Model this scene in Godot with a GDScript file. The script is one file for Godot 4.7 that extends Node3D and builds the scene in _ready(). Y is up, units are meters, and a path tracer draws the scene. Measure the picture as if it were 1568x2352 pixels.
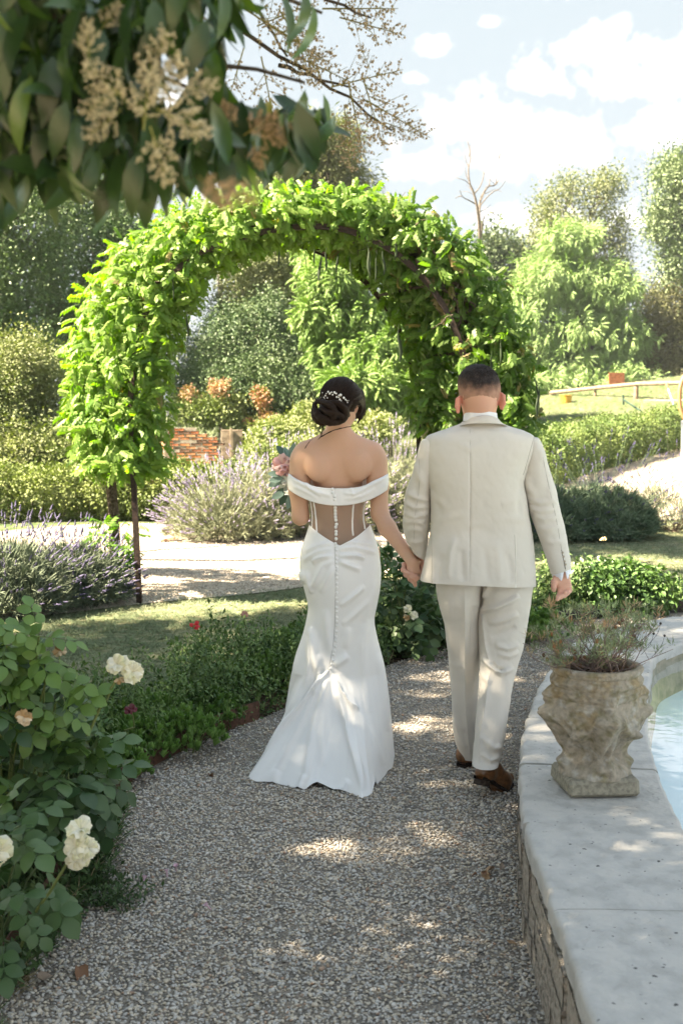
extends Node3D
# A couple walks away down a gravel garden path towards a wisteria arch.

const FOCAL := 2750.0      # picture units (photo 1568 x 2352) per unit of slope
const PITCH := -0.0855
const EYE := 1.6
var rng := RandomNumberGenerator.new()
var counts := {}
var mats := {}

class MB:
	var v := PackedVector3Array()
	var c := PackedColorArray()
	var t := PackedInt32Array()
	var col := Color.WHITE
	func vert(p: Vector3) -> int:
		v.append(p)
		c.append(col)
		return v.size() - 1
	func tri(a: int, b: int, d: int) -> void:
		t.append(a)
		t.append(b)
		t.append(d)
	func quad(a: int, b: int, d: int, e: int) -> void:
		tri(a, b, d)
		tri(a, d, e)
	func leaf(xf: Transform3D, length: float, width: float, droop := 0.5, fold := 0.3, n := 1, sharp := 0.85) -> void:
		# along +z, upper side +y
		var base := vert(xf * Vector3.ZERO)
		var y := 0.0
		var z := 0.0
		var last := []
		var prev := 0.0
		for i in range(1, n + 2):
			var s := float(i) / (n + 1)
			var a := droop * (s + prev) * 0.5
			z += cos(a) * length * (s - prev)
			y -= sin(a) * length * (s - prev)
			prev = s
			if i == n + 1:
				var tip := vert(xf * Vector3(0, y, z))
				tri(last[0], tip, last[1])
				tri(last[1], tip, last[2])
			else:
				var w := width * 0.5 * pow(sin(PI * pow(s, sharp)), 0.8)
				var now := [vert(xf * Vector3(-w, y + fold * w, z)), vert(xf * Vector3(0, y, z)), vert(xf * Vector3(w, y + fold * w, z))]
				if last.is_empty():
					tri(base, now[0], now[1])
					tri(base, now[1], now[2])
				else:
					quad(last[0], now[0], now[1], last[1])
					quad(last[1], now[1], now[2], last[2])
				last = now
	func tube(pts: Array, radii: Array, sides := 6, cap := true) -> void:
		var rows := []
		var up := Vector3(0.31, 0.17, 0.93)
		for i in pts.size():
			var d: Vector3 = (pts[mini(i + 1, pts.size() - 1)] - pts[maxi(i - 1, 0)]).normalized()
			var u := (up - d * up.dot(d)).normalized()
			up = u
			var w := d.cross(u)
			var row := []
			for k in sides:
				var a := TAU * k / sides
				row.append(vert(pts[i] + (u * cos(a) + w * sin(a)) * radii[i]))
			rows.append(row)
		for i in rows.size() - 1:
			for k in sides:
				quad(rows[i][k], rows[i][(k + 1) % sides], rows[i + 1][(k + 1) % sides], rows[i + 1][k])
		if cap:
			for e in [0, rows.size() - 1]:
				var m := vert(pts[e])
				for k in sides:
					if e == 0:
						tri(m, rows[e][(k + 1) % sides], rows[e][k])
					else:
						tri(m, rows[e][k], rows[e][(k + 1) % sides])
	func box(xf: Transform3D, size: Vector3, bevel := 0.0, jit := 0.0, r: RandomNumberGenerator = null) -> void:
		# a box with chamfered edges: 24 corner points
		var h := size * 0.5
		var id := {}
		for sx in [-1, 1]:
			for sy in [-1, 1]:
				for sz in [-1, 1]:
					var j := Vector3.ZERO
					if r:
						j = Vector3(r.randf_range(-jit, jit), r.randf_range(-jit, jit), r.randf_range(-jit, jit))
					for ax in 3:
						var q := Vector3(sx * (h.x - bevel), sy * (h.y - bevel), sz * (h.z - bevel)) + j
						q[ax] += [sx, sy, sz][ax] * bevel
						id[[sx, sy, sz, ax]] = vert(xf * q)
		for ax in 3:
			var b1 := (ax + 1) % 3
			var b2 := (ax + 2) % 3
			for s in [-1, 1]:
				var q := []
				for k in [[-1, -1], [1, -1], [1, 1], [-1, 1]]:
					var key := [0, 0, 0, ax]
					key[ax] = s
					key[b1] = k[0]
					key[b2] = k[1]
					q.append(id[key])
				if s > 0:
					quad(q[0], q[3], q[2], q[1])
				else:
					quad(q[0], q[1], q[2], q[3])
		if bevel > 0.0:
			for ax in 3: # edges along ax
				var b1 := (ax + 1) % 3
				var b2 := (ax + 2) % 3
				for k in [[-1, -1], [1, -1], [1, 1], [-1, 1]]:
					var q := []
					for e in [[-1, b1], [1, b1], [1, b2], [-1, b2]]:
						var key := [0, 0, 0, e[1]]
						key[ax] = e[0]
						key[b1] = k[0]
						key[b2] = k[1]
						q.append(id[key])
					if k[0] * k[1] > 0:
						quad(q[0], q[3], q[2], q[1])
					else:
						quad(q[0], q[1], q[2], q[3])
			for sx in [-1, 1]:
				for sy in [-1, 1]:
					for sz in [-1, 1]:
						if sx * sy * sz > 0:
							tri(id[[sx, sy, sz, 0]], id[[sx, sy, sz, 2]], id[[sx, sy, sz, 1]])
						else:
							tri(id[[sx, sy, sz, 0]], id[[sx, sy, sz, 1]], id[[sx, sy, sz, 2]])
	func blob(xf: Transform3D, rings := 4, sides := 6) -> void:
		# unit sphere through xf
		var rows := []
		var top := vert(xf * Vector3(0, 1, 0))
		for i in range(1, rings):
			var a := PI * i / rings
			var row := []
			for k in sides:
				var b := TAU * (k + 0.5 * (i % 2)) / sides
				row.append(vert(xf * Vector3(sin(a) * cos(b), cos(a), sin(a) * sin(b))))
			rows.append(row)
		var bot := vert(xf * Vector3(0, -1, 0))
		for k in sides:
			tri(top, rows[0][k], rows[0][(k + 1) % sides])
			tri(bot, rows[-1][(k + 1) % sides], rows[-1][k])
		for i in rows.size() - 1:
			for k in sides:
				quad(rows[i][k], rows[i + 1][k], rows[i + 1][(k + 1) % sides], rows[i][(k + 1) % sides])
	func grid(rows: Array, closed := false) -> void:
		# rows of points, all the same length
		var ids := []
		for r in rows:
			var q := PackedInt32Array()
			for p in r:
				q.append(vert(p))
			ids.append(q)
		for i in ids.size() - 1:
			var n: int = ids[i].size()
			for k in (n if closed else n - 1):
				var k2 := (k + 1) % n
				quad(ids[i][k], ids[i][k2], ids[i + 1][k2], ids[i + 1][k])
	func mesh(flat := false) -> ArrayMesh:
		var vv := v
		var cc := c
		var tt := t
		if flat:
			vv = PackedVector3Array()
			cc = PackedColorArray()
			tt = PackedInt32Array()
			for i in t.size():
				vv.append(v[t[i]])
				cc.append(c[t[i]])
				tt.append(i)
		var n := PackedVector3Array()
		n.resize(vv.size())
		for i in range(0, tt.size(), 3):
			var a := vv[tt[i]]
			var f := (vv[tt[i + 2]] - a).cross(vv[tt[i + 1]] - a)
			n[tt[i]] += f
			n[tt[i + 1]] += f
			n[tt[i + 2]] += f
		for i in n.size():
			n[i] = n[i].normalized() if n[i].length_squared() > 0.0 else Vector3.UP
		var arr := []
		arr.resize(Mesh.ARRAY_MAX)
		arr[Mesh.ARRAY_VERTEX] = vv
		arr[Mesh.ARRAY_NORMAL] = n
		arr[Mesh.ARRAY_COLOR] = cc
		arr[Mesh.ARRAY_INDEX] = tt
		var m := ArrayMesh.new()
		m.add_surface_from_arrays(Mesh.PRIMITIVE_TRIANGLES, arr)
		return m

func lin(r: float, g: float, b: float) -> Color:
	return Color(r, g, b).linear_to_srgb()

func rr(a: float, b: float) -> float:
	return rng.randf_range(a, b)

func numbered(called: String) -> String:
	var n: int = counts.get(called, 0)
	counts[called] = n + 1
	return called if n == 0 else "%s_%03d" % [called, n]

func tag(o: Node, label := "", category := "", group := "", kind := "") -> void:
	if label:
		o.set_meta("label", label)
	if category:
		o.set_meta("category", category)
	if group:
		o.set_meta("group", group)
	if kind:
		o.set_meta("kind", kind)

func thing(called: String, label: String, category: String, at := Vector3.ZERO, turn := 0.0, group := "") -> Node3D:
	var o := Node3D.new()
	o.name = numbered(called)
	add_child(o)
	o.position = at
	o.rotation.y = turn
	tag(o, label, category, group)
	return o

func obj(called: String, m: Mesh, mat: Material, parent: Node = self, xf := Transform3D()) -> MeshInstance3D:
	var o := MeshInstance3D.new()
	o.name = numbered(called) if parent == self else called
	o.mesh = m
	o.material_override = mat
	o.transform = xf
	parent.add_child(o, true)
	return o

func stuff(called: String, m: Mesh, mat: Material, xfs: Array, cols: Array, parent: Node = self) -> MultiMeshInstance3D:
	var mm := MultiMesh.new()
	mm.transform_format = MultiMesh.TRANSFORM_3D
	mm.use_colors = true
	mm.mesh = m
	mm.instance_count = xfs.size()
	for i in xfs.size():
		mm.set_instance_transform(i, xfs[i])
		mm.set_instance_color(i, cols[i])
	var o := MultiMeshInstance3D.new()
	o.name = numbered(called) if parent == self else called
	o.multimesh = mm
	o.material_override = mat
	o.set_meta("kind", "stuff")
	parent.add_child(o, true)
	return o

func surf(key: String, color: Color, rough := 0.8, spec := 0.5) -> StandardMaterial3D:
	if not mats.has(key):
		var m := StandardMaterial3D.new()
		m.resource_name = key
		m.albedo_color = color
		m.roughness = rough
		m.metallic_specular = spec
		mats[key] = m
	return mats[key]

func tinted(key: String, rough := 0.8, spec := 0.5, through := Color(0, 0, 0)) -> StandardMaterial3D:
	# colour comes from the vertices and copies
	var m := surf(key, Color.WHITE, rough, spec)
	m.vertex_color_use_as_albedo = true
	if through.g > 0.0:
		m.backlight_enabled = true
		m.backlight = through
	return m

func noise(freq: float, seed_: int, octaves := 4) -> FastNoiseLite:
	var n := FastNoiseLite.new()
	n.noise_type = FastNoiseLite.TYPE_SIMPLEX_SMOOTH
	n.frequency = freq
	n.seed = seed_
	n.fractal_octaves = octaves
	return n

func noise_tex(freq: float, seed_: int, stops: Array, size := 512, octaves := 5, cell := false) -> NoiseTexture2D:
	var t := NoiseTexture2D.new()
	var n := noise(freq, seed_, octaves)
	if cell:
		n.noise_type = FastNoiseLite.TYPE_CELLULAR
	t.noise = n
	t.width = size
	t.height = size
	t.seamless = true
	var g := Gradient.new()
	var offs := PackedFloat32Array()
	var cols := PackedColorArray()
	for s in stops:
		offs.append(s[0])
		cols.append(s[1])
	g.offsets = offs
	g.colors = cols
	t.color_ramp = g
	return t

func grey(a: float) -> Color:
	return Color(a, a, a)

func triplanar(m: StandardMaterial3D, scale: float, world := true) -> void:
	m.uv1_triplanar = true
	m.uv1_world_triplanar = world
	m.uv1_scale = Vector3.ONE * scale

func ray(px: float, py: float) -> Vector3:
	# direction of a picture point, scaled so that it goes one metre away from the camera along the ground
	var yc := (1176.0 - py) / FOCAL
	var y := yc * cos(PITCH) + sin(PITCH)
	var z := yc * sin(PITCH) - cos(PITCH)
	return Vector3((px - 784.0) / FOCAL, y, z) / -z

func at(px: float, py: float, depth: float) -> Vector3:
	return Vector3(0, EYE, 0) + ray(px, py) * depth

func level(px: float, py: float, y := 0.0) -> Vector3:
	var r := ray(px, py)
	return Vector3(0, EYE, 0) + r * ((y - EYE) / r.y)

func land(x: float, z: float) -> float:
	var d := clampf(-z - 18.0, 0.0, 28.0)
	return 0.0035 * pow(d, 1.7) * clampf(1.0 + 0.14 * x, 0.35, 3.0)

func on_land(x: float, z: float, up := 0.0) -> Vector3:
	return Vector3(x, land(x, z) + up, z)

func catmull(p: Array, t: float, closed := false) -> Variant:
	var n := p.size()
	var i := int(floor(t))
	var f := t - i
	var ix := func(k: int) -> int: return posmod(k, n) if closed else clampi(k, 0, n - 1)
	var a = p[ix.call(i - 1)]
	var b = p[ix.call(i)]
	var c = p[ix.call(i + 1)]
	var d = p[ix.call(i + 2)]
	return (b * 2.0 + (c - a) * f + (a * 2.0 - b * 5.0 + c * 4.0 - d) * f * f + (b * 3.0 - a - c * 3.0 + d) * f * f * f) * 0.5

func curve(p: Array, n: int, closed := false) -> Array:
	var out := []
	var m := p.size() if closed else p.size() - 1
	for i in (n if closed else n + 1):
		out.append(catmull(p, float(i) * m / n, closed))
	return out

func face(dir: Vector3, up := Vector3.UP) -> Basis:
	# z along dir, y as near up as possible
	var z := dir.normalized()
	if absf(z.dot(up)) > 0.98:
		up = Vector3(0.9, 0.1, 0.3)
	var x := up.cross(z).normalized()
	return Basis(x, z.cross(x), z)

func rand_dir() -> Vector3:
	var y := rr(-1, 1)
	var a := rr(0, TAU)
	var r := sqrt(1 - y * y)
	return Vector3(r * cos(a), y, r * sin(a))

func tint(a: Color, b: Color, spread := 0.15) -> Color:
	var k := a.lerp(b, rng.randf())
	var m := rr(1 - spread, 1 + spread)
	return Color(k.r * m, k.g * m, k.b * m)

func _ready() -> void:
	rng.seed = 20240607
	var cam := Camera3D.new()
	cam.name = "camera"
	add_child(cam)
	cam.position = Vector3(0, EYE, 0)
	cam.rotation.x = PITCH
	cam.near = 0.05
	cam.far = 600.0
	var lens := CameraAttributesPhysical.new()
	lens.frustum_focal_length = 28.06
	lens.frustum_focus_distance = 5.1
	lens.exposure_aperture = 3.4
	lens.frustum_near = 0.05
	lens.frustum_far = 600.0
	cam.attributes = lens
	cam.fov = rad_to_deg(2.0 * atan(1176.0 / FOCAL))
	cam.current = true
	var we := WorldEnvironment.new()
	we.name = "environment"
	var env := Environment.new()
	env.background_mode = Environment.BG_SKY
	env.sky = Sky.new()
	var pan := PanoramaSkyMaterial.new()
	pan.panorama = sky_picture()
	env.sky.sky_material = pan
	env.tonemap_mode = Environment.TONE_MAPPER_LINEAR
	env.tonemap_exposure = 9.4
	env.fog_enabled = true
	env.fog_density = 0.0004
	env.fog_light_color = Color(0.93, 0.96, 1.0)
	env.sdfgi_enabled = true
	env.ssao_enabled = true
	env.ssil_enabled = true
	we.environment = env
	add_child(we)
	var sun := DirectionalLight3D.new()
	sun.name = "sun"
	sun.light_color = Color(1.0, 0.93, 0.82)
	sun.light_energy = 1.6
	sun.light_angular_distance = 0.5
	sun.shadow_enabled = true
	add_child(sun)
	sun.look_at_from_position(Vector3.ZERO, -SUN)
	build_ground()
	build_basin()
	build_far_garden()
	build_trees()
	build_arch()
	build_beds()
	build_canopy()
	build_couple()
	build_small_things()

const SUN := Vector3(-0.66, 0.74, 0.13)

var cloud_big: FastNoiseLite
var cloud_fine: FastNoiseLite

func sky_color(az: float, el: float) -> Color:
	# air and clouds, as bright at every bearing; clouds in view: bearing, height, half width, half height (degrees)
	var puffs := [[13.0, 15.8, 4.2, 1.3], [16.0, 14.6, 4.6, 1.5], [9.5, 14.7, 2.0, 0.7], [6.5, 12.6, 2.6, 1.8], [9.5, 11.6, 4.5, 1.5], [15.5, 12.2, 4.5, 1.4], [4.4, 11.0, 2.0, 0.8], [11.5, 19.0, 2.4, 1.1], [16.8, 18.6, 1.5, 0.8], [6.8, 17.2, 0.6, 0.3], [4.2, 16.3, 0.9, 0.5], [-9, 13, 5, 2], [-3, 9.6, 6, 1.0], [10, 8.6, 9, 0.9], [3.5, 19.6, 1.0, 0.4], [20, 9, 4, 1.5], [3.4, 15.0, 0.6, 0.3]]
	var e := rad_to_deg(el)
	var a := rad_to_deg(az)
	var d := Vector3(sin(az) * cos(el), sin(el), -cos(az) * cos(el))
	var q := d / (d.y + 0.25)
	var big := cloud_big.get_noise_3dv(q * 1.6)
	var small := cloud_fine.get_noise_3dv(d * 4.0)
	var c := smoothstep(0.04, 0.34, big + small * 0.25)
	if absf(a) < 26.0 and e < 24.0:
		var p := -1.0
		for f in puffs:
			var u: float = (a - f[0]) / f[2]
			var v: float = (e - f[1]) / (f[3] * (1.0 if e > f[1] else 0.75))
			p = maxf(p, 1.0 - sqrt(u * u + v * v))
		var edge := clampf((26.0 - absf(a)) / 5.0, 0, 1) * clampf((24.0 - e) / 2.5, 0, 1)
		var s2 := cloud_fine.get_noise_3dv(d * 11.0)
		var s3 := cloud_fine.get_noise_3dv(d * 30.0)
		c = lerpf(c, smoothstep(-0.10, 0.50, p * 0.85 + small * 0.95 + s2 * 0.5 + s3 * 0.16), edge)
	var low := exp(-e / 11.0)
	var air := Color(0.70, 0.805, 0.87).lerp(Color(0.46, 0.66, 0.90), clampf((e - 17.0) / 45.0, 0, 1)).lerp(Color(0.90, 0.945, 0.965), low)
	return air.lerp(Color(2.05, 2.03, 2.0) * (1.0 - 0.05 * clampf(0.5 - big, 0, 1)), pow(clampf(c, 0, 1), 1.7) * 0.96) * SKY_GAIN

func sky_picture() -> ImageTexture:
	cloud_big = noise(1.5, 5, 5)
	cloud_fine = noise(5.0, 9, 4)
	var w := 4096
	var h := 2048
	var im := Image.create(768, 384, false, Image.FORMAT_RGBF)
	im.fill(Color(0.30, 0.30, 0.24) * SKY_GAIN)
	for j in 196:
		for i in 768:
			im.set_pixel(i, j, sky_color(wrapf((i + 0.5) / 768.0 * TAU, -PI, PI), maxf((0.5 - (j + 0.5) / 384.0) * PI, 0.0)))
	im.resize(w, h, Image.INTERPOLATE_BILINEAR)
	# the part in view again, finer
	for j in range(int(h * 0.5 - 23.0 / 180.0 * h), int(h * 0.5)):
		for k in range(-250, 250):
			var i := posmod(k, w)
			im.set_pixel(i, j, sky_color((k + 0.5) / w * TAU, (0.5 - (j + 0.5) / h) * PI))
	return ImageTexture.create_from_image(im)

const SKY_GAIN := 0.114

# ---------------------------------------------------------------- ground, paths, lawn
const PATH_LEFT := [Vector2(-1.1, -1.3), Vector2(-1.02, 1.6), Vector2(-0.96, 3.0), Vector2(-0.93, 4.2), Vector2(-0.905, 5.0), Vector2(-0.68, 5.62), Vector2(-0.28, 6.3), Vector2(0.02, 6.9), Vector2(0.35, 7.45), Vector2(0.75, 7.95), Vector2(1.4, 8.6), Vector2(2.3, 9.2), Vector2(4.0, 9.6)]
const PATH_RIGHT := [Vector2(1.0, -1.3), Vector2(0.8, 1.6), Vector2(0.8, 3.0), Vector2(0.9, 4.2), Vector2(1.1, 5.0), Vector2(1.3, 5.62), Vector2(1.5, 6.3), Vector2(1.7, 6.7), Vector2(1.9, 6.9), Vector2(2.2, 7.1), Vector2(2.6, 7.2), Vector2(3.2, 7.4), Vector2(4.6, 7.1)]
const DRIVE_NEAR := [Vector2(-9, 7.4), Vector2(-4.5, 8.3), Vector2(-2.6, 9.0), Vector2(-1.6, 9.75), Vector2(-0.4, 10.6), Vector2(1.2, 12.6), Vector2(2.7, 15.2), Vector2(4.6, 17.0), Vector2(7.5, 20.2), Vector2(13, 26)]
const DRIVE_FAR := [Vector2(-9, 13.2), Vector2(-5.5, 14.6), Vector2(-3.4, 16.6), Vector2(-2.0, 16.4), Vector2(-0.6, 16.0), Vector2(1.2, 17.2), Vector2(3.2, 21.8), Vector2(5.6, 26.2), Vector2(9.2, 31.5), Vector2(15, 38)]
const BED_BACK := [Vector2(-2.6, -1.3), Vector2(-2.4, 1.6), Vector2(-2.1, 3.0), Vector2(-1.75, 4.2), Vector2(-1.5, 5.1), Vector2(-1.2, 6.0), Vector2(-0.75, 6.9), Vector2(-0.3, 7.6), Vector2(0.15, 8.2), Vector2(0.6, 8.8), Vector2(1.3, 9.5), Vector2(2.3, 10.0), Vector2(4.2, 10.3)]

func strip(a: Array, b: Array, along: int, across: int, up: float) -> MB:
	var m := MB.new()
	var rows := []
	for i in along + 1:
		var t := float(i) * (a.size() - 1) / along
		var p: Vector2 = catmull(a, t)
		var q: Vector2 = catmull(b, t)
		var row := []
		for k in across + 1:
			var s := p.lerp(q, float(k) / across)
			row.append(on_land(s.x, -s.y, up))
		rows.append(row)
	m.grid(rows)
	return m

func in_strip(a: Array, b: Array, t: float, k: float) -> Vector2:
	var p: Vector2 = catmull(a, t * (a.size() - 1))
	var q: Vector2 = catmull(b, t * (a.size() - 1))
	return p.lerp(q, k)

func gravel_mat(key: String, stops: Array, scale: float, seed_: int) -> StandardMaterial3D:
	var m := surf(key, Color.WHITE, 0.95, 0.3)
	m.albedo_texture = noise_tex(0.055, seed_, stops, 512, 2, true)
	m.heightmap_enabled = true
	m.heightmap_texture = noise_tex(0.055, seed_, [[0.0, grey(1)], [1.0, grey(0)]], 512, 2, true)
	m.heightmap_scale = 0.8
	m.detail_enabled = true
	m.detail_blend_mode = BaseMaterial3D.BLEND_MODE_MUL
	m.detail_albedo = noise_tex(0.012, seed_ + 3, [[0.2, grey(0.82)], [0.8, Color(1.0, 0.98, 0.95)]], 256, 4)
	m.detail_uv_layer = BaseMaterial3D.DETAIL_UV_1
	triplanar(m, scale)
	return m

func pebble(seed_: int) -> MB:
	var m := MB.new()
	var r := RandomNumberGenerator.new()
	r.seed = seed_
	m.blob(Transform3D(), 4, 6)
	var sq := Vector3(r.randf_range(0.8, 1.25), r.randf_range(0.42, 0.62), r.randf_range(0.6, 0.9))
	for i in m.v.size():
		m.v[i] = m.v[i] * sq * r.randf_range(0.82, 1.12) + Vector3(r.randf_range(-0.06, 0.06), 0, r.randf_range(-0.06, 0.06))
	return m

func stone_color(warm := 0.42) -> Color:
	var k := rng.randf()
	var c: Color
	if k < warm:
		c = tint(Color(0.46, 0.40, 0.31), Color(0.58, 0.52, 0.43))
	elif k < 0.86:
		c = tint(Color(0.36, 0.345, 0.32), Color(0.54, 0.52, 0.485))
	elif k < 0.96:
		c = tint(Color(0.56, 0.54, 0.50), Color(0.5, 0.46, 0.40))
	else:
		c = tint(Color(0.36, 0.25, 0.18), Color(0.40, 0.30, 0.22))
	return c

func build_ground() -> void:
	var g := MB.new()
	var rows := []
	for j in 111:
		var row := []
		for i in 121:
			row.append(on_land(-120.0 + i * 2.0, 20.0 - j * 2.0))
		rows.append(row)
	g.grid(rows)
	var gm := surf("dry meadow", Color.WHITE, 1.0, 0.1)
	gm.albedo_texture = noise_tex(0.02, 31, [[0.2, lin(0.05, 0.075, 0.03)], [0.5, lin(0.08, 0.105, 0.045)], [0.75, lin(0.14, 0.14, 0.085)]], 512, 6)
	triplanar(gm, 0.35)
	tag(obj("ground", g.mesh(), gm), "", "", "", "structure")
	var soil := surf("garden soil", Color.WHITE, 1.0, 0.1)
	soil.albedo_texture = noise_tex(0.03, 12, [[0.25, lin(0.035, 0.026, 0.018)], [0.6, lin(0.075, 0.055, 0.036)], [0.85, lin(0.13, 0.10, 0.07)]], 512, 6)
	soil.heightmap_enabled = true
	soil.heightmap_texture = noise_tex(0.04, 13, [[0.0, grey(0)], [1.0, grey(1)]], 256, 5)
	soil.heightmap_scale = 3.0
	triplanar(soil, 1.4)
	tag(obj("garden_bed", strip(PATH_LEFT, BED_BACK, 80, 6, 0.008).mesh(), soil), "", "", "", "structure")
	# lawn: sheet and blades
	var lawn_mat := surf("lawn thatch", Color.WHITE, 1.0, 0.1)
	lawn_mat.albedo_texture = noise_tex(0.02, 41, [[0.25, lin(0.10, 0.12, 0.06)], [0.55, lin(0.17, 0.18, 0.10)], [0.8, lin(0.29, 0.26, 0.17)]], 512, 6)
	triplanar(lawn_mat, 0.8)
	var back := [Vector2(-9, 3.0)]
	var edge := []
	var far := []
	for i in 13:
		var t := i / 12.0
		var b := in_strip(BED_BACK, BED_BACK, t, 0)
		edge.append(b)
		far.append(in_strip(DRIVE_NEAR, DRIVE_NEAR, clampf(0.16 + t * 0.62, 0, 1), 0))
	tag(obj("lawn", strip(edge, far, 80, 30, 0.004).mesh(), lawn_mat), "", "", "", "structure")
	tag(obj("lawn", strip([Vector2(-9, 0.2), Vector2(-9, 4), Vector2(-9, 7.3)], [Vector2(-2.4, 0.2), Vector2(-1.7, 4), Vector2(-2.6, 8.9)], 30, 20, 0.005).mesh(), lawn_mat), "", "", "", "structure")
	var blades := MB.new()
	for i in 6:
		var a := TAU * i / 6.0 + rr(-0.4, 0.4)
		blades.leaf(Transform3D(face(Vector3(cos(a), rr(0.8, 2.2), sin(a))), Vector3(rr(-0.014, 0.014), 0, rr(-0.014, 0.014))), rr(0.03, 0.06), 0.0042, 0.9, 0.2, 1)
	var xs := []
	var cs := []
	var patch := noise(0.55, 77, 3)
	for i in 62000:
		var near := i < 36000
		var p: Vector2
		if near:
			p = Vector2(rr(-3.3, 0.9), rr(4.3, 11.0))
			if absf(p.x + 0.0) > 0.32 * p.y + 0.15:
				continue
		else:
			p = Vector2(rr(0.9, 5.5), rr(8.6, 17.2))
			if p.x > 0.31 * p.y + 0.1:
				continue
		if not lawn_at(p):
			continue
		var dry := smoothstep(-0.15, 0.5, patch.get_noise_2dv(p))
		var c := tint(Color(0.14, 0.19, 0.10), Color(0.22, 0.265, 0.155)).lerp(tint(Color(0.42, 0.38, 0.26), Color(0.31, 0.30, 0.205)), clampf(dry * 0.8 + rr(-0.25, 0.25), 0, 1))
		var s := rr(0.6, 1.15)
		xs.append(Transform3D(Basis(Vector3.UP, rr(0, TAU)).scaled(Vector3(s, s * rr(0.6, 1.2), s)), Vector3(p.x, 0.004, -p.y)))
		cs.append(c)
	stuff("grass", blades.mesh(), tinted("grass blade", 0.7, 0.3, Color(0.35, 0.4, 0.2)), xs, cs)
	# the drive
	var drive := gravel_mat("pale gravel", [[0.0, lin(0.56, 0.49, 0.41)], [0.35, lin(0.44, 0.385, 0.32)], [0.7, lin(0.24, 0.205, 0.165)]], 2.2, 5)
	var dn := obj("gravel_drive", strip(DRIVE_NEAR, DRIVE_FAR, 160, 24, 0.012).mesh(), drive)
	tag(dn, "", "", "", "structure")
	# the forecourt from which the path starts, behind the viewer
	tag(obj("gravel_forecourt", strip([Vector2(-14, -1.2), Vector2(14, -1.2)], [Vector2(-14, -18), Vector2(14, -18)], 20, 12, 0.012).mesh(), drive), "", "", "", "structure")
	# the path
	var bed := gravel_mat("grey gravel", [[0.0, lin(0.40, 0.37, 0.33)], [0.4, lin(0.31, 0.285, 0.25)], [0.75, lin(0.19, 0.17, 0.145)]], 3.4, 8)
	var pn := obj("gravel_path", strip(PATH_LEFT, PATH_RIGHT, 80, 10, 0.010).mesh(), bed)
	tag(pn, "", "", "", "structure")
	var shapes := []
	for k in 5:
		shapes.append(pebble(900 + k).mesh())
	var tones := []
	for k in 14:
		var sm := surf("pebble tone %d" % k, stone_color().linear_to_srgb(), 0.85, 0.35)
		tones.append(sm)
	var heap := [[], [], [], [], []]
	var cols := [[], [], [], [], []]
	var singles := 0
	var tries := 0
	while tries < 185000:
		tries += 1
		var u := rng.randf()
		var d := 1.9 + 7.6 * u * u if tries % 5 else rr(2.6, 5.2)
		var p := Vector2(rr(-1.05, 3.0), d)
		if p.x < -0.30 * d - 0.15 or p.x > 0.31 * d or not path_at(p):
			continue
		var s := 0.0050 * rr(0.65, 1.3) * (1.0 + 0.02 * d)
		if rng.randf() < 0.06:
			s *= 1.5
		var b := Basis.from_euler(Vector3(rr(-0.5, 0.5), rr(0, TAU), rr(-0.5, 0.5))).scaled(Vector3.ONE * s)
		var x := Transform3D(b, Vector3(p.x, 0.010 + s * rr(0.1, 0.7), -p.y))
		if d > 2.75 and d < 3.6 and singles < 300 and s > 0.0057:
			singles += 1
			obj("stone", shapes[singles % 5], tones[singles % 14], pn, x)
			continue
		heap[tries % 5].append(x)
		cols[tries % 5].append(stone_color())
	for k in 5:
		stuff("gravel", shapes[k], tinted("pebbles", 0.85, 0.35), heap[k], cols[k], pn)
	heap = [[], []]
	cols = [[], []]
	for i in 46000:
		var t := 0.12 + 0.52 * rng.randf()
		var p := in_strip(DRIVE_NEAR, DRIVE_FAR, t, pow(rng.randf(), 1.5))
		if absf(p.x) > 0.31 * p.y:
			continue
		var s := rr(0.006, 0.012)
		heap[i % 2].append(Transform3D(Basis.from_euler(Vector3(rr(-0.5, 0.5), rr(0, TAU), 0)).scaled(Vector3.ONE * s), on_land(p.x, -p.y, 0.014)))
		var c := stone_color(0.6)
		cols[i % 2].append(c.lerp(Color(0.60, 0.53, 0.44), 0.5))
	for k in 2:
		stuff("gravel", shapes[k], tinted("pebbles", 0.85, 0.35), heap[k], cols[k], dn)
	# rusty steel edging between bed and path
	for e in [[0.17, 0.47, "rusty steel edging strip between the left bed and the path", Color(0.085, 0.042, 0.026)], [0.84, 0.985, "dark steel edging strip by the far rim of the basin", Color(0.035, 0.03, 0.028)]]:
		var m := MB.new()
		var top := []
		var prof := []
		for i in 61:
			var t: float = lerpf(e[0], e[1], i / 60.0)
			var p := in_strip(PATH_LEFT, PATH_LEFT, t, 0)
			var q := in_strip(PATH_LEFT, PATH_LEFT, t + 0.004, 0)
			var n := (q - p).normalized().orthogonal() * 0.004
			var hgt := 0.105 + 0.006 * sin(t * 60.0)
			prof.append([Vector3(p.x - n.x, -0.03, -p.y + n.y), Vector3(p.x - n.x, hgt, -p.y + n.y), Vector3(p.x + n.x, hgt, -p.y - n.y), Vector3(p.x + n.x, -0.03, -p.y - n.y)])
		m.grid(prof)
		var sm := surf("edging %s" % e[2], Color.WHITE, 0.75, 0.4)
		var c: Color = e[3]
		sm.albedo_texture = noise_tex(0.03, 66, [[0.25, c.linear_to_srgb()], [0.6, (c * 1.5).linear_to_srgb()], [0.8, (c * 0.45).linear_to_srgb()]], 256, 5)
		triplanar(sm, 3.0)
		tag(obj("steel_edging", m.mesh(), sm), e[2], "edging", "steel edging of the beds")

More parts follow.
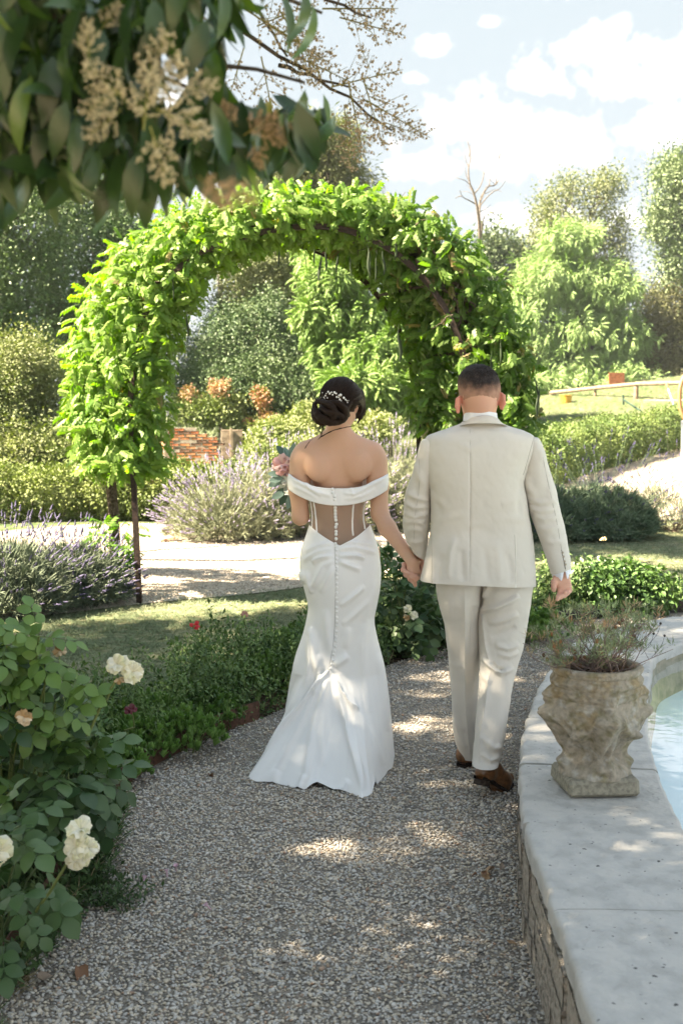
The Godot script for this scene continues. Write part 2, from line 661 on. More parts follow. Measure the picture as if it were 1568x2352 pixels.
func polyline_x(line: Array, d: float) -> float:
	for i in line.size() - 1:
		if d <= line[i + 1].y:
			return lerpf(line[i].x, line[i + 1].x, clampf((d - line[i].y) / (line[i + 1].y - line[i].y), 0, 1))
	return line[-1].x

func polyline_d(line: Array, x: float) -> float:
	for i in line.size() - 1:
		if x <= line[i + 1].x:
			return lerpf(line[i].y, line[i + 1].y, clampf((x - line[i].x) / (line[i + 1].x - line[i].x), 0, 1))
	return line[-1].y

func path_at(p: Vector2) -> bool:
	return p.x > polyline_x(PATH_LEFT, p.y) and (p.y < 9.2) and not (p.x > outer_x(p.y))

func lawn_at(p: Vector2) -> bool:
	return p.x < polyline_x(BED_BACK, p.y) + 0.1 and p.y < polyline_d(DRIVE_NEAR, p.x) + rr(-0.12, 0.12)

# ---------------------------------------------------------------- basin
const RIM := [Vector2(0.50, 1.2), Vector2(0.515, 2.35), Vector2(0.537, 2.86), Vector2(0.558, 3.5), Vector2(0.64, 4.17), Vector2(0.773, 4.84), Vector2(1.0, 5.67), Vector2(1.293, 6.43), Vector2(2.10, 7.25), Vector2(3.2, 7.6), Vector2(4.4, 7.3), Vector2(5.3, 6.2), Vector2(5.7, 4.2), Vector2(5.5, 2.0), Vector2(4.6, 0.4), Vector2(3.0, -0.5), Vector2(1.5, -0.3), Vector2(0.8, 0.3)]
const RIM_TOP := 0.35

func outer_x(d: float) -> float:
	return polyline_x(RIM.slice(0, 10), d) + 0.01 if d > 1.2 else 0.5

func build_basin() -> void:
	var n := 360
	var outer := curve(RIM, n, true)
	var inner := []
	for i in n:
		var tdir: Vector2 = (outer[(i + 3) % n] - outer[posmod(i - 3, n)]).normalized()
		inner.append(outer[i] + Vector2(tdir.y, -tdir.x) * 0.47)
	var limestone := surf("pale limestone", Color.WHITE, 0.8, 0.35)
	limestone.albedo_texture = noise_tex(0.012, 21, [[0.2, lin(0.40, 0.39, 0.365)], [0.45, lin(0.455, 0.445, 0.42)], [0.75, lin(0.50, 0.485, 0.45)]], 512, 6)
	limestone.detail_enabled = true
	limestone.detail_blend_mode = BaseMaterial3D.BLEND_MODE_MUL
	limestone.detail_albedo = noise_tex(0.05, 4, [[0.0, grey(0.35)], [0.10, grey(0.5)], [0.13, grey(1)], [1.0, grey(1)]], 512, 2)
	limestone.heightmap_enabled = true
	limestone.heightmap_texture = noise_tex(0.03, 24, [[0.0, grey(0)], [1.0, grey(1)]], 512, 6)
	limestone.heightmap_scale = 0.6
	triplanar(limestone, 1.3)
	var rubble := surf("rubble stone", Color.WHITE, 0.95, 0.2)
	rubble.albedo_texture = noise_tex(0.03, 25, [[0.2, lin(0.20, 0.185, 0.15)], [0.45, lin(0.38, 0.345, 0.29)], [0.7, lin(0.45, 0.38, 0.32)], [0.9, lin(0.27, 0.25, 0.19)]], 512, 6)
	rubble.heightmap_enabled = true
	rubble.heightmap_texture = limestone.heightmap_texture
	rubble.heightmap_scale = 2.0
	triplanar(rubble, 2.0)
	var w := thing("basin_wall", "low curved stone wall round the fountain basin with flat pale coping", "basin wall")
	# core
	var core := MB.new()
	var rows := []
	for i in n + 1:
		var o: Vector2 = outer[i % n]
		var q: Vector2 = inner[i % n]
		var o2 := o.lerp(q, 0.006)
		var q2 := q.lerp(o, 0.02)
		rows.append([Vector3(o2.x, -0.05, -o2.y), Vector3(o2.x, RIM_TOP - 0.062, -o2.y), Vector3(q2.x, RIM_TOP - 0.062, -q2.y), Vector3(q2.x, -0.3, -q2.y)])
	core.grid(rows)
	var mortar := surf("basin mortar", Color.WHITE, 0.95, 0.2)
	mortar.albedo_texture = noise_tex(0.02, 27, [[0.3, lin(0.25, 0.225, 0.185)], [0.7, lin(0.36, 0.32, 0.265)]], 256, 5)
	triplanar(mortar, 1.5)
	obj("wall_core", core.mesh(), mortar, w)
	# coping slabs, joints at measured places on the seen side
	var len_at := [0.0]
	for i in n:
		len_at.append(len_at[i] + outer[i].distance_to(outer[(i + 1) % n]))
	var total: float = len_at[n]
	var cuts := []
	for d in [2.20, 2.94, 3.585, 4.2, 4.84, 5.5, 6.25]:
		for i in 200:
			if outer[i].y <= d and outer[i + 1].y > d and outer[i].x < 3.0:
				cuts.append(len_at[i])
				break
	var sdist: float = cuts[-1]
	while sdist + 1.0 < cuts[0] + total:
		sdist += 0.66
		cuts.append(sdist)
	for k in cuts.size():
		var a: float = cuts[k] + 0.003
		var b: float = (cuts[k + 1] if k + 1 < cuts.size() else cuts[0] + total) - 0.003
		var m := MB.new()
		rows = []
		var lift := rr(-0.003, 0.003)
		for j in 13:
			var s := lerpf(a, b, j / 12.0)
			var o := at_len(outer, len_at, s, total)
			var q := at_len(inner, len_at, s, total)
			var e := 0.006 if j == 0 or j == 12 else 0.0
			var out := (o - q).normalized()
			o += out * (rr(-0.006, 0.006) + 0.006)
			q += out * rr(-0.003, 0.003)
			var y := RIM_TOP + lift
			var row := []
			for f in [[0.0, -0.06], [0.0, -0.014], [0.012, -0.004 - e], [0.035, 0.0 - e], [0.25, 0.0015 - e], [0.5, -e], [0.75, -e - 0.001], [0.965, 0.0 - e], [0.99, -0.005 - e], [1.0, -0.018], [1.0, -0.06]]:
				var g := o.lerp(q, f[0])
				row.append(Vector3(g.x, y + f[1], -g.y))
			rows.append(row)
		m.grid(rows, false)
		for e in [0, 12]: # ends
			var ids := []
			for p in rows[e]:
				ids.append(m.vert(p))
			for j in range(1, ids.size() - 1):
				if e == 0:
					m.tri(ids[0], ids[j + 1], ids[j])
				else:
					m.tri(ids[0], ids[j], ids[j + 1])
		obj("coping_slab", m.mesh(), limestone, w)
	# rubble face of the wall on the path side
	var shapes := []
	for k in 6:
		var m := MB.new()
		m.box(Transform3D(), Vector3.ONE, 0.02, 0.015, rng)
		shapes.append(m.mesh())
	var s := 0.0
	for row in 3:
		var y0: float = [0.0, 0.105, 0.20][row]
		var hh: float = [0.10, 0.09, 0.085][row]
		s = rr(0, 0.1)
		while s < 8.6:
			var l := rr(0.10, 0.26)
			var p := at_len(outer, len_at, s + l * 0.5, total)
			var q := at_len(outer, len_at, s + l * 0.5 + 0.02, total)
			var tdir := (q - p).normalized()
			var x := Transform3D(Basis(Vector3(tdir.x, 0, -tdir.y) * (l + 0.002), Vector3(0, hh + 0.002, 0), Vector3(tdir.y, 0, tdir.x) * 0.07), Vector3(p.x, y0 + hh * 0.5 - 0.01, -p.y) - Vector3(tdir.y, 0, tdir.x) * rr(-0.022, -0.038))
			obj("wall_stone", shapes[rng.randi() % 6], rubble, w, x)
			s += l
	# painted basin floor and water
	var floor_mat := surf("basin paint", Color.WHITE, 0.7, 0.4)
	floor_mat.albedo_texture = noise_tex(0.015, 28, [[0.2, lin(0.50, 0.68, 0.75)], [0.8, lin(0.62, 0.77, 0.82)]], 256, 5)
	triplanar(floor_mat, 0.8)
	var c := Vector2(3.1, 3.6)
	var fl := MB.new()
	var side := MB.new()
	var wa := MB.new()
	rows = [[], [], [], []]
	for i in n + 1:
		var q: Vector2 = inner[i % n] 
		rows[0].append(Vector3(q.x, RIM_TOP - 0.05, -q.y))
		rows[1].append(Vector3(q.x, 0.262, -q.y))
		var q3 := q.lerp(c, 0.01)
		rows[2].append(Vector3(q3.x, 0.15, -q3.y))
		rows[3].append(Vector3(q3.x, 0.09, -q3.y))
	var shell := rows.duplicate()
	side.grid(shell)
	var fr := []
	var wr := []
	for f in [1.0, 0.8, 0.6, 0.4, 0.2, 0.02]:
		var r1 := []
		var r2 := []
		for i in n + 1:
			var q: Vector2 = c.lerp(inner[i % n], f)
			r1.append(Vector3(q.x, 0.101, -q.y))
			r2.append(Vector3(q.x, 0.27, -q.y))
		fr.append(r1)
		wr.append(r2)
	fl.grid(fr)
	wa.grid(wr)
	obj("basin_floor", fl.mesh(), floor_mat, w)
	var slime := surf("algae on basin side", Color.WHITE, 0.6, 0.4)
	slime.albedo_texture = noise_tex(0.03, 29, [[0.2, lin(0.13, 0.13, 0.07)], [0.5, lin(0.27, 0.24, 0.17)], [0.85, lin(0.38, 0.33, 0.26)]], 256, 5)
	triplanar(slime, 1.6)
	obj("basin_side", side.mesh(), slime, w)
	var water := StandardMaterial3D.new()
	water.resource_name = "water"
	water.albedo_color = Color(0.75, 0.9, 0.95, 0.05)
	water.transparency = BaseMaterial3D.TRANSPARENCY_ALPHA
	water.roughness = 0.03
	water.normal_enabled = true
	var nt := NoiseTexture2D.new()
	nt.noise = noise(0.012, 51, 3)
	nt.width = 512
	nt.height = 512
	nt.seamless = true
	nt.as_normal_map = true
	nt.bump_strength = 1.6
	water.normal_texture = nt
	water.normal_scale = 0.18
	triplanar(water, 1.1)
	tag(obj("water", wa.mesh(), water), "", "", "", "structure")

func at_len(line: Array, len_at: Array, s: float, total: float) -> Vector2:
	s = fposmod(s, total)
	var i := len_at.bsearch(s) - 1
	i = clampi(i, 0, line.size() - 1)
	var f: float = (s - len_at[i]) / maxf(len_at[i + 1] - len_at[i], 1e-6)
	return line[i].lerp(line[(i + 1) % line.size()], f)

# ---------------------------------------------------------------- plant kit
func clump(leaves: int, radius: float, l: float, w: float, n := 1, droop := 0.5) -> ArrayMesh:
	# a handful of leaves round a point
	var m := MB.new()
	for i in leaves:
		var d := rand_dir()
		var p := d * radius * rr(0.25, 1.0)
		var dir := (d + rand_dir() * 0.8 + Vector3(0, -0.15, 0)).normalized()
		m.col = grey(rr(0.8, 1.15))
		m.leaf(Transform3D(face(dir, (Vector3.UP + rand_dir() * 0.6).normalized()), p), l * rr(0.7, 1.2), w * rr(0.8, 1.2), droop * rr(0.3, 1.3), 0.25, n)
	return m.mesh()

func pinnate(pairs: int, length: float, l: float, w: float, droop: float, n := 1, stalk := 0.0015) -> MB:
	# a compound leaf along +z with its leaflets in pairs
	var m := MB.new()
	var pts := []
	var rad := []
	for i in 5:
		var s := i / 4.0
		var a := droop * s * 0.5
		pts.append(Vector3(0, -sin(a) * length * s, cos(a) * length * s))
		rad.append(stalk * (1.2 - s * 0.8))
	m.col = Color(0.8, 0.9, 0.5)
	m.tube(pts, rad, 3, false)
	m.col = Color.WHITE
	for i in pairs:
		var s := 0.22 + 0.76 * (i + 0.5) / pairs
		var a := droop * s * 0.5
		var p := Vector3(0, -sin(a) * length * s, cos(a) * length * s)
		for side in [-1, 1]:
			var dir := Vector3(side * 0.9, -0.25 - 0.35 * droop * rr(0.6, 1.5), 0.55 + 0.2 * s).normalized()
			m.col = grey(rr(0.85, 1.12))
			m.leaf(Transform3D(face(dir, Vector3(side * 0.25, 1, 0.1)), p), l * rr(0.85, 1.1) * (1.0 - 0.25 * absf(s - 0.55)), w, 0.7, 0.18, n)
	var a2 := droop * 0.5
	m.leaf(Transform3D(face(Vector3(0, -sin(droop), cos(droop))), Vector3(0, -sin(a2) * length, cos(a2) * length)), l, w, 0.5, 0.18, n)
	return m

func spread(blobs: Array, count: int, inner := 0.55, stray := 0.0) -> Array:
	# [place, outward] on and in a set of ellipsoids [centre, radii], thinned where another ellipsoid covers it
	var vol := []
	var total := 0.0
	for b in blobs:
		var a: float = pow(b[1].x * b[1].y * b[1].z, 0.667)
		total += a
		vol.append(total)
	var out := []
	var guard := 0
	while out.size() < count and guard < count * 6:
		guard += 1
		var pick := rng.randf() * total
		var k := 0
		while vol[k] < pick:
			k += 1
		var d := rand_dir()
		var f := lerpf(inner, 1.05, sqrt(rng.randf()))
		if rng.randf() < stray:
			f = rr(1.0, 1.45)
		var p: Vector3 = blobs[k][0] + d * blobs[k][1] * f
		var hid := false
		for j in blobs.size():
			if j != k and ((p - blobs[j][0]) / blobs[j][1]).length() < 0.62:
				hid = true
				break
		if not hid:
			out.append([p, (d / blobs[k][1]).normalized()])
	return out

func foliage(called: String, blobs: Array, count: int, m: Mesh, mat: Material, ca: Color, cb: Color, parent: Node, size := 1.0, inner := 0.55, gaps := 0.0, patchy := 0.9, floor_y := -99.0, stray := 0.0) -> MultiMeshInstance3D:
	var ns := noise(patchy, rng.randi() % 1000, 3)
	var xs := []
	var cs := []
	for s in spread(blobs, count, inner, stray):
		var p: Vector3 = s[0]
		if p.y < floor_y:
			continue
		var v := ns.get_noise_3dv(p)
		if gaps > 0.0 and v < -0.55 + gaps:
			continue
		var b := face((s[1] + rand_dir() * 0.7).normalized(), (Vector3.UP + rand_dir() * 0.5).normalized())
		xs.append(Transform3D(b.scaled(Vector3.ONE * size * rr(0.7, 1.25)), p))
		var k := ca.lerp(cb, clampf(0.5 + v * 0.9 + rr(-0.3, 0.3), 0, 1))
		var g := rr(0.85, 1.15)
		cs.append(Color(k.r * g, k.g * g, k.b * g))
	return stuff(called, m, mat, xs, cs, parent)

func branchy(m: MB, a: Vector3, b: Vector3, ra: float, rb: float, wobble := 0.08, seg := 6, sides := 6) -> void:
	var pts := []
	var rad := []
	var len_ := a.distance_to(b)
	for i in seg + 1:
		var s := float(i) / seg
		var w := rand_dir() * len_ * wobble * sin(PI * s) * 0.6
		pts.append(a.lerp(b, s) + w)
		rad.append(lerpf(ra, rb, s))
	m.tube(pts, rad, sides)

func bark(key: String, a: Color, b: Color, scale := 2.0) -> StandardMaterial3D:
	if mats.has(key):
		return mats[key]
	var m := surf(key, Color.WHITE, 0.95, 0.2)
	m.albedo_texture = noise_tex(0.03, 71, [[0.3, a.linear_to_srgb()], [0.7, b.linear_to_srgb()]], 256, 5)
	m.heightmap_enabled = true
	m.heightmap_texture = noise_tex(0.05, 72, [[0.0, grey(0)], [1.0, grey(1)]], 256, 4)
	m.heightmap_scale = 1.5
	triplanar(m, scale)
	return m

func tree(called: String, label: String, base: Vector3, trunk_r: float, fork: float, blobs: Array, count: int, leafm: Mesh, mat: Material, ca: Color, cb: Color, bark_m: Material, size := 1.0, inner := 0.5, gaps := 0.2, lean := Vector3.ZERO, patchy := 0.5) -> Node3D:
	var t := thing(called, label, "tree", base, 0.0, "trees behind the garden")
	var tr := MB.new()
	var local := []
	for b in blobs:
		local.append([b[0] - base, b[1] * 0.82])
	var fine := local.duplicate()
	for b in local:
		for k in 9:
			var d := rand_dir()
			d.y = d.y * 0.8 + 0.15
			fine.append([b[0] + d * b[1] * rr(0.75, 1.05), b[1] * rr(0.24, 0.46)])
	var top := Vector3(lean.x, fork, lean.z)
	branchy(tr, Vector3(0, -0.2, 0), top, trunk_r, trunk_r * 0.7, 0.03, 7, 7)
	obj("trunk", tr.mesh(), bark_m, t)
	var br := MB.new()
	for b in local:
		var goal: Vector3 = b[0] + Vector3(0, b[1].y * 0.3, 0)
		branchy(br, top * rr(0.75, 1.0), goal, trunk_r * 0.55, trunk_r * 0.12, 0.14, 6, 5)
		for k in 5:
			branchy(br, top.lerp(goal, rr(0.45, 0.95)), b[0] + rand_dir() * b[1] * 0.85, trunk_r * 0.2, trunk_r * 0.05, 0.14, 4, 4)
	obj("branches", br.mesh(), bark_m, t)
	foliage("crown", fine, int(count * 1.15), leafm, mat, ca, cb, t, size, inner, gaps, patchy, -99.0, 0.16)
	return t

# ---------------------------------------------------------------- trees behind the garden
func blob_at(px: float, py: float, d: float, rx: float, ry: float, rz := 0.0) -> Array:
	# radii given in picture units at that distance
	var k := d / FOCAL
	return [at(px, py, d), Vector3(rx * k, ry * k, (rz if rz > 0.0 else rx) * k)]

func foot(px: float, d: float) -> Vector3:
	var x := (px - 784.0) / FOCAL * d
	return on_land(x, -d)

func build_trees() -> void:
	var small_leaf := clump(15, 0.38, 0.085, 0.05)
	var tiny_leaf := clump(21, 0.38, 0.06, 0.032)
	var long_leaf := clump(14, 0.26, 0.12, 0.022, 1, 1.0)
	var feather := MB.new()
	for i in 5:
		var d := Vector3(rr(-1, 1), rr(-0.5, 0.3), rr(-1, 1)).normalized()
		var p := pinnate(6, 0.24, 0.058, 0.028, 0.9)
		var x := Transform3D(face(d), d * 0.04)
		var off := feather.v.size()
		for k in p.v.size():
			feather.v.append(x * p.v[k])
			feather.c.append(p.c[k])
		for k in p.t:
			feather.t.append(k + off)
	var feathers := feather.mesh()
	var oak := tinted("oak leaf", 0.55, 0.45, Color(0.25, 0.30, 0.10))
	var soft := tinted("soft leaf", 0.6, 0.4, Color(0.55, 0.62, 0.18))
	var brown := bark("brown bark", Color(0.05, 0.04, 0.03), Color(0.13, 0.105, 0.08))
	var pale := bark("pale bark", Color(0.20, 0.18, 0.15), Color(0.36, 0.33, 0.28))
	# dark oaks at the left
	var dk1 := Color(0.050, 0.100, 0.038)
	var dk2 := Color(0.125, 0.190, 0.062)
	tree("oak_tree", "dark green oak at the left edge rising behind the pale shrub", foot(40, 27), 0.22, 2.4, [blob_at(20, 520, 27, 190, 110), blob_at(-60, 640, 26, 170, 130), blob_at(70, 660, 26.5, 130, 120), blob_at(40, 430, 28, 150, 70), blob_at(20, 790, 26, 160, 90), blob_at(120, 780, 27, 110, 90)], 5200, small_leaf, oak, dk1, dk2, brown, 1.0, 0.45, 0.32)
	tree("oak_tree", "dark green oak standing behind the left leg of the arch", foot(215, 29), 0.2, 2.6, [blob_at(230, 560, 29, 120, 100), blob_at(170, 660, 29, 100, 110), blob_at(280, 680, 29.5, 110, 110), blob_at(220, 470, 30, 90, 60), blob_at(330, 620, 30, 80, 90), blob_at(240, 800, 29, 130, 90)], 4300, small_leaf, oak, dk1, dk2, brown, 1.0, 0.45, 0.34)
	# pale shrub trees, far left
	tree("shrub_tree", "tall sunlit yellow green shrub at the left edge before the dark oaks", foot(30, 20), 0.09, 1.0, [blob_at(30, 870, 20, 95, 110), blob_at(-40, 960, 19.5, 110, 120), blob_at(90, 960, 20, 70, 110), blob_at(40, 1030, 19, 110, 70)], 2700, tiny_leaf, soft, Color(0.10, 0.14, 0.045), Color(0.24, 0.26, 0.11), brown, 0.9, 0.5, 0.1)
	# middle: olive tree with a thin pale trunk seen through the arch
	tree("ash_tree", "olive green tree with thin pale trunk seen through left half of arch", foot(510, 31), 0.10, 5.2, [blob_at(600, 620, 31, 110, 90), blob_at(560, 720, 31, 90, 80), blob_at(660, 730, 31, 90, 90), blob_at(640, 560, 32, 90, 60)], 3200, tiny_leaf, soft, Color(0.10, 0.13, 0.055), Color(0.22, 0.245, 0.115), pale, 1.15, 0.45, 0.22)
	tree("yew_tree", "dark bushy evergreen seen through the arch behind the red tipped shrub", foot(560, 28), 0.16, 1.4, [blob_at(520, 800, 28, 90, 80), blob_at(600, 790, 28, 90, 100), blob_at(660, 860, 28, 90, 90), blob_at(460, 880, 27.5, 80, 70), blob_at(560, 900, 27, 120, 70), blob_at(690, 930, 27, 70, 60)], 5200, tiny_leaf, oak, Color(0.052, 0.098, 0.040), Color(0.130, 0.190, 0.070), brown, 1.1, 0.45, 0.22)
	# bright locust, centre
	var lo1 := Color(0.13, 0.22, 0.05)
	var lo2 := Color(0.24, 0.35, 0.10)
	tree("locust_tree", "bright green feathery locust tree seen through the middle of the arch", foot(800, 25), 0.11, 2.2, [blob_at(770, 650, 25, 75, 45), blob_at(740, 730, 25, 60, 45), blob_at(830, 730, 25, 75, 55), blob_at(790, 810, 25, 80, 50), blob_at(890, 820, 24.5, 75, 60), blob_at(850, 900, 24, 95, 60), blob_at(760, 590, 26, 70, 40), blob_at(930, 910, 24, 60, 60)], 3600, feathers, soft, lo1, lo2, brown, 1.1, 0.25, 0.05, Vector3(0.2, 0, 0))
	tree("locust_tree", "low dark locust tree right behind the heads of the couple", foot(900, 27), 0.1, 1.6, [blob_at(830, 930, 27, 90, 60), blob_at(960, 800, 27.5, 90, 80), blob_at(930, 720, 28, 80, 70), blob_at(740, 900, 27.5, 60, 60)], 2300, tiny_leaf, oak, Color(0.07, 0.125, 0.042), Color(0.14, 0.20, 0.07), brown, 1.1, 0.4, 0.1)
	# tall pale tree over the arch
	tree("poplar_tree", "tall thin leaved olive tree rising behind the top of the arch", foot(690, 38), 0.2, 6.5, [blob_at(640, 420, 38, 90, 60), blob_at(740, 400, 38, 75, 60), blob_at(700, 330, 38, 80, 60), blob_at(780, 340, 38, 45, 70), blob_at(580, 470, 38, 80, 50), blob_at(820, 430, 38, 55, 45), blob_at(600, 540, 38, 130, 70), blob_at(760, 530, 38, 130, 60)], 3600, long_leaf, soft, Color(0.10, 0.125, 0.045), Color(0.22, 0.23, 0.10), brown, 1.7, 0.2, 0.22)
	# right side
	tree("olive_tree", "tall airy olive green tree rising right of the dead tree", foot(1320, 56), 0.2, 6.0, [blob_at(1340, 640, 56, 110, 60), blob_at(1300, 470, 56, 70, 75), blob_at(1370, 450, 56, 65, 60), blob_at(1240, 520, 56, 60, 60), blob_at(1400, 530, 56, 50, 70), blob_at(1320, 560, 56, 100, 60), blob_at(1220, 590, 56, 50, 50), blob_at(1400, 610, 56, 50, 60)], 2600, small_leaf, soft, Color(0.12, 0.15, 0.065), Color(0.25, 0.27, 0.14), brown, 1.55, 0.3, 0.40, Vector3.ZERO, 0.5)
	tree("locust_tree", "broad pale green feathery locust tree right of the arch above the fence", foot(1330, 51), 0.16, 2.0, [blob_at(1250, 880, 50, 90, 35), blob_at(1350, 885, 50, 110, 30), blob_at(1440, 875, 50, 80, 35), blob_at(1220, 800, 51, 70, 70), blob_at(1270, 640, 51, 90, 70), blob_at(1370, 660, 51, 90, 70), blob_at(1240, 740, 51, 80, 70), blob_at(1330, 770, 51, 110, 75), blob_at(1420, 780, 51, 80, 75), blob_at(1280, 840, 51, 100, 50), blob_at(1390, 850, 51, 100, 45), blob_at(1210, 680, 51, 50, 60), blob_at(1300, 560, 51, 70, 50)], 5600, feathers, soft, Color(0.18, 0.28, 0.09), Color(0.29, 0.40, 0.16), brown, 1.3, 0.25, 0.06)
	tree("elm_tree", "darker green tree leaning in at the right edge of the sky", foot(1610, 50), 0.26, 5.0, [blob_at(1545, 420, 50, 65, 60), blob_at(1600, 400, 50, 70, 70), blob_at(1530, 510, 50, 55, 55), blob_at(1600, 520, 50, 70, 70), blob_at(1545, 590, 50, 50, 45)], 1900, small_leaf, oak, Color(0.10, 0.155, 0.07), Color(0.21, 0.27, 0.13), brown, 1.6, 0.35, 0.34, Vector3.ZERO, 0.5)
	tree("shrub_tree", "khaki green bushy tree at the right edge behind the fence", foot(1540, 52), 0.16, 1.4, [blob_at(1480, 890, 51, 80, 35), blob_at(1560, 895, 51, 90, 30), blob_at(1530, 700, 52, 70, 60), blob_at(1600, 690, 52, 80, 80), blob_at(1490, 790, 52, 60, 70), blob_at(1560, 800, 52, 90, 80), blob_at(1500, 850, 52, 90, 40), blob_at(1600, 860, 52, 70, 50)], 2700, tiny_leaf, soft, Color(0.085, 0.10, 0.035), Color(0.23, 0.22, 0.11), brown, 1.9, 0.45, 0.12)
	tree("oak_tree", "small dark tree between the right shoulder of the arch and the olive tree", foot(1150, 53), 0.14, 2.0, [blob_at(1140, 560, 53, 50, 40), blob_at(1170, 620, 53, 60, 60), blob_at(1100, 640, 53, 60, 70), blob_at(1180, 700, 53, 70, 80), blob_at(1080, 760, 53, 80, 80), blob_at(1180, 820, 53, 70, 60)], 2200, small_leaf, oak, Color(0.05, 0.085, 0.035), Color(0.11, 0.15, 0.06), brown, 1.7, 0.5, 0.1)
	# a far line of wood that closes the gaps near the ground
	var wood := []
	for i in 26:
		var x := -34.0 + i * 3.2
		var d := rr(46, 60)
		wood.append([on_land(x * 1.3, -d, rr(1.0, 3.0)), Vector3(rr(2.4, 4), rr(2.0, 3.6), rr(2, 3))])
	var fw := foliage("far_woods", wood, 9000, small_leaf, oak, Color(0.05, 0.08, 0.03), Color(0.14, 0.17, 0.075), self, 2.2, 0.5, 0.0, 0.2)
	fw.set_meta("kind", "stuff")
	# dead tree
	var t := thing("dead_tree", "bare grey dead tree with forked branches against the clouds", "tree", foot(1100, 34))
	var base: Vector3 = t.position
	var m := MB.new()
	var put := func(pts: Array, r0: float, r1: float) -> void:
		var w := []
		for p in pts:
			w.append(Vector2(p[0], p[1]))
		var sm := curve(w, pts.size() * 4)
		var ps := []
		var rs := []
		for i in sm.size():
			var s := float(i) / (sm.size() - 1)
			ps.append(at(sm[i].x, sm[i].y, 34.0 + 0.9 * sin(pts[0][0] + pts[-1][1] + s * 2.0) * s) - base)
			rs.append(lerpf(r0, r1, pow(s, 0.8)))
		m.tube(ps, rs.map(func(r): return r * 0.6), 6)
	put.call([[1102, 945], [1104, 760], [1103, 600], [1101, 540], [1098, 500], [1094, 470], [1086, 440], [1078, 420], [1075, 390], [1080, 360], [1073, 322]], 0.11, 0.015)
	put.call([[1102, 560], [1100, 515], [1098, 485], [1104, 455], [1112, 440], [1122, 428], [1137, 424], [1140, 400], [1145, 362], [1148, 338]], 0.075, 0.012)
	put.call([[1104, 545], [1108, 510], [1114, 495], [1130, 488], [1158, 483]], 0.045, 0.01)
	put.call([[1104, 530], [1101, 480], [1112, 460], [1130, 442], [1148, 432], [1162, 412]], 0.05, 0.01)
	put.call([[1094, 470], [1080, 462], [1062, 452], [1055, 436]], 0.04, 0.01)
	put.call([[1088, 445], [1102, 428], [1110, 400], [1104, 370], [1096, 350]], 0.035, 0.008)
	put.call([[1083, 430], [1068, 415], [1048, 408], [1038, 398]], 0.025, 0.006)
	put.call([[1110, 400], [1126, 382], [1120, 350]], 0.02, 0.006)
	put.call([[1137, 424], [1120, 405], [1128, 380]], 0.02, 0.006)
	put.call([[1090, 450], [1072, 440], [1050, 442]], 0.015, 0.005)
	put.call([[1112, 445], [1136, 436], [1152, 441]], 0.02, 0.006)
	for q in [[1080, 425, 1066, 380], [1076, 385, 1064, 350], [1098, 490, 1126, 470], [1088, 445, 1070, 425], [1138, 424, 1155, 395], [1145, 365, 1152, 335], [1104, 460, 1118, 425], [1076, 360, 1082, 330], [1122, 428, 1128, 400], [1098, 350, 1090, 325], [1060, 450, 1044, 455], [1130, 488, 1150, 500]]:
		branchy(m, at(q[0], q[1], 34.2) - base, at(q[2], q[3], 34.3) - base, 0.018, 0.005, 0.12, 4, 4)
	obj("trunk", m.mesh(), bark("dead bark", Color(0.10, 0.085, 0.07), Color(0.19, 0.165, 0.14)), t)

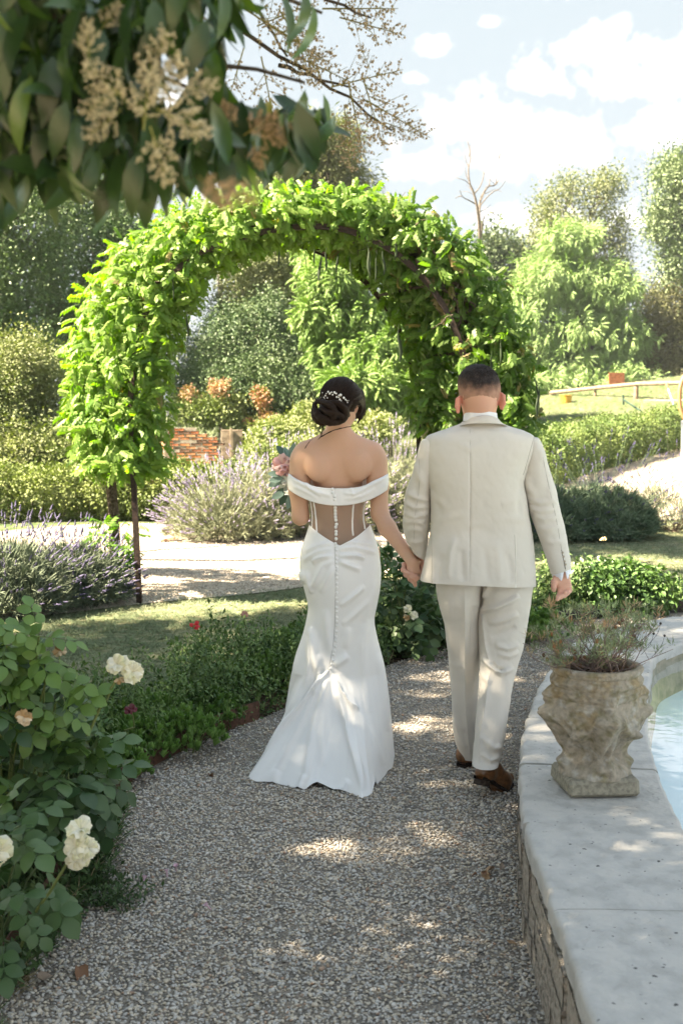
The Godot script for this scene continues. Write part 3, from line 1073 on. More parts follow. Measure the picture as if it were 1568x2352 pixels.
# ---------------------------------------------------------------- wisteria arch
func build_arch() -> void:
	var steel := surf("rusted steel post", Color.WHITE, 0.7, 0.4)
	steel.albedo_texture = noise_tex(0.04, 81, [[0.3, lin(0.022, 0.014, 0.011)], [0.7, lin(0.05, 0.03, 0.022)]], 256, 4)
	triplanar(steel, 3.0)
	var fr := thing("garden_arch", "dark rusted steel arch frame that carries the wisteria over the path", "arch")
	var line := [Vector2(321, 1390), Vector2(307, 1100), Vector2(300, 960), Vector2(312, 800), Vector2(352, 690), Vector2(430, 600), Vector2(545, 548), Vector2(680, 522), Vector2(800, 530), Vector2(920, 590), Vector2(1010, 690), Vector2(1062, 810), Vector2(1084, 960), Vector2(1092, 1390)]
	for side in 2:
		var d: float = [9.74, 10.7][side]
		var px := curve(line, 78)
		var post_l := MB.new()
		var post_r := MB.new()
		var bow := MB.new()
		var k := 0.022
		var pts := []
		for p in px:
			var w := at(p.x, p.y, 9.74)
			pts.append(Vector3(w.x - 0.38 * side, w.y, -d))
		pts[0].y = -0.02
		pts[-1].y = -0.02
		for part in [[post_l, 0, 16, "post"], [bow, 16, 62, "arch_bar"], [post_r, 62, 78, "post"]]:
			var m: MB = part[0]
			var rows := []
			for i in range(part[1], part[2] + 1):
				var t: Vector3 = (pts[mini(i + 1, 78)] - pts[maxi(i - 1, 0)]).normalized()
				var u := t.cross(Vector3(0, 0, 1)).normalized() * k
				var z := Vector3(0, 0, k)
				rows.append([pts[i] + u + z, pts[i] + u - z, pts[i] - u - z, pts[i] - u + z])
			m.grid(rows, true)
			obj(part[3], m.mesh(true), steel, fr)
	for f in [10, 18, 26, 34, 42, 50, 58, 66]:
		var p: Vector2 = curve(line, 78)[f]
		var w := at(p.x, p.y, 9.74)
		var m := MB.new()
		m.tube([w + Vector3(0, 0, -0.0), Vector3(w.x - 0.38, w.y, -10.7)], [0.014, 0.014], 6)
		obj("cross_bar", m.mesh(), steel, fr)
	# the vine: centre line of its foliage and half width, in the picture plane at 10.1 m
	var c := [Vector3(285, 1075, 85), Vector3(282, 960, 118), Vector3(285, 830, 124), Vector3(318, 690, 118), Vector3(400, 590, 98), Vector3(520, 525, 76), Vector3(650, 497, 54), Vector3(780, 497, 56), Vector3(895, 530, 78), Vector3(990, 610, 96), Vector3(1062, 720, 118), Vector3(1095, 840, 132), Vector3(1105, 950, 125), Vector3(1110, 1010, 100)]
	var v := thing("wisteria_vine", "lush green wisteria grown all over the steel arch with hanging pods", "vine")
	var wood := bark("vine bark", Color(0.055, 0.042, 0.033), Color(0.16, 0.13, 0.105), 4.0)
	var leaf_kinds := []
	for k in 4:
		leaf_kinds.append(pinnate(4, 0.135, 0.060, 0.031, 0.35 + 0.25 * k, 1).mesh())
	var mat := tinted("wisteria leaf", 0.5, 0.45, Color(0.88, 1.0, 0.22))
	var solid := []
	for q in 10:
		var mm := surf("wisteria leaf tone %d" % q, [lin(0.12, 0.24, 0.034), lin(0.14, 0.26, 0.04), lin(0.17, 0.29, 0.045), lin(0.10, 0.195, 0.034), lin(0.19, 0.30, 0.05), lin(0.14, 0.23, 0.044), lin(0.09, 0.17, 0.034), lin(0.12, 0.20, 0.038), lin(0.34, 0.27, 0.14), lin(0.08, 0.16, 0.034)][q], 0.5, 0.45)
		mm.vertex_color_use_as_albedo = true
		mm.backlight_enabled = true
		mm.backlight = Color(0.88, 1.0, 0.22)
		solid.append(mm)
	var heap := [[], [], [], []]
	var cols := [[], [], [], []]
	var singles := 0
	var lush := noise(1.1, 19, 3)
	for i in 12500:
		var t := rng.randf() * (c.size() - 1)
		var p: Vector3 = catmull(c, t)
		var q: Vector3 = catmull(c, minf(t + 0.02, c.size() - 1.0))
		var o: Vector3 = catmull(c, maxf(t - 0.02, 0))
		var tan2 := Vector2(q.x - o.x, q.y - o.y).normalized()
		var out2 := Vector2(tan2.y, -tan2.x) # away from the middle of the arch, y down
		var phi := rr(0, TAU)
		var f := lerpf(0.35, 1.0, pow(rng.randf(), 0.6))
		var a := cos(phi) * f
		var b := sin(phi) * f
		var bump := 0.97 + 0.17 * lush.get_noise_3d(p.x * 0.012, p.y * 0.012, phi)
		var w := at(p.x + out2.x * a * p.z * bump, p.y + out2.y * a * p.z * bump, 10.1) + Vector3(0.19 * b - 0.05, 0, b * 0.58 * bump - 0.08)
		var dir := Vector3(out2.x * a, -out2.y * a, b * 0.9)
		if dir.y < 0.25 and a < 0.1 and rng.randf() < 0.25:
			continue
		if t > 7.0 and rng.randf() < 0.10 + 0.1 * smoothstep(7.0, 11.0, t):
			continue
		var outward := dir.normalized()
		dir = (outward * 0.40 + rand_dir() * 0.85 + Vector3(0, -0.42, 0.0)).normalized()
		var x := Transform3D(face(dir, (outward + Vector3(0, 0.45, 0.15) + rand_dir() * 0.55).normalized()).scaled(Vector3.ONE * rr(0.7, 1.15)), w)
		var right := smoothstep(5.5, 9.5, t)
		if b > 0.45 and f > 0.8 and singles < 300 and rng.randf() < 0.45:
			singles += 1
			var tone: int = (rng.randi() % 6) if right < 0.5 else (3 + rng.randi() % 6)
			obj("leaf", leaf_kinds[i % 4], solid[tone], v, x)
			continue
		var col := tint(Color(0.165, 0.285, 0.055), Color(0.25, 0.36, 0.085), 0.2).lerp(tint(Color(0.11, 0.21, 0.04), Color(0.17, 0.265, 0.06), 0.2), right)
		if rng.randf() < 0.012 + 0.03 * right:
			col = tint(Color(0.32, 0.25, 0.13), Color(0.24, 0.20, 0.08))
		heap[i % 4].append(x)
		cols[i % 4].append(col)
	for k in 4:
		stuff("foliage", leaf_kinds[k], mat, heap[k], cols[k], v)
	# trunk at the left back post, stems along the inside of the bow
	var tr := MB.new()
	var tp := []
	var tr_r := []
	for p in [[262, 1375], [264, 1280], [262, 1190], [258, 1120], [262, 1080], [285, 990], [300, 900], [310, 800]]:
		tp.append(at(p[0], p[1], 10.35) + Vector3(rr(-0.01, 0.01), 0, 0))
		tr_r.append(lerpf(0.055, 0.035, tp.size() / 8.0))
	tr.tube(tp, tr_r, 8)
	obj("trunk", tr.mesh(), wood, v)
	tr = MB.new()
	tr.tube([at(1150, 1330, 10.2), at(1152, 1150, 10.2), at(1145, 1000, 10.15), at(1138, 900, 10.1), at(1120, 800, 10.1)], [0.06, 0.055, 0.05, 0.045, 0.04], 8)
	obj("trunk", tr.mesh(), wood, v)
	var stems := MB.new()
	for k in 15:
		var t0 := rr(7.2, 10.0) if k < 10 else rr(2.5, 5.0)
		var t1 := t0 + rr(1.6, 3.2)
		var off := rr(-0.55, 0.05)
		var dz := rr(0.0, 0.34)
		var pts := []
		var rad := []
		for j in 12:
			var t := minf(lerpf(t0, t1, j / 11.0), 12.6)
			var p: Vector3 = catmull(c, t)
			var q: Vector3 = catmull(c, t + 0.05)
			var tan2 := Vector2(q.x - p.x, q.y - p.y).normalized()
			var o2 := Vector2(tan2.y, -tan2.x) * (off + 0.16 * sin(j * 0.9 + k * 2.0)) * p.z
			pts.append(at(p.x + o2.x, p.y + o2.y, 10.1) + Vector3(0, 0, dz + 0.07 * sin(j * 1.3 + k)))
			rad.append(lerpf(0.020, 0.009, j / 11.0) * (1.3 if k < 4 else 0.8))
		var one := MB.new()
		one.tube(pts, rad, 6)
		obj("stem", one.mesh(), wood, v)
	for k in 60: # bare side twigs
		var t := rr(6.5, 12.0)
		var p: Vector3 = catmull(c, t)
		var a := at(p.x + rr(-60, 40), p.y + rr(-20, 60), 10.1) + Vector3(0, 0, rr(0.1, 0.4))
		branchy(stems, a, a + Vector3(rr(-0.25, 0.25), rr(-0.2, 0.25), rr(0, 0.15)), 0.005, 0.002, 0.2, 4, 4)
	obj("twigs", stems.mesh(), wood, v).set_meta("kind", "stuff")
	# hanging pods
	var pod := MB.new()
	var pp := []
	var pr := []
	for j in 8:
		pp.append(Vector3(0.006 * sin(j * 0.9), -0.17 * j / 7.0, 0))
		pr.append([0.001, 0.0012, 0.005, 0.0075, 0.0085, 0.009, 0.007, 0.002][j])
	pod.tube(pp, pr, 6)
	for i in pod.v.size():
		pod.v[i].z *= 0.5
	var podm := pod.mesh()
	var pod_mat := surf("pod", lin(0.022, 0.036, 0.014), 0.6, 0.4)
	for p in [[736, 600, 1.2], [750, 595, 0.9], [640, 590, 0.8], [775, 600, 0.9], [865, 600, 1.2], [880, 590, 1.1], [912, 555, 1.1], [852, 615, 0.8], [842, 585, 1.2], [800, 605, 0.9], [700, 598, 0.7], [916, 770, 1.4], [1130, 830, 1.3], [1236, 905, 1.3], [1228, 880, 1.3], [1150, 800, 1.0], [430, 740, 1.0], [396, 640, 1.2], [720, 590, 0.7]]:
		obj("seed_pod", podm, pod_mat, v, Transform3D(Basis.from_euler(Vector3(rr(-0.12, 0.12), rr(0, TAU), rr(-0.12, 0.12))).scaled(Vector3.ONE * p[2] * 1.25), at(p[0], p[1] - 26, 9.62)))
	# a young shoot at the foot of the left posts
	var y := thing("wisteria_shoot", "bright green wisteria shoots at the foot of the left arch posts", "vine")
	var xs := []
	var cs := []
	var sh := MB.new()
	for k in 9:
		var foot_p := level(262 + rr(-18, 30), 1370)
		var top := at(rr(195, 330), rr(1180, 1290), 9.9 + rr(-0.2, 0.2))
		sh = MB.new()
		branchy(sh, foot_p, top, 0.006, 0.002, 0.08, 6, 4)
		obj("stem", sh.mesh(), wood, y)
		for j in 11:
			var p := foot_p.lerp(top, rr(0.35, 1.03))
			xs.append(Transform3D(face((rand_dir() * Vector3(1, 0.4, 1) + Vector3(0, 0.1, 0.3)).normalized()).scaled(Vector3.ONE * rr(0.75, 1.1)), p))
			cs.append(tint(Color(0.11, 0.23, 0.04), Color(0.18, 0.30, 0.07)))
	stuff("foliage", leaf_kinds[0], mat, xs, cs, y)

# ---------------------------------------------------------------- beyond the lawn: lavender, hedges, ruin, fence
func lavender(label: String, at_: Vector3, radius: float, height: float, leaves: int, spikes: int, leaf_a: Color, leaf_b: Color, fl_a: Color, fl_b: Color, group: String, reach := 1.25, tilt := Vector3.ZERO) -> void:
	var t := thing("lavender_bush", label, "lavender", at_, 0.0, group)
	if not mats.has("lav_tuft"):
		mats["lav_tuft"] = true
	var tuft := MB.new()
	for i in 12:
		var d := (rand_dir() * Vector3(0.7, 0.5, 0.7) + Vector3(0, 0.7, 0)).normalized()
		tuft.col = grey(rr(0.8, 1.2))
		tuft.leaf(Transform3D(face(d), rand_dir() * 0.02), rr(0.06, 0.11), 0.007, rr(-0.4, 0.6), 0.2, 1)
	var mat := tinted("lavender leaf", 0.75, 0.3, Color(0.2, 0.22, 0.16))
	var xs := []
	var cs := []
	var ns := noise(3.0, rng.randi() % 999, 2)
	for i in leaves:
		var d := rand_dir()
		d.y = absf(d.y)
		var f := lerpf(0.25, 1.0, sqrt(rng.randf()))
		var p := d * Vector3(radius, height * 0.72, radius) * f + Vector3(0, 0.06, 0)
		var dir := (d + Vector3(0, 0.55, 0) + tilt * 0.5 + rand_dir() * 0.3).normalized()
		xs.append(Transform3D(face(dir).rotated(dir, rr(0, 6)).scaled(Vector3.ONE * rr(0.8, 1.5)), p))
		xs[-1].basis = Basis(xs[-1].basis.x, xs[-1].basis.z, -xs[-1].basis.y)
		cs.append(leaf_a.lerp(leaf_b, clampf(0.5 + ns.get_noise_3dv(p) + rr(-0.3, 0.3), 0, 1)))
	stuff("foliage", tuft.mesh(), mat, xs, cs, t)
	# flower spikes: stem and flower head are two meshes on the same places
	var stem := MB.new()
	stem.tube([Vector3(0, 0.3, 0), Vector3(0.01, 0.62, 0.0), Vector3(0.0, 0.93, 0.015)], [0.002, 0.0018, 0.0015], 3, false)
	var head := MB.new()
	for j in 6:
		head.col = grey(rr(0.8, 1.2))
		head.blob(Transform3D(Basis.from_scale(Vector3(0.0085, 0.0085, 0.0085) * [1.1, 1.25, 1.3, 1.15, 1.0, 0.7][j]), Vector3(rr(-0.003, 0.003), 0.90 + j * 0.0145 + (-0.03 if j == 0 else 0.0), 0.015)), 3, 5)
	xs = []
	cs = []
	var c2 := []
	for i in spikes:
		var d := (rand_dir() * Vector3(1, 0.8, 1) + Vector3(0, 0.25, 0)).normalized()
		d.y = absf(d.y) + 0.12
		d = (d + tilt).normalized()
		var l := Vector3(d.x * radius, d.y * height, d.z * radius).length() * reach * rr(0.8, 1.12)
		var b := face(d).rotated(d, rr(0, 6))
		b = Basis(b.x, b.z, -b.y).scaled(Vector3.ONE * maxf(l, 0.3))
		# keep the flower head at its true size by shifting a fixed-size spike outwards
		var s := 0.75
		var bs := Basis(b.x.normalized(), b.y.normalized(), b.z.normalized()) * s
		var o := d * maxf(l - s, -0.15) + Vector3(rr(-0.05, 0.05), 0.05, rr(-0.05, 0.05))
		xs.append(Transform3D(bs, o))
		cs.append(fl_a.lerp(fl_b, rng.randf()))
		c2.append(leaf_b.lerp(leaf_a, rng.randf()))
	stuff("flower_stems", stem.mesh(), mat, xs, c2, t)
	stuff("flower_heads", head.mesh(), tinted("lavender flower", 0.8, 0.2, Color(0.15, 0.15, 0.2)), xs, cs, t)

func hedge(label: String, pts: Array, h: float, w: float, count: int, m: Mesh, ca: Color, cb: Color, size := 1.0) -> void:
	var t := thing("hedge", label, "hedge")
	var blobs := []
	var line := curve(pts, 22)
	for p in line:
		blobs.append([on_land(p.x + rr(-0.1, 0.1), -p.y, h * 0.5), Vector3(w * rr(0.85, 1.1), h * 0.56 * rr(0.9, 1.1), w * rr(0.85, 1.1))])
	foliage("foliage", blobs, count, m, tinted("soft leaf", 0.6, 0.4), ca, cb, t, size, 0.6, 0.0, 1.4, -0.2)
	var st := MB.new()
	for p in line:
		for k in 3:
			var a := on_land(p.x + rr(-0.2, 0.2), -p.y + rr(-0.1, 0.1))
			branchy(st, a, a + Vector3(rr(-0.2, 0.2), h * 0.7, rr(-0.2, 0.2)), 0.012, 0.004, 0.1, 3, 4)
	obj("stems", st.mesh(), bark("brown bark", Color(0.05, 0.04, 0.03), Color(0.13, 0.105, 0.08)), t).set_meta("kind", "stuff")

func build_far_garden() -> void:
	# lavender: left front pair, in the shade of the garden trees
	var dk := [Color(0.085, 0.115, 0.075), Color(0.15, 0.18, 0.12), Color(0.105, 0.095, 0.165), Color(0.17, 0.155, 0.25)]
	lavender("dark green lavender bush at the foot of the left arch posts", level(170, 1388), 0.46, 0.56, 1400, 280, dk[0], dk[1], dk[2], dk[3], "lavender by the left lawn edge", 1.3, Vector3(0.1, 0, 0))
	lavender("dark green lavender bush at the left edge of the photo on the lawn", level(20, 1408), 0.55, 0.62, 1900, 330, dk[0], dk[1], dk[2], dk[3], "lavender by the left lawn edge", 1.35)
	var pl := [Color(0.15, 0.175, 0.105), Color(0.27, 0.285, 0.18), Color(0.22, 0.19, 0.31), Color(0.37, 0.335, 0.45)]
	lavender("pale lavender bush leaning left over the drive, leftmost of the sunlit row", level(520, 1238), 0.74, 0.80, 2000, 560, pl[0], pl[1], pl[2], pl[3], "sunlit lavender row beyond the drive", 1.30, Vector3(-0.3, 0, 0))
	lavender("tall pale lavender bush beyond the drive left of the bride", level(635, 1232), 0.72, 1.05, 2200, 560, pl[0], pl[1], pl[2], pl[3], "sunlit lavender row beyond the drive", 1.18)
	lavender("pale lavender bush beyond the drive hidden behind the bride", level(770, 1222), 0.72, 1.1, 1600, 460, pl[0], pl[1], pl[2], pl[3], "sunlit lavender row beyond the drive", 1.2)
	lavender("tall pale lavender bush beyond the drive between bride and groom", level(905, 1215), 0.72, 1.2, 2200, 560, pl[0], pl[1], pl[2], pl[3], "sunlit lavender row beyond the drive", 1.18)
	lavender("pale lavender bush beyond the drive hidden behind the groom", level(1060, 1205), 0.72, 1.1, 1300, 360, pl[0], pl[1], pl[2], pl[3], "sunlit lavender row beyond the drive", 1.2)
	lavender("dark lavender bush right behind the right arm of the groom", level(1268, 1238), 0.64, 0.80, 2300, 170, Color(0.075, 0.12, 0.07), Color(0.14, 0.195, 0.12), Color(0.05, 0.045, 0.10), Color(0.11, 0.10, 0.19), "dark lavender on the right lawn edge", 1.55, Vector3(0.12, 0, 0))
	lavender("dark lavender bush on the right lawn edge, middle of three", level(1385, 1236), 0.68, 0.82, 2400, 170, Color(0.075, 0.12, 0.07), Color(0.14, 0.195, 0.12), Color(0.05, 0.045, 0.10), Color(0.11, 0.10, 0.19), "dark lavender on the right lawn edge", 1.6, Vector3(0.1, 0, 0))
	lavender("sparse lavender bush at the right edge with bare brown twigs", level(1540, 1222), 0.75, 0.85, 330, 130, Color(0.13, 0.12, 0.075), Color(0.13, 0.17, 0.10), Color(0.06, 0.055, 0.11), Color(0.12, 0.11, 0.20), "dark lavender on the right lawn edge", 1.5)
	var bare := MB.new()
	for k in 60:
		var d := (rand_dir() * Vector3(1, 0.5, 0.7) + Vector3(0, 0.6, 0)).normalized()
		branchy(bare, Vector3(rr(-0.1, 0.1), 0, rr(-0.1, 0.1)), Vector3(d.x, absf(d.y), d.z) * rr(0.5, 0.85), 0.007, 0.002, 0.14, 5, 4)
	obj("bare_twigs", bare.mesh(), bark("brown bark", Color(0.05, 0.04, 0.03), Color(0.13, 0.105, 0.08)), get_child(get_child_count() - 1)).set_meta("kind", "stuff")
	# hedges
	var hl := clump(11, 0.11, 0.055, 0.030)
	hedge("low clipped yellow green hedge behind the left lavender along the drive", [Vector2(-7.0, 16.2), Vector2(-4.6, 17.3), Vector2(-3.1, 17.5), Vector2(-2.2, 17.3), Vector2(-1.2, 17.6)], 0.74, 0.42, 5200, hl, Color(0.10, 0.15, 0.033), Color(0.21, 0.25, 0.075))
	hedge("leafy green hedge beyond the drive at the right below the fence", [Vector2(3.9, 23.6), Vector2(5.0, 26.0), Vector2(6.6, 28.6), Vector2(8.6, 31.0), Vector2(10, 32.5)], 1.0, 0.62, 5600, hl, Color(0.075, 0.13, 0.03), Color(0.165, 0.215, 0.06), 1.25)
	var wild := thing("wild_shrub", "pale wild shrubs between the left hedge and the tall shrub tree", "shrub")
	foliage("foliage", [blob_at(20, 1080, 18.6, 90, 70), blob_at(120, 1070, 18.8, 80, 60), blob_at(-60, 1060, 18.5, 80, 70), blob_at(190, 1010, 19.5, 60, 60), blob_at(240, 1050, 19.5, 60, 60)], 2300, hl, tinted("soft leaf", 0.6, 0.4), Color(0.13, 0.18, 0.05), Color(0.27, 0.29, 0.12), wild, 1.0, 0.4)
	# ruin of brick
	var ruin := thing("brick_ruin", "broken orange brick wall corner seen under the left half of the arch", "wall")
	var mortar := surf("lime mortar", Color.WHITE, 0.95, 0.2)
	mortar.albedo_texture = noise_tex(0.03, 91, [[0.3, lin(0.30, 0.25, 0.20)], [0.7, lin(0.42, 0.37, 0.31)]], 256, 4)
	triplanar(mortar, 1.5)
	var bm := []
	for k in 8:
		var m := surf("brick tone %d" % k, Color.WHITE, 0.9, 0.2)
		m.albedo_texture = noise_tex(0.04, 92, [[0.2, grey(0.7)], [0.6, grey(1)]], 256, 5) if k == 0 else mats["brick tone 0"].albedo_texture
		m.albedo_color = [lin(0.40, 0.165, 0.075), lin(0.46, 0.20, 0.09), lin(0.36, 0.13, 0.06), lin(0.50, 0.25, 0.13), lin(0.30, 0.12, 0.065), lin(0.44, 0.18, 0.08), lin(0.17, 0.10, 0.07), lin(0.48, 0.22, 0.11)][k]
		triplanar(m, 2.5)
		bm.append(m)
	var bshape := []
	for k in 4:
		var m := MB.new()
		m.box(Transform3D(), Vector3(1, 1, 1), 0.06, 0.03, rng)
		bshape.append(m.mesh())
	var corner := Vector2(-3.456, 24.0)
	for wall in 2:
		var dir: Vector2 = [Vector2(1, 0.03), Vector2(-0.62, 1.0)][wall].normalized()
		var nrm: Vector2 = [Vector2(0, -1), Vector2(-1.0, -0.62)][wall].normalized()
		var core := MB.new()
		var length: float = [1.22, 1.5][wall]
		for row in 20:
			var y := 0.06 * row
			# how far this course reaches: the right end is broken off in steps
			var reach: float = length
			if wall == 0:
				reach = [1.22, 1.2, 1.25, 1.2, 1.24, 1.2, 1.16, 1.22, 1.10, 1.12, 1.0, 1.02, 0.96, 0.98, 1.14, 1.0, 0.98, 0.78, 0.62, 0.6][row]
			elif row > 16:
				continue
			var s := 0.0 if row % 2 == 0 else -0.11
			while s < reach:
				var l := 0.225
				var a := maxf(s, 0.0)
				var b := minf(s + l, reach)
				s += l
				if b - a < 0.05:
					continue
				var mid := corner + dir * (a + b) * 0.5 + nrm * (0.05 + rr(-0.006, 0.006))
				var x := Transform3D(Basis(Vector3(dir.x, 0, -dir.y) * (b - a - 0.012), Vector3(0, 0.05, 0), Vector3(nrm.x, 0, -nrm.y) * 0.11), on_land(mid.x, -mid.y, y + 0.02))
				var tone: int = rng.randi() % 8
				if row > 17:
					tone = 6 if rng.randf() < 0.7 else 2
				obj("brick", bshape[rng.randi() % 4], bm[tone], ruin, x)
			var q := corner + dir * (reach * 0.5 - 0.02) + nrm * 0.046
			core.box(Transform3D(Basis(Vector3(dir.x, 0, -dir.y), Vector3.UP, Vector3(nrm.x, 0, -nrm.y)), on_land(q.x, -q.y, y + 0.02)), Vector3(reach - 0.03, 0.062, 0.11))
		obj("mortar_core", core.mesh(true), mortar, ruin)
	# old board behind the ruin
	var board := MB.new()
	var bx := Transform3D(Basis.from_euler(Vector3(-0.08, 0.1, 0.0)), at(533, 1022, 24.6))
	board.box(bx, Vector3(0.44, 0.62, 0.05), 0.01)
	board.box(bx.translated_local(Vector3(-0.02, -0.02, 0.06)), Vector3(0.04, 0.72, 0.05), 0.006)
	var wood := surf("weathered wood", Color.WHITE, 0.9, 0.2)
	wood.albedo_texture = noise_tex(0.03, 95, [[0.3, lin(0.16, 0.125, 0.09)], [0.7, lin(0.30, 0.245, 0.18)]], 256, 5)
	triplanar(wood, 1.0)
	tag(obj("wooden_board", board.mesh(true), wood), "weathered beige board with a batten standing right of the brick ruin", "board")
	# red tipped shrub and its companions
	var red := thing("photinia_shrub", "tall shrub with orange red leaf tips on bare stems behind the ruin", "shrub")
	var oval := clump(11, 0.15, 0.085, 0.035)
	var softm := tinted("soft leaf", 0.6, 0.4)
	foliage("foliage", [blob_at(470, 945, 26, 55, 30), blob_at(520, 940, 26, 40, 40), blob_at(430, 935, 26.2, 40, 30), blob_at(590, 985, 26, 40, 25), blob_at(505, 905, 26, 20, 24), blob_at(596, 915, 26, 18, 20)], 1050, oval, softm, Color(0.13, 0.19, 0.05), Color(0.27, 0.31, 0.12), red, 1.0, 0.35)
	foliage("red_tips", [blob_at(502, 893, 25.8, 24, 20), blob_at(598, 908, 25.8, 21, 18), blob_at(606, 930, 25.8, 14, 10), blob_at(618, 968, 25.8, 26, 20), blob_at(432, 905, 25.8, 18, 12), blob_at(570, 975, 25.8, 12, 8), blob_at(545, 1005, 25.8, 10, 8)], 210, oval, softm, Color(0.46, 0.20, 0.12), Color(0.50, 0.33, 0.20), red, 0.75, 0.3)
	var st := MB.new()
	for l in [[500, 1010, 503, 900], [585, 1000, 600, 915], [575, 1000, 622, 960], [590, 1010, 640, 975], [470, 1010, 470, 950], [450, 1000, 430, 930], [495, 1010, 520, 940]]:
		st = MB.new()
		branchy(st, at(l[0], l[1] + 90, 26), at(l[2], l[3], 26), 0.022, 0.010, 0.05, 6, 5)
		obj("stem", st.mesh(), bark("pale bark", Color(0.20, 0.18, 0.15), Color(0.36, 0.33, 0.28)), red)
	var sb := thing("wild_shrub", "pale leafy shrubs in the sun left of the bride's head", "shrub")
	foliage("foliage", [blob_at(640, 1010, 21, 70, 45), blob_at(710, 980, 22, 50, 50), blob_at(600, 1045, 20.5, 50, 22), blob_at(690, 1040, 20, 60, 30), blob_at(860, 985, 22, 60, 30)], 2200, hl, softm, Color(0.15, 0.20, 0.06), Color(0.30, 0.32, 0.14), sb, 1.15, 0.4)
	# dry meadow grass
	var blade := MB.new()
	for i in 9:
		var d := Vector3(rr(-0.5, 0.5), 1, rr(-0.5, 0.5)).normalized()
		blade.leaf(Transform3D(face(d, Vector3(rr(-1, 1), 0.2, rr(-1, 1))), Vector3(rr(-0.12, 0.12), 0, rr(-0.12, 0.12))), rr(0.35, 0.75), 0.012, rr(0.3, 0.9), 0.2, 1)
	var xs := []
	var cs := []
	var pn := noise(0.35, 5, 2)
	for i in 14000:
		var d := rr(19.0, 46.0)
		var x := rr(-0.33, 0.33) * d
		if x < polyline_d_inv(d):
			if rng.randf() < 0.6:
				continue
		if d < polyline_d(DRIVE_FAR, x) + 0.4:
			continue
		var v := pn.get_noise_2d(x, d)
		xs.append(Transform3D(Basis(Vector3.UP, rr(0, TAU)).scaled(Vector3.ONE * rr(0.5, 1.0) * (0.42 if d > 36 else (0.7 if d > 28 else 0.6))), on_land(x, -d)))
		cs.append(tint(Color(0.26, 0.235, 0.165), Color(0.34, 0.315, 0.24)).lerp(tint(Color(0.055, 0.10, 0.036), Color(0.095, 0.14, 0.055)), clampf(0.62 + v * 1.4 + rr(-0.3, 0.3), 0, 1)))
	stuff("meadow_grass", blade.mesh(), tinted("dry grass", 0.8, 0.2, Color(0.4, 0.38, 0.2)), xs, cs)
	build_fence(wood)

func polyline_d_inv(_d: float) -> float:
	return 0.4

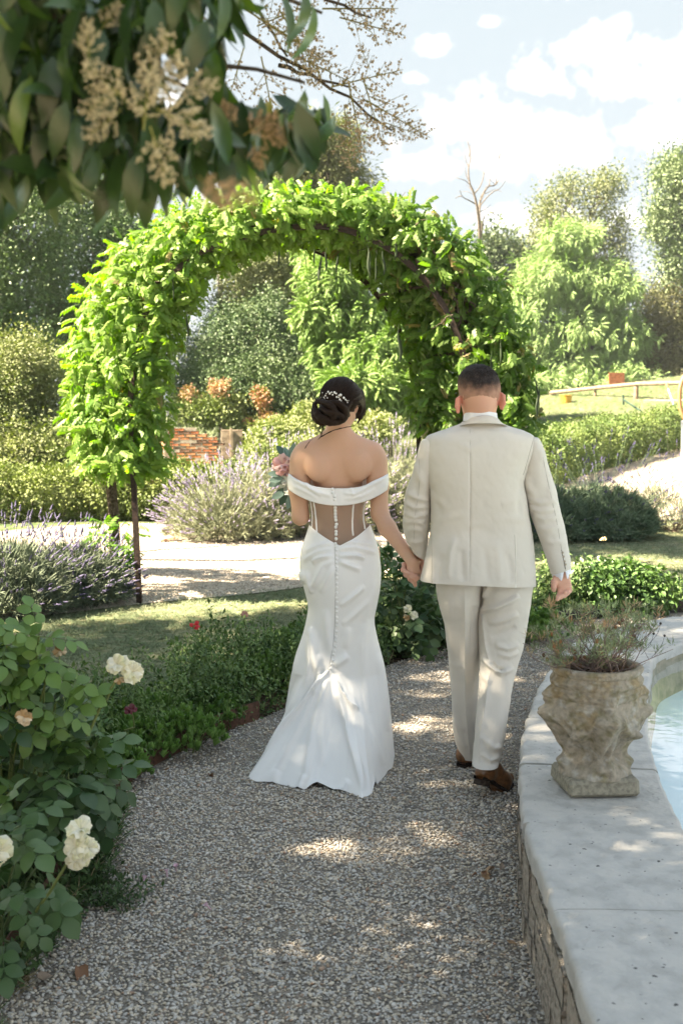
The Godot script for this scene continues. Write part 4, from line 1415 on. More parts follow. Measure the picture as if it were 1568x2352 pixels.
func build_fence(wood: Material) -> void:
	var fence := thing("rail_fence", "sunlit wooden post and rail fence on the slope at the right", "fence")
	var pale := surf("sunbleached rail", Color.WHITE, 0.9, 0.2)
	pale.albedo_texture = noise_tex(0.03, 97, [[0.3, lin(0.17, 0.12, 0.085)], [0.7, lin(0.27, 0.205, 0.155)]], 256, 5)
	triplanar(pale, 1.0)
	var posts := [Vector3(1266, 46, 0), Vector3(1366, 44.2, 0), Vector3(1460, 42.4, 0), Vector3(1562, 40.8, 0), Vector3(1668, 39.2, 0)]
	var tops := [901.0, 890.0, 881.0, 878.0, 874.0]
	for i in posts.size():
		var p: Vector3 = posts[i]
		var top := at(p.x, tops[i], p.y)
		var base := on_land(top.x, -p.y, -0.1)
		var m := MB.new()
		var r := 0.085 if i % 2 == 0 else 0.05
		m.tube([Vector3(top.x, minf(base.y, top.y - 0.75), -p.y), top + Vector3(0, 0.03, 0)], [r * 1.05, r], 8)
		obj("post", m.mesh(), wood if i == 0 else pale, fence)
		if i < posts.size() - 1:
			var q := at(posts[i + 1].x, tops[i + 1], posts[i + 1].y)
			for k in 2:
				var r2 := MB.new()
				var dz := Vector3(0, -0.02 - 0.62 * k, r + 0.05)
				branchy(r2, top + dz - (q - top) * 0.03, q + dz + (q - top) * 0.02, 0.080 - 0.014 * k, 0.072, 0.004, 6, 7)
				obj("rail", r2.mesh(), pale, fence)
	var dark := surf("green metal", lin(0.02, 0.045, 0.03), 0.6, 0.4)
	var wire := thing("wire_fence", "thin dark green wire fence behind the wooden rails", "fence")
	var prev := Vector3.ZERO
	for px in [1190, 1232, 1282, 1332, 1385, 1428, 1490, 1540, 1600]:
		var top := at(px, 872 - (px - 1190) * 0.035, 49)
		var m := MB.new()
		m.tube([top - Vector3(0, 1.3, 0), top], [0.022, 0.022], 6)
		obj("post", m.mesh(), dark, wire)
		if prev != Vector3.ZERO:
			for k in 5:
				var w := MB.new()
				w.tube([prev - Vector3(0, 0.05 + k * 0.22, 0), top - Vector3(0, 0.05 + k * 0.22, 0)], [0.006, 0.006], 4)
				obj("wire", w.mesh(), dark, wire)
		prev = top
	# things lying about the fence
	var tub := MB.new()
	var rows := []
	for f in [[0.0, 0.17], [0.02, 0.185], [0.2, 0.205], [0.38, 0.22], [0.39, 0.235], [0.40, 0.235], [0.405, 0.215], [0.2, 0.195], [0.03, 0.17]]:
		var row := []
		for k in 24:
			row.append(Vector3(cos(TAU * k / 24) * f[1], f[0], sin(TAU * k / 24) * f[1]))
		rows.append(row)
	tub.grid(rows, true)
	var yellow := surf("yellow plastic", lin(0.50, 0.27, 0.03), 0.5, 0.5)
	var tp := at(1298, 937, 43.5)
	tp.y += 0.06
	tag(obj("yellow_tub", tub.mesh(), yellow, self, Transform3D(Basis(), tp)), "yellow plastic tub standing by the left end of the wooden fence", "tub")
	var panel := MB.new()
	panel.box(Transform3D(Basis.from_euler(Vector3(-0.1, 0.2, 0)), at(1415, 874, 47.5)), Vector3(0.66, 0.62, 0.03), 0.004)
	var rust := surf("rusty sheet", Color.WHITE, 0.8, 0.3)
	rust.albedo_texture = noise_tex(0.03, 98, [[0.3, lin(0.20, 0.07, 0.03)], [0.7, lin(0.34, 0.13, 0.06)]], 256, 5)
	triplanar(rust, 1.0)
	tag(obj("rusty_panel", panel.mesh(true), rust), "rusty red brown metal sheet standing behind the wooden fence", "panel")
	var sheet := MB.new()
	var r3 := []
	for i in 9:
		r3.append([at(1362 + i * 5.5, 914 - i * 0.9 + sin(i * 1.3) * 0.6, 45.0), at(1362 + i * 5.5, 909.5 - i * 1.0 + sin(i * 1.7) * 0.8, 45.6)])
	sheet.grid(r3)
	for i in 9:
		r3[i] = [r3[i][0] - Vector3(0, 0.05, 0), r3[i][0]]
	sheet.grid(r3)
	tag(obj("white_sheet", sheet.mesh(), surf("white tarp", lin(0.72, 0.74, 0.74), 0.6)), "white crumpled sheet on the boards behind the fence", "sheet")
	var pile := thing("board_pile", "pile of old dark boards behind the wooden fence", "boards")
	for k in 5:
		var m := MB.new()
		m.box(Transform3D(Basis.from_euler(Vector3(0, rr(-0.05, 0.05), 0.09)), at(1372 + rr(-12, 12), 902 + k * 3.0, 46.2 - 0.1 * k)), Vector3(rr(1.5, 1.9), 0.045, 0.16), 0.006)
		obj("plank", m.mesh(true), wood, pile)
	var pole := MB.new()
	pole.tube([at(1546, 930, 40.2), at(1533, 892, 40.4)], [0.028, 0.028], 8)
	var cap := MB.new()
	cap.tube([at(1533, 892, 40.4), at(1528, 879, 40.5)], [0.034, 0.034], 8)
	var po := thing("leaning_pole", "turquoise pole with an orange end leaning on the right end of the fence", "pole")
	obj("shaft", pole.mesh(), surf("turquoise paint", lin(0.20, 0.42, 0.42), 0.5), po)
	obj("end_cap", cap.mesh(), surf("orange paint", lin(0.62, 0.18, 0.07), 0.5), po)
	var bar := MB.new()
	bar.tube([at(1430, 907, 36), at(1431, 930, 36)], [0.03, 0.03], 6)
	bar.tube([at(1431, 918, 36), at(1476, 948, 34.5)], [0.028, 0.028], 6)
	tag(obj("metal_stake", bar.mesh(), dark), "dark green metal stake with a slanting brace before the fence", "stake")

# ---------------------------------------------------------------- flower beds
func rose_leaf() -> MB:
	var m := MB.new()
	m.col = Color(0.9, 0.9, 0.6)
	m.tube([Vector3(0, 0, 0), Vector3(0, 0.004, 0.06), Vector3(0, -0.004, 0.115)], [0.0016, 0.0013, 0.001], 4, false)
	m.col = Color.WHITE
	for l in [[0.055, 1], [0.055, -1], [0.095, 1], [0.095, -1]]:
		m.col = grey(rr(0.88, 1.1))
		m.leaf(Transform3D(face(Vector3(l[1] * 0.9, rr(-0.25, 0.05), 0.5), Vector3(l[1] * 0.1, 1, rr(-0.2, 0.2))), Vector3(0, 0.002, l[0])), 0.056 * rr(0.85, 1.1), 0.040, 0.5, 0.15, 3, 0.95)
	m.leaf(Transform3D(face(Vector3(0, -0.15, 1)), Vector3(0, -0.004, 0.115)), 0.062, 0.046, 0.5, 0.15, 3, 0.95)
	return m

func petal(cup: float) -> ArrayMesh:
	var m := MB.new()
	var rows := []
	for i in 5:
		var v := i / 4.0
		var row := []
		for j in 5:
			var u := j / 2.0 - 1.0
			var w := 0.5 * pow(sin(PI * (0.14 + 0.72 * v)), 0.7)
			row.append(Vector3(u * w, v - 0.10 * u * u * v, cup * (u * u * 0.30 + 0.45 * v * v) - 0.16 * maxf(0, v - 0.7)))
		rows.append(row)
	m.grid(rows)
	return m.mesh()

func rose(plant: Node3D, where: Vector3, r: float, aim: Vector3, kinds: Array, tones: Array, count := 17, open := 1.0) -> void:
	# a flower head: a part whose petals are parts of it
	var o := Node3D.new()
	o.name = "bloom"
	plant.add_child(o, true)
	var z := aim.normalized()
	var b := face(z)
	o.transform = Transform3D(Basis(b.x, b.z, -b.y).orthonormalized(), where)
	for i in count:
		var s := float(i) / count
		var lean := lerpf(0.25, 1.30, s) * open
		var turn := i * 2.399 + rr(-0.2, 0.2)
		var size := r * lerpf(0.62, 1.05, s) * rr(0.9, 1.1)
		var bb := Basis(Vector3.UP, turn) * Basis(Vector3.RIGHT, lean)
		obj("petal", kinds[0 if s < 0.5 else 1], tones[rng.randi() % tones.size()], o, Transform3D(bb.scaled(Vector3.ONE * size), bb.z * -0.0 + Basis(Vector3.UP, turn) * Vector3(0, 0, -0.10 * r * s)))

func rose_bush(label: String, base: Vector3, blobs: Array, count: int, singles: int, ca: Color, cb: Color, size := 1.0, stems := 14) -> Node3D:
	var t := thing("rose_bush", label, "rose bush", base)
	var leaf_kinds := [rose_leaf().mesh(), rose_leaf().mesh(), rose_leaf().mesh()]
	var tones := []
	for k in 6:
		var c := ca.lerp(cb, k / 5.0)
		var key := "rose leaf %s" % c.to_html()
		var m := surf(key, c.linear_to_srgb(), 0.45, 0.5)
		m.vertex_color_use_as_albedo = true
		m.backlight_enabled = true
		m.backlight = Color(0.45, 0.55, 0.15)
		tones.append(m)
	var local := []
	for b in blobs:
		local.append([b[0] - base, b[1]])
	var heap := [[], [], []]
	var cols := [[], [], []]
	var n := 0
	for s in spread(local, count, 0.35):
		var p: Vector3 = s[0]
		if p.y < 0.03:
			continue
		var dir: Vector3 = (s[1] * 0.8 + rand_dir() * 0.6 + Vector3(0, -0.05, 0)).normalized()
		var x := Transform3D(face(dir, (Vector3(0, 1, 0.35) + rand_dir() * 0.45).normalized()).scaled(Vector3.ONE * size * rr(0.7, 1.2)), p)
		if n < singles and s[1].z > -0.2:
			n += 1
			obj("leaf", leaf_kinds[n % 3], tones[rng.randi() % 6], t, x)
		else:
			var k := rng.randi() % 3
			heap[k].append(x)
			cols[k].append(tint(ca, cb))
	for k in 3:
		stuff("foliage", leaf_kinds[k], tinted("rose foliage", 0.45, 0.5, Color(0.45, 0.55, 0.15)), heap[k], cols[k], t)
	var wood := surf("rose stem", lin(0.07, 0.10, 0.03), 0.6)
	for k in stems:
		var st := MB.new()
		var b: Array = local[rng.randi() % local.size()]
		var root := Vector3(rr(-0.12, 0.12), -0.02, rr(-0.1, 0.1))
		branchy(st, root, b[0] + rand_dir() * b[1] * 0.7, 0.0055, 0.003, 0.08, 6, 5)
		obj("stem", st.mesh(), wood, t)
	return t

func stalk(t: Node3D, a: Vector3, b: Vector3, r := 0.003) -> void:
	var st := MB.new()
	branchy(st, a - t.position, b - t.position, r * 1.3, r, 0.04, 6, 5)
	obj("stem", st.mesh(), surf("young stem", lin(0.16, 0.20, 0.055), 0.6), t)

func petals(called: String, label: String, at_: Vector3, n: int, r: float, mat: Material, stem_to: Vector3, kinds: Array) -> void:
	var t := thing(called, label, "flower", stem_to)
	stalk(t, stem_to, at_)
	rose(t, at_ - stem_to, r, Vector3(rr(-0.3, 0.3), 0.8, 0.6), kinds, [mat], n, 1.1)

func build_beds() -> void:
	var kinds := [petal(1.1), petal(0.7)]
	var cream := []
	for k in 4:
		var m := surf("cream petal %d" % k, [lin(0.78, 0.74, 0.56), lin(0.80, 0.77, 0.62), lin(0.74, 0.72, 0.50), lin(0.82, 0.80, 0.68)][k], 0.6, 0.4)
		m.backlight_enabled = true
		m.backlight = Color(0.6, 0.6, 0.45)
		cream.append(m)
	var faded := [surf("faded petal", lin(0.42, 0.28, 0.14), 0.8, 0.2), surf("faded petal pale", lin(0.62, 0.50, 0.34), 0.8, 0.2)]
	var g1 := Color(0.042, 0.092, 0.032)
	var g2 := Color(0.095, 0.165, 0.052)
	# left rose bush: two masses, one in front
	var b := Vector3(-1.12, 0.0, -3.95)
	var t := rose_bush("leafy rose bush with twin cream roses in the left bed", b, [[at(20, 1680, 3.9), Vector3(0.15, 0.15, 0.2)], [at(120, 1760, 3.9), Vector3(0.15, 0.14, 0.2)], [at(20, 1810, 3.8), Vector3(0.2, 0.15, 0.2)], [at(190, 1800, 4.0), Vector3(0.07, 0.09, 0.12)], [at(-80, 1690, 3.8), Vector3(0.22, 0.26, 0.22)]], 250, 175, g1, g2, 1.12, 16)
	t.set_meta("label", "leafy rose bush with twin cream roses in the left bed")
	var lone := [[70, 1502, 0.02], [90, 1462, 0.0], [30, 1532, 0.05], [110, 1552, 0.0], [15, 1477, 0], [60, 1592, 0.0], [130, 1612, 0], [100, 1482, 0], [40, 1632, 0.1], [10, 1592, 0], [150, 1652, 0], [200, 1722, 0.1], [120, 1692, 0.1]]
	var bright := surf("rose leaf young", lin(0.12, 0.215, 0.045), 0.45, 0.5)
	bright.vertex_color_use_as_albedo = true
	bright.backlight_enabled = true
	bright.backlight = Color(0.5, 0.6, 0.15)
	var kind := rose_leaf().mesh()
	for l in lone:
		var p := at(l[0], l[1], 3.7 + l[2]) - b
		for k in 3:
			obj("leaf", kind, bright, t, Transform3D(face((rand_dir() + Vector3(0, 0.2, 0.3)).normalized(), (Vector3(0, 1, 0.6) + rand_dir() * 0.4).normalized()).scaled(Vector3.ONE * rr(0.8, 1.15)), p))
		stalk(t, b + Vector3(rr(-0.1, 0.1), 0.1, 0), p + b)
	stalk(t, at(200, 1690, 3.75), at(268, 1560, 3.74), 0.004)
	rose(t, at(270, 1527, 3.72) - b, 0.040, Vector3(-0.3, 0.5, 0.7), kinds, cream, 16)
	rose(t, at(303, 1543, 3.74) - b, 0.042, Vector3(0.4, 0.3, 0.8), kinds, cream, 18)
	rose(t, at(275, 1560, 3.74) - b, 0.024, Vector3(0.1, -0.6, 0.5), kinds, faded, 7)
	rose(t, at(137, 1494, 4.1) - b, 0.028, Vector3(0.1, -0.2, 0.6), kinds, faded, 7)
	rose(t, at(57, 1648, 3.6) - b, 0.030, Vector3(0.1, 0.2, 0.7), kinds, faded, 9)
	stalk(t, b + Vector3(0.2, 0.2, 0), at(137, 1500, 4.1))
	var b2 := Vector3(-0.98, 0.0, -3.25)
	var t2 := rose_bush("small low rose bush with a stack of cream blooms by the near gravel edge", b2, [[at(-15, 1960, 3.2), Vector3(0.09, 0.10, 0.12)], [at(-20, 2080, 3.1), Vector3(0.08, 0.10, 0.12)], [at(70, 1990, 3.3), Vector3(0.05, 0.05, 0.1)]], 38, 38, g1, g2, 1.0, 6)
	stalk(t2, b2 + Vector3(0.05, 0.05, 0), at(160, 1975, 3.1), 0.004)
	rose(t2, at(186, 1906, 3.1) - b2, 0.040, Vector3(0.1, 0.8, 0.6), kinds, cream, 11, 0.75)
	rose(t2, at(176, 1944, 3.09) - b2, 0.042, Vector3(-0.3, 0.3, 0.9), kinds, cream, 14)
	rose(t2, at(198, 1948, 3.1) - b2, 0.040, Vector3(0.5, 0.2, 0.8), kinds, cream, 14)
	rose(t2, at(176, 1972, 3.1) - b2, 0.038, Vector3(0.0, -0.2, 0.9), kinds, cream, 14)
	rose(t2, at(-8, 1955, 3.0) - b2, 0.044, Vector3(0.4, 0.2, 0.9), kinds, cream, 15)
	# rose bush behind the couple
	var b3 := Vector3(0.45, 0.0, -7.75)
	var t3 := rose_bush("dark leaved rose bush with faded white roses between bride and groom", b3, [[at(900, 1340, 7.7), Vector3(0.20, 0.20, 0.25)], [at(960, 1390, 7.7), Vector3(0.24, 0.22, 0.25)], [at(900, 1440, 7.7), Vector3(0.22, 0.22, 0.25)], [at(985, 1460, 7.8), Vector3(0.22, 0.22, 0.25)], [at(1040, 1400, 7.9), Vector3(0.25, 0.25, 0.25)], [at(840, 1420, 7.8), Vector3(0.22, 0.25, 0.25)]], 330, 190, g1, Color(0.10, 0.165, 0.06), 1.15, 16)
	for l in [[890, 1275], [900, 1295], [878, 1262], [930, 1320], [912, 1300]]:
		stalk(t3, b3 + Vector3(-0.05, 0.2, 0), at(l[0], l[1], 7.6))
		for k in 2:
			obj("leaf", kind, bright if k else mats["rose leaf %s" % g2.to_html()], t3, Transform3D(face((rand_dir() + Vector3(0, 0.2, 0.3)).normalized(), (Vector3(0, 1, 0.6) + rand_dir() * 0.4).normalized()), at(l[0], l[1], 7.6) - b3))
	rose(t3, at(936, 1398, 7.4) - b3, 0.036, Vector3(-0.1, 0.7, 0.7), kinds, cream, 11, 1.2)
	rose(t3, at(951, 1413, 7.4) - b3, 0.036, Vector3(0.6, 0.1, 0.7), kinds, cream, 8, 1.2)
	rose(t3, at(934, 1418, 7.4) - b3, 0.028, Vector3(-0.4, -0.3, 0.7), kinds, faded, 8)
	stalk(t3, at(905, 1465, 7.5), at(940, 1420, 7.42))
	# single flowers over the bed
	var red := surf("red petal", lin(0.50, 0.015, 0.02), 0.6)
	petals("red_flower", "single small bright red flower over the left bed", at(447, 1437, 6.4), 4, 0.035, red, level(470, 1560), kinds)
	petals("faded_flower", "withered pink brown flower on a thin stalk left of the dress", at(561, 1412, 6.6), 7, 0.028, surf("withered pink", lin(0.36, 0.19, 0.14), 0.8), level(570, 1520), kinds)
	petals("dark_red_flower", "dark wine red flower low in the bed beside the twin cream roses", at(300, 1630, 4.6), 7, 0.03, surf("wine petal", lin(0.10, 0.008, 0.018), 0.6), level(300, 1720), kinds)
	# fleshy ground cover clumps
	var paddle := MB.new()
	for i in 10:
		var a := i * 2.4
		var up := lerpf(2.6, 0.8, i / 9.0)
		paddle.col = grey(rr(0.85, 1.15))
		paddle.leaf(Transform3D(face(Vector3(cos(a), up, sin(a)), Vector3(-cos(a), 1, -sin(a))), Vector3.ZERO), rr(0.030, 0.042), 0.0155, -0.3, 0.25, 2, 1.15)
	var pm := paddle.mesh()
	var fleshy := tinted("fleshy leaf", 0.4, 0.5, Color(0.5, 0.6, 0.15))
	var spots := [[358, 1668, 0.20, 0.22, "bright fleshy ground cover clump right of the twin cream roses"], [425, 1700, 0.15, 0.20, "bright fleshy ground cover clump near the end of the steel edging"], [300, 1720, 0.17, 0.2, "bright fleshy ground cover clump behind the left rose bush by the edging"], [265, 1770, 0.12, 0.16, "small fleshy ground cover clump over the rusty edging"], [470, 1640, 0.16, 0.18, "fleshy ground cover clump in the middle of the left bed"], [655, 1505, 0.20, 0.22, "yellow green fleshy clump close to the left of the dress at hip height"], [690, 1480, 0.18, 0.2, "fleshy ground cover clump touching the left outline of the dress"], [610, 1560, 0.17, 0.2, "fleshy ground cover clump left of the knees of the bride"], [1242, 1440, 0.18, 0.20, "fleshy ground cover clump right of the groom's knee by the far bed edge"], [1205, 1450, 0.15, 0.2, "fleshy ground cover clump half hidden behind the groom's right leg"]]
	for s in spots:
		var base := level(s[0], s[1] + 30)
		var c := thing("stonecrop_clump", s[4], "plant", base, 0.0, "fleshy ground cover clumps")
		var xs := []
		var cs := []
		for i in int(260 * s[2] / 0.2):
			var a := rr(0, TAU)
			var r: float = sqrt(rng.randf()) * s[2] * 1.25
			var h: float = s[3] * (1.0 - 0.6 * pow(r / (s[2] * 1.25), 2)) * rr(0.55, 1.05)
			xs.append(Transform3D(Basis.from_euler(Vector3(rr(-0.5, 0.5), rr(0, 6), rr(-0.5, 0.5))).scaled(Vector3.ONE * rr(0.8, 1.25)), Vector3(cos(a) * r, h, sin(a) * r)))
			cs.append(tint(Color(0.11, 0.215, 0.045), Color(0.19, 0.31, 0.08)))
		stuff("foliage", pm, fleshy, xs, cs, c)
		var st := MB.new()
		for i in 12:
			var p: Vector3 = Vector3(rr(-1, 1), 0, rr(-1, 1)) * s[2] * 0.7
			branchy(st, p * 0.4 - Vector3(0, 0.01, 0), p + Vector3(0, s[3] * 0.7, 0), 0.003, 0.002, 0.1, 3, 4)
		obj("stems", st.mesh(), surf("young stem", lin(0.16, 0.20, 0.055), 0.6), c).set_meta("kind", "stuff")
	# weeds and creepers over the bed
	var weed := clump(9, 0.05, 0.032, 0.016, 1, 0.6)
	var xs := []
	var cs := []
	var hn := noise(1.2, 44, 2)
	for i in 10500:
		var tt := rr(0.12, 0.97)
		var k := pow(rng.randf(), 0.8)
		var p := in_strip(PATH_LEFT, BED_BACK, tt, k * 0.99 - (0.03 if tt > 0.4 else -0.02))
		if p.x < -0.32 * p.y - 0.1 or p.x > 0.32 * p.y:
			continue
		var lump := hn.get_noise_2dv(p * 1.6)
		if lump < -0.22:
			continue
		var top := 0.07 + lerpf(0.12, 0.24, clampf((p.y - 4.5) / 2.0, 0, 1)) * smoothstep(-0.15, 0.3, k) * (0.75 + 0.9 * lump) + 0.05 * lump
		if p.y < 3.6:
			top *= 0.5
		if p.x > 1.0:
			top *= 0.6
		xs.append(Transform3D(Basis.from_euler(Vector3(rr(-0.4, 0.4), rr(0, 6), rr(-0.4, 0.4))).scaled(Vector3.ONE * rr(0.7, 1.3)), Vector3(p.x, 0.01 + rng.randf() * maxf(top, 0.02), -p.y)))
		cs.append(tint(Color(0.055, 0.115, 0.033), Color(0.15, 0.22, 0.065), 0.3))
	stuff("bed_weeds", weed, tinted("weed leaf", 0.55, 0.4, Color(0.4, 0.5, 0.15)), xs, cs)
	# long grass blades along the bed and its edge
	# taller single shoots in the bed
	xs = []
	cs = []
	for k in 46:
		var p := in_strip(PATH_LEFT, BED_BACK, rr(0.36, 0.62), rr(0.15, 0.8))
		var a := Vector3(p.x, 0, -p.y)
		var e := a + Vector3(rr(-0.12, 0.12), rr(0.28, 0.5), rr(-0.1, 0.1))
		for j in 14:
			xs.append(Transform3D(Basis.from_euler(Vector3(rr(-0.7, 0.7), rr(0, 6), rr(-0.7, 0.7))).scaled(Vector3.ONE * rr(0.5, 0.9)), a.lerp(e, rr(0.4, 1.0)) + rand_dir() * 0.02))
			cs.append(tint(Color(0.085, 0.155, 0.045), Color(0.17, 0.25, 0.08)))
	stuff("bed_shoots", weed, tinted("weed leaf", 0.55, 0.4), xs, cs)
	var tuft := MB.new()
	for i in 8:
		var d := Vector3(rr(-0.8, 0.8), 1, rr(-0.8, 0.8)).normalized()
		tuft.leaf(Transform3D(face(d, Vector3(rr(-1, 1), 0.3, rr(-1, 1))), Vector3(rr(-0.03, 0.03), 0, rr(-0.03, 0.03))), rr(0.08, 0.22), 0.004, rr(0.4, 1.6), 0.2, 3)
	xs = []
	cs = []
	for i in 900:
		var tt := rr(0.1, 0.97)
		var k := rr(-0.02, 0.9)
		if i % 3 == 0:
			tt = rr(0.12, 0.3)
			k = rr(-0.08, 0.22)
		var p := in_strip(PATH_LEFT, BED_BACK, tt, k)
		xs.append(Transform3D(Basis(Vector3.UP, rr(0, 6)).scaled(Vector3.ONE * rr(0.5, 1.1)), Vector3(p.x, 0.01, -p.y)))
		cs.append(tint(Color(0.06, 0.11, 0.035), Color(0.11, 0.16, 0.06)) if rng.randf() < 0.75 else tint(Color(0.26, 0.21, 0.12), Color(0.18, 0.15, 0.08)))
	for i in 260:
		var d := rr(3.1, 4.7)
		var p := Vector3(lerpf(-1.05, -0.80 - 0.10 * absf(d - 4.0), rng.randf()), 0.005, -d)
		xs.append(Transform3D(Basis(Vector3.UP, rr(0, 6)).scaled(Vector3.ONE * rr(0.4, 0.9)), p))
		cs.append(tint(Color(0.07, 0.13, 0.04), Color(0.12, 0.18, 0.07)) if rng.randf() < 0.7 else tint(Color(0.28, 0.23, 0.14), Color(0.20, 0.17, 0.10)))
	stuff("bed_grass", tuft.mesh(), tinted("grass blade", 0.7, 0.3), xs, cs)
	# sprawling bindweed on the near gravel
	var bw := thing("bindweed", "sprawling bindweed with tiny pink flowers creeping onto the near gravel", "weed", level(250, 2060))
	xs = []
	cs = []
	var runner := MB.new()
	for k in 12:
		var a := level(rr(60, 260), rr(2020, 2130)) - bw.position
		var e := level(rr(200, 420), rr(2010, 2110)) - bw.position
		branchy(runner, a + Vector3(0, 0.01, 0), e + Vector3(0, 0.015, 0), 0.0012, 0.0009, 0.12, 8, 4)
		for j in 26:
			var p := a.lerp(e, rng.randf()) + Vector3(rr(-0.04, 0.04), rr(0.015, 0.06), rr(-0.04, 0.04))
			xs.append(Transform3D(Basis.from_euler(Vector3(rr(-0.6, 0.6), rr(0, 6), rr(-0.6, 0.6))).scaled(Vector3.ONE * rr(0.5, 0.9)), p))
			cs.append(tint(Color(0.045, 0.085, 0.03), Color(0.085, 0.14, 0.05)))
	for i in 900:
		var d := rr(3.15, 4.75)
		var p := Vector3(lerpf(-1.05, -0.80 - 0.10 * absf(d - 4.0), pow(rng.randf(), 0.7)), 0, -d)
		xs.append(Transform3D(Basis.from_euler(Vector3(rr(-0.6, 0.6), rr(0, 6), rr(-0.6, 0.6))).scaled(Vector3.ONE * rr(0.6, 1.2)), p - bw.position + Vector3(0, rr(0.01, 0.10) * clampf((-0.74 - p.x) * 7.0, 0.1, 1.0), 0)))
		cs.append(tint(Color(0.045, 0.09, 0.03), Color(0.10, 0.165, 0.055)))
	obj("runners", runner.mesh(), surf("young stem", lin(0.16, 0.20, 0.055), 0.6), bw).set_meta("kind", "stuff")
	var wl := clump(4, 0.02, 0.03, 0.013, 1, 0.4)
	stuff("foliage", wl, tinted("weed leaf", 0.55, 0.4), xs, cs, bw)
	var pink := surf("pale pink petal", lin(0.62, 0.42, 0.50), 0.6)
	for p in [[385, 2035], [405, 2020], [485, 2110], [330, 2050], [92, 1925]]:
		var f := MB.new()
		var rows := []
		for q in [[0.0, 0.002], [0.018, 0.003], [0.026, 0.009]]:
			var row := []
			for k in 8:
				row.append(Vector3(cos(TAU * k / 8) * q[1], q[0], sin(TAU * k / 8) * q[1]))
			rows.append(row)
		f.grid(rows, true)
		obj("flower", f.mesh(), pink, bw, Transform3D(Basis.from_euler(Vector3(rr(0, 0.8), rr(0, 6), rr(-0.6, 0.6))), level(p[0], p[1]) - bw.position + Vector3(0, 0.03, 0)))
	# laurel and tall weeds on the right
	var laurel := thing("laurel_shrub", "dense round leaved green shrub on the right before the dark edging", "shrub", level(1435, 1408))
	var lb := []
	for q in [[1400, 1360, 75, 50], [1470, 1370, 70, 45], [1370, 1330, 45, 40], [1430, 1330, 60, 38], [1500, 1350, 40, 45], [1340, 1375, 40, 35]]:
		var e := blob_at(q[0], q[1], 9.25, q[2], q[3])
		lb.append([e[0] - laurel.position, e[1]])
	var ll := clump(7, 0.06, 0.055, 0.026, 2, 0.5)
	foliage("foliage", lb, 700, ll, fleshy, Color(0.065, 0.135, 0.04), Color(0.13, 0.22, 0.065), laurel, 1.0, 0.55)
	var ls := MB.new()
	for k in 14:
		var q: Array = lb[k % 6]
		branchy(ls, Vector3(rr(-0.2, 0.2), -0.02, rr(-0.1, 0.1)), q[0] + rand_dir() * q[1] * 0.6, 0.008, 0.003, 0.08, 4, 5)
	obj("stems", ls.mesh(), bark("brown bark", Color(0.05, 0.04, 0.03), Color(0.13, 0.105, 0.08)), laurel).set_meta("kind", "stuff")
	var tw := thing("tall_weeds", "tall thin weeds and a spent yellow flower head between groom and round shrub", "weeds", level(1285, 1425))
	xs = []
	cs = []
	var sw := MB.new()
	for k in 26:
		var a := Vector3(rr(-0.22, 0.22), -0.01, rr(-0.15, 0.15))
		var e := at(rr(1232, 1345), rr(1265, 1380), 9.2) - tw.position
		branchy(sw, a, e, 0.003, 0.0015, 0.06, 5, 4)
		for j in 16:
			xs.append(Transform3D(Basis.from_euler(Vector3(rr(-0.6, 0.6), rr(0, 6), rr(-0.6, 0.6))), a.lerp(e, rr(0.15, 1.0)) + rand_dir() * 0.03))
			cs.append(tint(Color(0.07, 0.13, 0.035), Color(0.14, 0.21, 0.07)))
	obj("stems", sw.mesh(), surf("young stem", lin(0.16, 0.20, 0.055), 0.6), tw).set_meta("kind", "stuff")
	stuff("foliage", clump(6, 0.03, 0.06, 0.016, 1, 0.6), tinted("weed leaf", 0.55, 0.4), xs, cs, tw)
	rose(tw, at(1385, 1238, 9.5) - tw.position, 0.03, Vector3(0, 1, 0.3), kinds, [surf("spent head", lin(0.42, 0.34, 0.17), 0.8)], 8, 1.3)

# ---------------------------------------------------------------- the privet tree we stand under
func inside(poly: Array, p: Vector2) -> bool:
	var c := false
	var j := poly.size() - 1
	for i in poly.size():
		if (poly[i].y > p.y) != (poly[j].y > p.y) and p.x < (poly[j].x - poly[i].x) * (p.y - poly[i].y) / (poly[j].y - poly[i].y) + poly[i].x:
			c = not c
		j = i
	return c

func panicle(seed_: int, r: float, full := 1.0) -> ArrayMesh:
	var m := MB.new()
	var q := RandomNumberGenerator.new()
	q.seed = seed_
	m.col = Color(0.55, 0.62, 0.30)
	m.tube([Vector3.ZERO, Vector3(0, 0, 0.5), Vector3(0, 0, 1)], [0.012, 0.009, 0.004], 4, false)
	for i in 15:
		var s := 0.12 + 0.85 * i / 15.0
		var a := i * 2.4
		var l := 0.42 * (1.05 - s) + 0.08
		var d := Vector3(cos(a), sin(a), 0.65).normalized()
		var p := Vector3(0, 0, s)
		m.col = Color(0.55, 0.62, 0.30)
		m.tube([p, p + d * l], [0.006, 0.003], 3, false)
		for k in int((9 + l * 28) * full):
			m.col = grey(q.randf_range(0.75, 1.15))
			var c := p + d * l * q.randf_range(0.25, 1.05) + Vector3(q.randf_range(-1, 1), q.randf_range(-1, 1), q.randf_range(-1, 1)) * 0.055
			m.blob(Transform3D(Basis.from_scale(Vector3.ONE * r * q.randf_range(0.8, 1.3)), c), 2, 4)
	return m.mesh()

